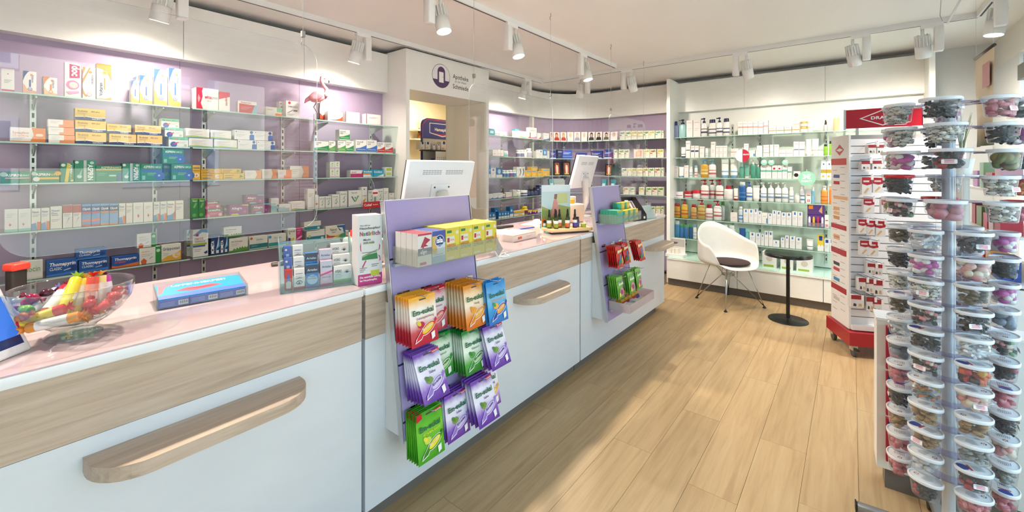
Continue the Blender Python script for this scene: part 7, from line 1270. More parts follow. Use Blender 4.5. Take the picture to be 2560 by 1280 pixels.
# side table
bp = onZ(1970, 800, 0); tt = bp.x * FW[0] + bp.y * FW[1]; th_ = CAM_H - (633 - HOR) * tt / F_PX
tr = .5 * (1427 - 1331 + 110) / F_PX * tt * .5 / .5 * .50
rt = (onZ(2027, 640, th_) - onZ(1912, 636, th_)).length / 2; rbs = (onZ(2018, 803, 0) - onZ(1922, 797, 0)).length / 2
st_ = thing('side_table', 'round black side table with glass top and disc foot', 'table', (bp.x, bp.y, 0))
TB = M('161412', .35); rt = min(rt, .2); rbs = min(rbs, .18)
MB().lathe([(rt, th_ - .028), (rt, th_ - .004), (rt - .004, th_)], M('171412', .3), 48).build('table_top', st_); MB().lathe([(rt - .006, th_ + .0002), (rt - .006, th_ + .004)], M('0E0C0C', .05, 0, .6), 48).build('glass_plate', st_)
MB().lathe([(.016, .008), (.016, th_ - .027)], TB, 18).build('stem', st_); MB().lathe([(rbs, 0), (rbs, .005), (rbs - .003, .008), (.03, .008), (.025, .02), (.016, .022)], TB, 48).build('foot_disc', st_)
# ================================================================== plaster display rack on casters
cA = onZ(2122, 822, .2); cB = onZ(2078, 790, .2); cA, cB = Vector((cA.x, cA.y, 0)), Vector((cB.x, cB.y, 0))
u_ = (cB - cA).normalized()                        # along the printed side (away from viewer)
dr = thing('plaster_rack', 'white slatted rack of plaster packs with red header and red base', 'rack', (cA.x, cA.y, 0), math.atan2(u_.y, u_.x))
# local frame: x = depth along the printed side, y = +90 deg of it (outside left); front face runs along -y at x = 0
SW_ = (cB - cA).length; FWD = .72; HT = onY(2122, 337, cA.y).z if False else CAM_H + (HOR - 337) * (cA.x * FW[0] + cA.y * FW[1]) / F_PX
MB().box(.0, SW_, -.014, 0, .2, HT, M('EDEBEA', .4)).build('side_board', dr)
b = MB()
def side(pts, col, k): b.add([((1 - p[0]) * SW_, .0004 + .0002 * k, .2 + p[1] * (HT - .2)) for p in pts], [tuple(range(len(pts) - 1, -1, -1))], M(col, .4))
RC_ = lambda u0, v0, u1, v1: [(u0, v0), (u1, v0), (u1, v1), (u0, v1)]
for v0, h_ in ((.845, .035), (.50, .025), (.365, .03), (.165, .03)): side(RC_(0, v0, .88, v0 + h_), 'B02030' if v0 < .8 else 'C84A4A', 1)
for dd, col, k in ((.0, 'C85A5A', 1), (.05, 'EDEBEA', 2)): side([(.25 + dd, .925), (.5, .955 - dd * .4), (.75 - dd, .925), (.5, .895 + dd * .4)], col, k)
for v0, c_ in ((.775, '5A6AA8'), (.74, 'C8303A'), (.66, 'E8B88A'), (.60, 'E0A878'), (.575, 'E8B890'), (.45, 'E8A88A'), (.55, 'D8A070'), (.44, 'E0B088'), (.30, '4A4A52'), (.27, 'C83A48'), (.11, 'C8C4C0'), (.215, '3A8AB8')): side(RC_(.15, v0, .5 if v0 not in (.66,) else .95, v0 + .018), c_, 1)
for k in range(22): side(RC_(.55, .83 - k * .036, .8, .833 - k * .036), 'A8A4A8', 1); side(RC_(.1, .815 - k * .036, .35, .818 - k * .036), 'C88A8A', 1)
b.build('print', dr)
SL = M('E9E7E8', .4)
z = .235; i = 0
MB().box(.055, .065, -FWD, -.014, .2, HT, M('8A8688', .6)).build('backing', dr)
while z < HT - .05:
    MB().box(.035, .055, -FWD, -.014, z, z + .052, SL).build('slat', dr); z += .058
MB().box(.0, .065, -FWD - .014, -FWD, .2, HT, SL).build('side_board', dr)
MB().box(-.02, .035, -FWD, -.014, .2, .235, M('EFEDEC', .4)).build('shelf', dr)
MB().box(-.06, .34, -FWD - .02, .02, .09, .19, M('A81E2C', .35)).build('base', dr)
for (x, y) in ((-.03, -.02), (.30, -.02), (-.03, -FWD + .02), (.30, -FWD + .02)):
    cs_ = MB().lathe([(.033, -.011), (.035, -.006), (.035, .006), (.033, .011)], M('4A4C4E', .5), 20, 1, 1, Matrix.Translation((x, y, .0355)) @ Matrix.Rotation(math.pi / 2, 4, 'X')).build('caster', dr)
    MB().box(x - .02, x + .03, y - .018, y + .018, .05, .09, M('C9C2AE', .35, .4)).build('fork', cs_); MB().box(x - .065, x - .01, y - .01, y + .01, .062, .072, BLACK).build('brake_pedal', cs_)
# header sign
hX = 4.5; h0, h1 = onX(2112, 276, hX), onX(2311, 262, hX); hb_ = onX(2112, 322, hX)
hs = MB(); inv = dr.matrix_basis.inverted() if False else Matrix.Rotation(-math.atan2(u_.y, u_.x), 4, 'Z') @ Matrix.Translation((-cA.x, -cA.y, 0))
hs.box(hX, hX + .02, h1.y, h0.y, hb_.z, h0.z, M('B2182E', .3), inv).build('header_sign', dr)
hsg = [c for c in dr.children if c.name.startswith('header_sign')][0]
for y in (h0.y, h1.y): MB().box(hX - .004, hX + .024, y - .008, y + .008, hb_.z - .01, h0.z + .004, M('D4D6D8', .3, .5), inv).build('end_cap', hsg)
for y in (h0.y - .08, h1.y + .08): MB().box(hX + .006, hX + .014, y - .01, y + .01, HT - .2, hb_.z, M('D4D6D8', .3, .5), inv).build('post', hsg)
cy_, cz_ = (h0.y + h1.y) / 2 + .0, (h0.z + hb_.z) / 2; hh_ = h0.z - hb_.z
pb = MB()
def hp(pts, col, k): pb.add([inv @ Vector((hX - .0004 - .0002 * k, cy_ - p[0] * hh_, cz_ + p[1] * hh_)) for p in pts], [tuple(range(len(pts)))], M(col, .35))
hp([(-.95, 0), (0, .42), (.95, 0), (0, -.42)], 'F4F2F2', 1); hp([(-.84, 0), (0, .37), (.84, 0), (0, -.37)], 'B2182E', 2); pb.build('print', hsg)
me, wn = text_mesh('DRACO', .03); me2 = me.copy(); me2.materials.clear(); me2.materials.append(M('F6F4F4')); o = link('lettering', me2, hsg)
sx = .95 * hh_ / wn; o.matrix_local = inv @ Matrix.Translation((hX - .0012, cy_ + .475 * hh_, cz_ - .07 * hh_)) @ Matrix.Rotation(-math.pi / 2, 4, 'Z') @ Matrix.Rotation(math.pi / 2, 4, 'X') @ Matrix.Diagonal((sx, .22 * hh_, 1, 1))
# hanging plaster packs: local positions on the slat face
Wd = Matrix.Translation((cA.x, cA.y, 0)) @ Matrix.Rotation(math.atan2(u_.y, u_.x), 4, 'Z')
PK = ('F2EEEA', [R(0, .62, 1, 1, 'B81E2C'), P([(0, .62), (.5, .54), (1, .62)], 'B81E2C'), P([(.15, .1), (.35, .1), (.7, .35), (.55, .42)], 'E8B878'), R(.12, .72, .72, .82, 'F0D8D8')])
PKw = ('EDEAE8', [R(0, .66, 1, 1, 'A81E2C'), P([(.15, .12), (.4, .1), (.4, .3), (.2, .36)], '3A3A3E'), P([(.55, .12), (.85, .1), (.8, .32), (.6, .34)], 'D8B080')])
def plane_hit(px, py, lx):
    """photo point on the rack plane local x = lx -> local (y, z)"""
    d = pix(px, py); o3 = Vector((0, 0, CAM_H)); Wi = Wd.inverted(); O = Wi @ o3; E_ = Wi @ (o3 + d) - O; t = (lx - O.x) / E_.x; P3 = O + E_ * t; return P3.y, P3.z
rzr = math.atan2(u_.y, u_.x) - math.pi / 2
packs = [(2171, 2191, 362, 384, 1), (2193, 2210, 362, 384, 1), (2154, 2176, 403, 424, 1), (2181, 2206, 402, 424, 1), (2155, 2180, 443, 487, 0), (2182, 2210, 444, 482, 0), (2159, 2186, 497, 533, 0), (2204, 2225, 499, 533, 0), (2146, 2168, 548, 584, 0), (2166, 2190, 551, 588, 0), (2187, 2214, 552, 592, 0), (2150, 2176, 601, 637, 0), (2172, 2196, 604, 640, 0), (2169, 2188, 658, 684, 1), (2186, 2206, 660, 688, 1), (2147, 2166, 694, 726, 1), (2164, 2184, 697, 732, 1), (2184, 2208, 700, 738, 1), (2128, 2160, 737, 768, 1), (2166, 2186, 742, 776, 1), (2182, 2204, 748, 782, 1)]
for i, (a, c, yt, yb, kind) in enumerate(packs):
    lx = -.045; y0, z0 = plane_hit(a, yt, lx); y1, z1 = plane_hit(c, yb, lx); zb = plane_hit(a, yb, lx)[1]
    W3 = Wd @ Vector((lx, y0, zb)); wpk = y0 - y1
    if wpk < .02: continue
    nrow = 'row ' + str(1 + sum(1 for q in (395, 430, 490, 540, 595, 650, 690, 735) if yt > q))
    carton('red and white %s pack on the plaster rack, %s, %s' % ('bandage' if kind else 'plaster', ['top row', 'second row', 'third row', 'fourth row', 'fifth row', 'sixth row', 'seventh row', 'eighth row', 'lowest row'][int(nrow[4:]) - 1], ['first', 'second', 'third', 'fourth'][sum(1 for q in packs[:i] if abs(q[2] - yt) < 8)]), (W3.x, W3.y, zb), rzr, wpk, z0 - zb, .03 if kind == 0 else .05, (PKw if kind else PK)[0], (PKw if kind else PK)[1], i, 'plaster packs on the slatted rack', 'pack', 'plaster_pack')
    H3 = Wd @ Vector((.035, (y0 + y1) / 2, z0 + .012))
    hk = thing('rack_hook', 'thin dark hook holding the %s pack from the top of the plaster rack' % ['first', 'second', 'third', 'fourth', 'fifth', 'sixth', 'seventh', 'eighth', 'ninth', 'tenth', 'eleventh', 'twelfth', 'thirteenth', 'fourteenth', 'fifteenth', 'sixteenth', 'seventeenth', 'eighteenth', 'nineteenth', 'twentieth', 'last'][i], 'hook', tuple(H3), rzr, 'plaster rack hooks')
    MB().tube([(0, 0, 0), (0, -.14, .004), (0, -.15, .012)], .002, M('4A2A2E', .4, .4), 5).build('prong', hk); MB().box(-.008, .008, -.154, -.152, -.03, .008, M('F0EAEA')).build('price_tag', hk)
# ================================================================== low white gondola behind the candy stand
g0 = onZ(2192, 1165, .1); gd = thing('low_gondola', 'low white gondola shelf hidden behind the candy stand', 'shelf unit', (g0.x, g0.y, 0), RD(2))
GW = M('EAE9E4', .45)
MB().box(.02, .14, -.5, 0, .10, .765, GW).build('body', gd); MB().box(0, .02, -.5, .0, .10, .765, M('E4E4DC', .4)).build('end_panel', gd); MB().box(.03, .13, -.48, -.03, 0, .098, GREYTOE).build('plinth', gd); MB().box(-.003, .143, -.503, .003, .765, .775, GW).build('top', gd)
cx1 = math.cos(RD(2)); 
for i in range(3):
    c0 = Vector((g0.x, g0.y, 0)) + Vector((-.05, -.02 - .0 * i, 0))
    carton('crimson care product carton hung on the low gondola, %s' % ['highest', 'middle', 'lowest'][i], (g0.x - .028, g0.y - .03, .56 - i * .205), -math.pi / 2 + RD(2), .06, .19, .02, 'B81838', [R(.1, .8, .9, .95, '3A2A5A'), R(.2, .3, .8, .5, 'E89AA8')], i, 'crimson cartons on the gondola')
# further tall unit with goods, glimpsed through the candy stand
tu = thing('gondola_back', 'white tiered shelf of red and pink goods seen through the candy stand', 'shelf unit', (3.35, -.72, 0), RD(0))
MB().box(0, .9, -.2, -.17, .82, 1.5, GW).build('back_panel', tu)
for z in (.83, 1.08, 1.32): MB().box(0, .9, -.17, .12, z, z + .015, GW).build('shelf', tu)
MB().box(0, .9, -.2, .12, 0, .82, GW).build('body', tu)
for i, (x, z, w_, h_, c) in enumerate(((.05, 1.096, .12, .10, 'C8303E'), (.2, 1.096, .1, .14, 'F0D8DC'), (.33, 1.096, .1, .09, 'D8405A'), (.47, 1.096, .14, .12, '7A9A5A'), (.64, 1.096, .1, .13, 'B82E42'), (.05, 1.336, .11, .12, 'E8B0BC'), (.22, 1.336, .15, .09, 'C83A4A'), (.42, 1.336, .1, .15, '8ABF8A'), (.58, 1.336, .13, .1, 'B87ABA'), (.08, .846, .13, .13, '3A5AB0'), (.25, .846, .12, .12, 'F0B03A'), (.42, .846, .15, .12, 'D83A3A'), (.62, .846, .14, .14, 'E8C8C0'))):
    carton('%s gift carton %s through the candy stand' % ({'C8303E': 'red', 'F0D8DC': 'pale pink', 'D8405A': 'rose', '7A9A5A': 'olive', 'B82E42': 'dark red', 'E8B0BC': 'blush', 'C83A4A': 'scarlet', '8ABF8A': 'soft green', 'B87ABA': 'mauve', '3A5AB0': 'blue', 'F0B03A': 'amber', 'D83A3A': 'bright red', 'E8C8C0': 'peach'}[c], 'on the tiered shelf seen'), (3.35 + x, -.70, z), 0, w_, h_, .08, c, [R(.1, .6, .9, .8, 'F2EEEA')], i, 'gift cartons', 'carton', 'gift_carton')
# ================================================================== rotating candy stand
SPX, SPY = 2.275, -.285
sp = thing('candy_stand', 'rotating stand with clear pillar holding oval tubs of sweets', 'stand', (SPX, SPY, 0))
MB().lathe([(.019, .05), (.019, 1.66)], M('D6DADF', .3, .3), 20).build('pole', sp)
MB().lathe([(.036, .16), (.036, 1.70)], clear('pillar_tube', 'F8FAFB', .7, .04), 28, 1, 1, None, True, False, False).build('clear_sleeve', sp)
for k in range(4):
    a = RD(95 + 90 * k); d = Vector((math.cos(a), math.sin(a), 0)); T = Matrix.Rotation(a, 4, 'Z')
    lg = MB().rbox(.02, .27, -.016, .016, .048, .078, .003, M('8A8C90', .4, .6), 1, T).build('leg', sp); MB().box(.27, .275, -.017, .017, .046, .08, BLACK, T).build('end_plug', lg)
    MB().lathe([(.022, -.012), (.024, -.006), (.024, .006), (.022, .012)], BLACK, 16, 1, 1, T @ Matrix.Translation((.245, 0, .0245)) @ Matrix.Rotation(math.pi / 2, 4, 'X')).build('caster', lg)
# tub meshes
TW, TD, THT = .050, .039, .064     # half width, half depth, height of cup
TSG = 26
cup_me = MB().lathe([(0, .001), (.80, .001), (.84, .004), (1.0, THT)], TUBM, TSG, TW * .94, TD * .94, None, True, False, False).mesh('tub')
LIDM = clear('tub_lid', 'F2F4F8', .9, .42, .12)
def lid_mesh(rim, inner):
    b = MB(); b.lathe([(1.0, THT - .006), (1.03, THT - .004), (1.03, THT + .004), (1.0, THT + .006), (.93, THT + .006), (.91, THT + .003)], rim, TSG, TW, TD, None, True, False, False)
    b.lathe([(.91, THT + .003), (0, THT + .003)], inner, TSG, TW, TD, None, False, False, False); return b.mesh('lid')
RIMW = M('E9ECF2', .3); lid_clear = lid_mesh(clear('lid_rim', 'E8ECF2', .9, .75), LIDM); lid_red = lid_mesh(M('C81E2A', .25), M('C81E2A', .25)); lid_white = lid_mesh(clear('lid_rim', 'E8ECF2', .9, .75), M('E4E4E2', .4))
# lid print: lines of small type and a flower mark
lp = MB()
for k in range(7):
    w_ = .030 * (1 - .1 * abs(k - 3)); lp.add([(-.008, .018 - k * .006, THT + .0035), (-.008 + w_ * 1.2, .018 - k * .006, THT + .0035), (-.008 + w_ * 1.2, .0195 - k * .006, THT + .0035), (-.008, .0195 - k * .006, THT + .0035)], [(0, 1, 2, 3)], M('6A6C78', .5))
for k, c in enumerate(('B82E2E', 'E0A02E', '2A2A2E', 'B82E2E', '2A2A2E', 'D8842E')):
    a = k * math.pi / 3; lp.ball((-.034 + .007 * math.cos(a), .007 * math.sin(a), THT + .0035), (.0036, .0028, .0003), M(c, .4), 6, 3)
lidprint = lp.mesh('lid_print')
lp = MB(); lp.add([(-.04 + .03 * math.cos(a) * .8, .022 * math.sin(a), THT + .0036) for a in [i * .524 for i in range(12)]], [tuple(range(12))], M('2F3F8E', .4)); lp.add([(-.018, .02, THT + .0037), (-.01, .02, THT + .0037), (-.01, -.02, THT + .0037), (-.018, -.02, THT + .0037)], [(0, 1, 2, 3)], M('B82E3A', .4))
for k in range(6): lp.add([(-.002, .016 - k * .006, THT + .0035), (.034, .016 - k * .006, THT + .0035), (.034, .0175 - k * .006, THT + .0035), (-.002, .0175 - k * .006, THT + .0035)], [(0, 1, 2, 3)], M('6A6C78', .5))
lidprint2 = lp.mesh('lid_print')
tagb = MB(); n = 7
tagb.add([((i / n - .5) * .036 * (1 if 0 < j < 3 or 0 < i < n else .86), -.001, z) for j, z in enumerate((.012, .014, .026, .028)) for i in range(n + 1)], [(j * (n + 1) + i, j * (n + 1) + i + 1, (j + 1) * (n + 1) + i + 1, (j + 1) * (n + 1) + i) for j in range(3) for i in range(n)], M('F4F0F0', .5))
for k in range(3): tagb.add([(-.011, -.0014, .0155 + k * .004), (.011, -.0014, .0155 + k * .004), (.011, -.0014, .0175 + k * .004), (-.011, -.0014, .0175 + k * .004)], [(0, 1, 2, 3)], M('E0708A', .5))
tag_me = tagb.mesh('price_tag')
def candies(cols, shape, n, size, fill, seed):
    rr = random.Random(seed); b = MB(); ms = [M(c, .35) for c in cols]
    for i in range(n):
        a = rr.uniform(0, 2 * math.pi); q = math.sqrt(rr.uniform(0, 1)); q = q if rr.random() < .45 else .55 + .45 * q
        z = size * .6 + rr.random() * max(.001, THT * fill - size)
        sc_ = (.80 + .18 * z / THT) * .92
        x = (TW * sc_ - size * .9) * q * math.cos(a); y = (TD * sc_ - size * .9) * q * math.sin(a)
        T = Matrix.Translation((x, y, z)) @ Matrix.Rotation(rr.uniform(0, 3.14), 4, 'Z') @ Matrix.Rotation(rr.uniform(-.6, .6), 4, 'X'); m = rr.choice(ms)
        if shape == 'egg': b.ball((0, 0, 0), (size * 1.25, size * .95, size * .9), m, 10, 6, T)
        elif shape == 'stripe': b.ball((0, 0, 0), (size * 1.35, size * .9, size * .7), m, 10, 6, T); b.box(-size * 1.1, size * 1.1, -size * .07, size * .07, -size * .72, size * .72, M('3A3836', .4), T)
        elif shape == 'rod': b.lathe([(size * .45, -size * 1.7), (size * .5, -size * 1.6), (size * .5, size * 1.6), (size * .45, size * 1.7)], m, 8, 1, 1, T @ Matrix.Rotation(1.5708, 4, 'X'))
        elif shape == 'cube': b.rbox(-size, size, -size * .8, size * .8, -size * .7, size * .7, size * .25, m, 1, T)
        elif shape == 'wheel': b.lathe([(size * .3, -size * .35), (size * 1.0, -size * .4), (size * 1.1, 0), (size * 1.0, size * .4), (size * .3, size * .35)], m, 12, 1, 1, T @ Matrix.Rotation(rr.uniform(.6, 1.4), 4, 'X'))
        else: b.ball((0, 0, 0), (size * 1.1, size, size * .6), m, 8, 5, T)
    return b.mesh('sweets')
K = [('white striped pastilles', candies(['E6E2D6', 'DEDACB'], 'stripe', 40, .0095, .92, 1)), ('black liquorice strips', candies(['26282C', '2E3034', '1E2024'], 'rod', 70, .0075, .9, 2)), ('pink sugared cubes', candies(['D87A86', 'E09AA0', 'C86A78'], 'cube', 36, .010, .9, 3)), ('pink and white eggs', candies(['E9E4DC', 'C65AA4', 'F0ECE6', 'B84E98'], 'egg', 26, .0125, .9, 4)), ('black and red berries', candies(['1E1C20', '2A2830', 'A82A3C'], 'egg', 44, .009, .9, 5)),
     ('dark wheels and red strips', candies(['8A7A32', '6E7A3A', '8A2A34'], 'wheel', 16, .0165, .95, 6)), ('grey pebble drops', candies(['8E9290', '9EA29C', '7E827E'], 'drop', 60, .0085, .9, 7)), ('brown cola drops', candies(['6E6044', '7A6A4C', '5E5038'], 'drop', 46, .0095, .9, 8)), ('white chalk sticks', candies(['D8DCDE', 'E6E8EA'], 'rod', 34, .010, .9, 9)), ('dark sugared sticks', candies(['5A6068', '4A4E58', '6A6E74'], 'rod', 34, .0095, .9, 10)),
     ('colourful liquorice bits', candies(['1F1C1E', '2A2426', '1F1C1E', 'D8848A', '6AA86A', 'E4DCC0'], 'cube', 44, .0085, .9, 11)), ('grey sugared fruit', candies(['6E7884', '5E6874', '8A94A0'], 'egg', 22, .0135, .92, 12)), ('orange and red fruit gums', candies(['D8642E', 'C83A4A', '3A2E34', 'E0A83A'], 'cube', 26, .0125, .9, 13)), ('golden biscuit drops', candies(['9A7444', 'A8824E', '8A6638'], 'drop', 36, .011, .92, 14)), ('pale pink foam shapes', candies(['E8B0AC', 'F0C8BC', 'E4DAC0', 'E09A96'], 'egg', 26, .0125, .92, 15)), ('multicoloured sticks', candies(['C8703A', '4A9A6A', 'E8E4DC', 'B8A83A', '6A7A8A'], 'rod', 40, .0085, .9, 16)), ('sugared pink and grey domes', candies(['B86A7C', '6A6E78', 'C88A96'], 'egg', 12, .019, .95, 17)), ('white stones', candies(['C4C6C8', 'D2D4D4', 'B4B8BA'], 'egg', 22, .013, .9, 18))]
# which sweets sit in which column / tier (columns counted from the one nearest the plaster rack)
PL_ = [[0, 3, 0, 1, 5, 7, 1, 0, 7, 8, 11, 2, 1, 13, 2, 2], [0, 0, 3, 1, 10, 8, 3, 0, 10, 1, 10, 15, 13, 13, 17, 4], [1, 0, 4, 6, 16, 9, 14, 7, 1, 8, 12, 14, 13, 6, 4, 2], [2, 1, 5, 0, 0, 3, 1, 3, 11, 10, 4, 2, 1, 14, 6, 2], [6, 3, 1, 12, 2, 3, 0, 2, 4, 6, 1, 14, 3, 10, 1, 5], [3, 1, 6, 0, 4, 2, 7, 1, 3, 0, 8, 4, 6, 2, 1, 0]]
cola = [143, 197, 252, 315, 25, 85]
coln = ['column by plaster rack', 'second column', 'front column', 'window side column', 'rear column', 'hidden rear column']
HZ = (.622)
vr = Vector((FW[0], FW[1], 0)); vl = Vector((RT[0], RT[1], 0))
pitch = .0905
SLEEVE = [MB().box(-.012, .012, -.01, .02, -.001, .001, M('4A4258', .3)).mesh('arm')]
for c in range(6):
    for k in range(16):
        if c >= 4 and k > 9 or (c, k) == (2, 3): continue
        A_ = RD(cola[c] - ((29 if c not in (0, 4) else (9 if c == 0 else 50)) if k < 5 else 0))       # angle in the viewer frame: 0 = to the right, 90 = away; the upper section is turned
        d = (vl * math.cos(A_) + vr * math.sin(A_)); wa = math.atan2(d.y, d.x)
        rad = .137 if k >= 5 else (.15 if c != 4 else .185)
        if k < 5: off = RD(-2 + 5 * ((k * 7) % 3 - 1))
        else: off = RD(((k * 5 + c * 3) % 5 - 2) * 1.6)
        wa2 = wa + off; dd = Vector((math.cos(wa2), math.sin(wa2), 0))
        z = 1.627 - k * pitch - (.018 if k >= 5 else 0) + (.004 if c == 2 else 0)
        kind = PL_[c][k]; red = (c, k) in ((1, 3), (4, 4), (5, 4), (4, 7))
        o = thing('candy_tub', '%soval tub of %s, %s tier, %s' % ('red lidded ' if red else '', K[kind][0], ['top', 'second', 'third', 'fourth', 'fifth', 'sixth', 'seventh', 'eighth', 'ninth', 'tenth', 'eleventh', 'twelfth', 'thirteenth', 'fourteenth', 'fifteenth', 'lowest'][k], coln[c]), 'tub', (SPX + dd.x * rad, SPY + dd.y * rad, z), wa2 + math.pi / 2, 'tubs of sweets on the rotating stand')
        o.scale = (1.1, 1.1, 1.0) if k < 5 else (1.0, 1.0, 1.0); link('cup', cup_me, o); link('lid', lid_red if red else (lid_white if k > 8 else lid_clear), o)
        s_ = link('sweets', K[kind][1], o); s_['kind'] = 'stuff'; s_.rotation_euler = (0, 0, math.pi if (k + c) % 2 else 0)
        if k > 4 or (c + k) % 3 == 0: link('lid_print', lidprint2 if (k * 3 + c) % 4 == 0 else lidprint, o, None, (0, 0, math.pi * ((k + c) % 2)), (.8, .8, 1))
        if (k * 2 + c) % 3 == 0 and c < 4: link('price_tag', tag_me, o, (rnd.uniform(-.012, .012), -TD * .90, .004), (RD(-10), 0, rnd.uniform(-.1, .1)))
        # carrying arm of the stand
        link('arm', SLEEVE[0], sp, (dd.x * .085, dd.y * .085, z + THT - .004), (0, 0, wa2 - math.pi / 2))
        T = Matrix.Rotation(wa2, 4, 'Z')
    # rings per tier are shared by the columns
for k in range(16):
    z = 1.627 - k * pitch - (.018 if k >= 5 else 0) + THT - .0015
    MB().lathe([(.037, z), (.098 if k < 5 else .088, z + .0004), (.098 if k < 5 else .088, z + .0024), (.037, z + .002)], clear('ring_acrylic', 'DCD8EC', 1.0, .12), 28, 1, 1, None, True, False, False).build('tier_ring', sp)
MB().lathe([(.036, 1.70), (.040, 1.705), (.040, 1.715), (.0, 1.718)], M('D8DCE0', .3), 24).build('top_cap', sp)
# ================================================================== banner, plant, back room display
p0 = onX(2438, 155, 3.95); p1 = onX(2486, 112, 3.55)
bn = thing('hanging_banner', 'sepia cloth banner hanging from a rod by the window', 'banner', (p1.x, p1.y, p1.z))
dv_ = p0 - p1; wdb = Vector((dv_.x, dv_.y, 0)).length; ux = Vector((dv_.x, dv_.y, 0)).normalized()
MB().tube([(0, 0, 0), tuple(Vector((ux.x, ux.y, 0)) * wdb)], .009, M('4A4038', .4, .3), 8).build('rod', bn)
def bmat():
    m, t, b = bsdf_mat('banner_cloth'); tc = t.nodes.new('ShaderNodeTexCoord'); sp_ = t.nodes.new('ShaderNodeSeparateXYZ'); r = t.nodes.new('ShaderNodeValToRGB'); t.links.new(tc.outputs['Generated'], sp_.inputs[0]); t.links.new(sp_.outputs[2], r.inputs[0])
    e = r.color_ramp.elements; e[0].position = .0; e[0].color = rgb('5A6A50'); e[1].position = 1; e[1].color = rgb('DCCDB2'); x = e.new(.14); x.color = rgb('A8967A'); x = e.new(.35); x.color = rgb('EADFC6'); t.links.new(r.outputs[0], b.inputs['Base Color']); b.inputs['Roughness'].default_value = .8; return m
v = []; nx, nz = 12, 10
for j in range(nz + 1):
    for i in range(nx + 1):
        s_ = i / nx; y = .012 * math.sin(s_ * 9 + j * .3) * j / nz; q = ux * (wdb * s_) + Vector((-ux.y, ux.x, 0)) * y; v.append((q.x, q.y, -.55 * j / nz - .008))
MB().add(v, [(j * 13 + i, j * 13 + i + 1, (j + 1) * 13 + i + 1, (j + 1) * 13 + i) for j in range(nz) for i in range(nx)], bmat(), True).build('cloth', bn)
def strip(s0, s1, z0, z1): return [ux * (wdb * a_) + Vector((-ux.y, ux.x, 0)) * .014 + Vector((0, 0, z_)) for a_, z_ in ((s0, z0), (s1, z0), (s1, z1), (s0, z1))]
nb = MB(); nb.add(strip(.05, .42, -.22, -.08), [(0, 1, 2, 3)], M('C98A90')); nb.build('print', bn)
for s_ in (.05, .95): q = ux * (wdb * s_); MB().tube([(q.x, q.y, 0), (q.x, q.y, ZC - p1.z)], .0008, M('D8D8D4'), 4).build('string', bn)
gp = onX(2405, 338, 3.4)
pl = thing('grass_plant', 'wispy green grass plant showing above the candy tubs', 'plant', (gp.x, gp.y, gp.z - .22))
MB().lathe([(.035, 0), (.05, .09), (.046, .09), (.03, .02)], M('E6E2DA'), 18).build('pot', pl)
b = MB()
for k in range(26):
    a = rnd.uniform(0, 6.28); r = rnd.uniform(.01, .045); h = rnd.uniform(.16, .28); b.tube([(0, 0, .08), (r * .4 * math.cos(a), r * .4 * math.sin(a), .08 + h * .6), (r * math.cos(a), r * math.sin(a), .08 + h)], .0018, M('7A8A5A'), 4, None, [.0022, .0016, .0005])
b.build('blades', pl)
gs = thing('plant_stand', 'slim white pedestal under the grass plant behind the candy stand', 'stand', (gp.x, gp.y, 0)); MB().lathe([(.1, 0), (.1, .02), (.03, .04), (.03, gp.z - .24), (.09, gp.z - .235), (.09, gp.z - .2205)], GW, 24).build('pedestal', gs)
# back room: plaster display with blue header, shelf with amber bottle
YD = 4.35
def dpt(px, py): return onY(px, py, YD)
hA, hB = dpt(1062, 300), dpt(1139, 345)
bd_ = thing('plaster_display', 'blue arched plaster display standing in the back room', 'display', ((hA.x + hB.x) / 2, YD, 0)); cxd = (hA.x + hB.x) / 2; hw = (hB.x - hA.x) / 2 + .06
z1, z0 = dpt(1100, 299).z, dpt(1100, 348).z
r = .1; poly = [(-hw, z0), (hw, z0), (hw, z1 - .02), (hw - .02, z1)] + [(-hw + r - r * math.sin(a), z1 - r + r * math.cos(a)) for a in [i * math.pi / 16 for i in range(9)]]
def vprism(b, poly, y0, y1, mat):
    n = len(poly); v = [(p[0], y0, p[1]) for p in poly] + [(p[0], y1, p[1]) for p in poly]
    b.add(v, [tuple(range(n)), tuple(range(2 * n - 1, n - 1, -1))] + [(i, n + i, n + (i + 1) % n, (i + 1) % n) for i in range(n)], mat)
b = MB(); vprism(b, poly, -.012, .012, M('2A2F7E', .35)); b.build('header', bd_)
b = MB(); flat(b, [(-hw + .012, z0 + .01), (-hw + .022, z0 + .01), (-hw + .022, z1 - .09), (-hw + .09, z1 - .022), (hw, z1 - .022), (hw, z1 - .012), (-hw + .085, z1 - .012), (-hw + .012, z1 - .085)], -.0126, M('C8243A'))
mz, hz = (z0 + z1) / 2 - .005, (z1 - z0) * .30
flat(b, [(-hw * .62, mz + hz), (hw * .7, mz + hz), (hw * .7, mz - hz * .7), (.02, mz - hz * 1.25), (-hw * .62, mz - hz * .7)], -.0128, M('E8E6EC')); flat(b, [(-hw * .59, mz + hz * .9), (hw * .67, mz + hz * .9), (hw * .67, mz - hz * .6), (.02, mz - hz * 1.1), (-hw * .59, mz - hz * .6)], -.0130, M('2A2F7E')); flat(b, [(-hw * .59, mz - hz * .62), (.02, mz - hz * .85), (hw * .67, mz - hz * .62), (.02, mz - hz * 1.08)], -.0132, M('C8242E')); b.build('print', bd_)
put_text('Hansaplast', bd_, .012, mz - .022, .042, 'FFFFFF', hw * 1.15, -.0136, 0, .01, 0, 'c')
for x in (-hw + .01, hw - .01): MB().box(x - .01, x + .01, -.01, .01, 0, z0, M('22306E')).build('post', bd_)
zs = dpt(1100, 377).z
MB().box(-hw - .03, hw, -.2, .0, zs - .012, zs, M('3A3C48')).build('shelf', bd_); MB().box(-hw - .03, hw, -.2, .0, zs - .30, zs - .29, M('3A3C48')).build('shelf', bd_); MB().box(-hw, hw, .0, .012, .1, z0, M('C9C2B0')).build('back_panel', bd_)
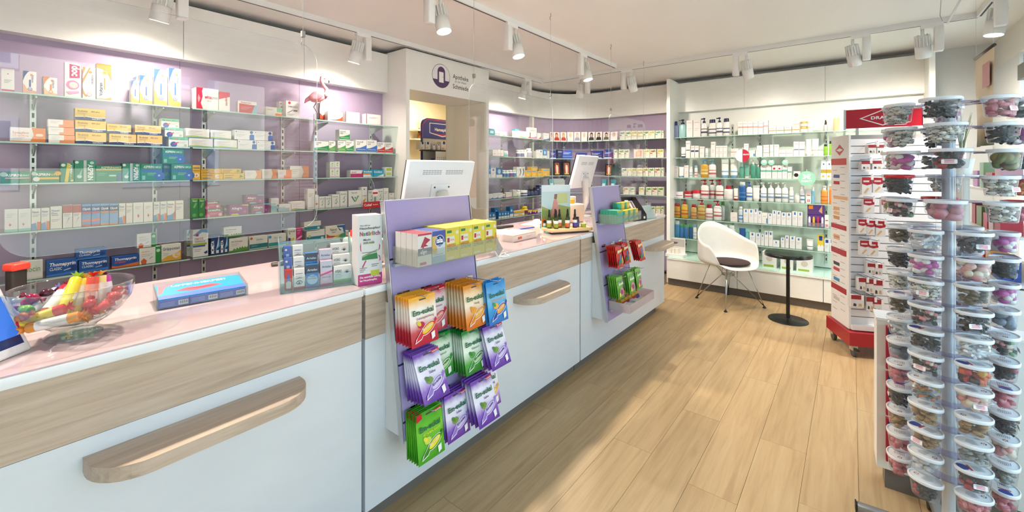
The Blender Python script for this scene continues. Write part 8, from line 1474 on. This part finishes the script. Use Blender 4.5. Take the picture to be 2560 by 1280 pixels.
b = MB(); MB().box(-hw + .06, .03, -.212, -.208, zs - .20, zs - .02, M('E9E5DA')).build('chart_card', bd_); 
for i_ in range(5):
    for j_ in range(3): flat(b, circ(-hw + .09 + i_ * .035, zs - .10 - j_ * .03, .006, 8), -.2125, M(['B03A3A', '3A4A9A', '8A3A5A'][j_]))
flat(b, [(-hw - .02, zs - .17), (-hw + .04, zs - .17), (-hw + .04, zs - .11), (-hw - .02, zs - .11)], -.2125, M('22306E')); b.build('print', bd_)
PLC = ('F0E8E0', [C(.5, .86, .22, '2A2F6E'), R(.1, .1, .5, .3, 'E8B890')])
for i, (a_, c_, yt) in enumerate(((1051, 1062, 355), (1064, 1076, 355), (1082, 1088, 360), (1094, 1100, 360), (1103, 1117, 354), (1120, 1127, 358))):
    q0, q1 = onY(a_, yt, YD - .17), onY(c_, yt, YD - .17); carton('white plaster carton in the back room display, %s' % ['first', 'second', 'third', 'fourth', 'fifth', 'last'][i], (q0.x, YD - .17, zs + .0005), 0, q1.x - q0.x, q0.z - zs, .08, PLC[0], PLC[1], i, 'cartons in the back room display')
for i, (a_, c_, yt) in enumerate(((1108, 1115, 382), (1118, 1130, 388), (1132, 1139, 388))):
    q0, q1 = onY(a_, yt, YD - .17), onY(c_, yt, YD - .17); carton('white plaster carton on the lower back room shelf, %s' % ['first', 'second', 'third'][i], (q0.x, YD - .17, zs - .2895), 0, q1.x - q0.x, max(.04, q0.z - zs + .2895), .08, PLC[0], PLC[1], i, 'cartons in the back room display')
YW = 5.30; q = onY(1048, 343, YW)
ws = tag(MB().box(-.14, .14, -.10, .1, -.02, 0, M('EFE6CE')).build('corner_shelf', None, (q.x - .02, YW, q.z - .03)), 'small cream wall shelf with amber bottle in the back room', 'shelf')
bottle('dropper', (q.x + .0, YW, q.z - .029), 0, .07, .17, '9A5A1E', '5A3412', None, 'amber apothecary bottle on the back room shelf', 0, None, 'apothecary_bottle', 'bottle')
q = onY(1050, 325, YW); ws2 = tag(MB().box(-.14, .14, -.10, .1, -.02, 0, M('EFE6CE')).build('corner_shelf', None, (q.x, YW, q.z)), 'upper small cream wall shelf in the back room', 'shelf')
carton('slim white device carton on the upper back room shelf', (q.x - .0, YW - .05, q.z + .0005), 0, .04, .2, .06, 'F0E8D8', [R(.3, .7, .7, .8, '3A3A3A')], 0, None)
# tag on window: farewell sign seen mirrored in the first screen
fs = tag(MB().rbox(-.42, .42, -.006, 0, -.11, .11, .004, M('8A8496', .5), 1).build('door_sign', None, (.52, Y0R - .10, 1.56), (0, 0, math.pi)), 'grey farewell sign fixed to the shop window behind the viewer', 'sign')
put_text('Auf Wiedersehen', fs, 0, -.03, .07, '4A4652', .7, -.008, 0, .0, 0, 'c')
# thin white rod hooked to the ceiling above the plaster rack
q0, q1 = onX(2404, -6, 3.7), onX(2368, 59, 3.7)
rd = tag(MB().tube([(0, 0, 0), tuple(q1 - q0)], .006, M('F0EDE8'), 8).build('ceiling_rod', None, tuple(q0)), 'thin white rod hanging under the ceiling by the hanging banner', 'rod')
MB().tube([tuple(q1 - q0 + Vector((0, .02, .02))), tuple(q1 - q0 + Vector((.01, .03, .06))), (q1.x - q0.x, q1.y - q0.y + .02, ZC - q0.z)], .002, M('B8B8B4', .4, .5), 6).build('hook', rd)
# ================================================================== labels: number look-alikes along their shelf
ORD = ['first', 'second', 'third', 'fourth', 'fifth', 'sixth', 'seventh', 'eighth', 'ninth', 'tenth', 'eleventh', 'twelfth', 'thirteenth']
by = {}
for o, key in THINGS: by.setdefault(o['label'], []).append((o, key))
CUT = ((' the ', ' '), (' standing', ''), ('upright ', ''), (' tablet', ''), (' capsule', ''), (' nasal spray', ''), (' and ', ', '), (' a ', ' '))
for lb, lst in by.items():
    if len(lst) > 1: lst.sort(key=lambda t: (proj(t[0].matrix_basis.translation.x, t[0].matrix_basis.translation.y, 1)[0]))
    for i, (o, key) in enumerate(lst):
        s_ = lb + (', %s from left' % ORD[i] if len(lst) > 1 else '')
        for a_, c_ in CUT:
            if len(s_.replace(',', ' ').split()) > 16: s_ = s_.replace(a_, c_)
        o['label'] = s_
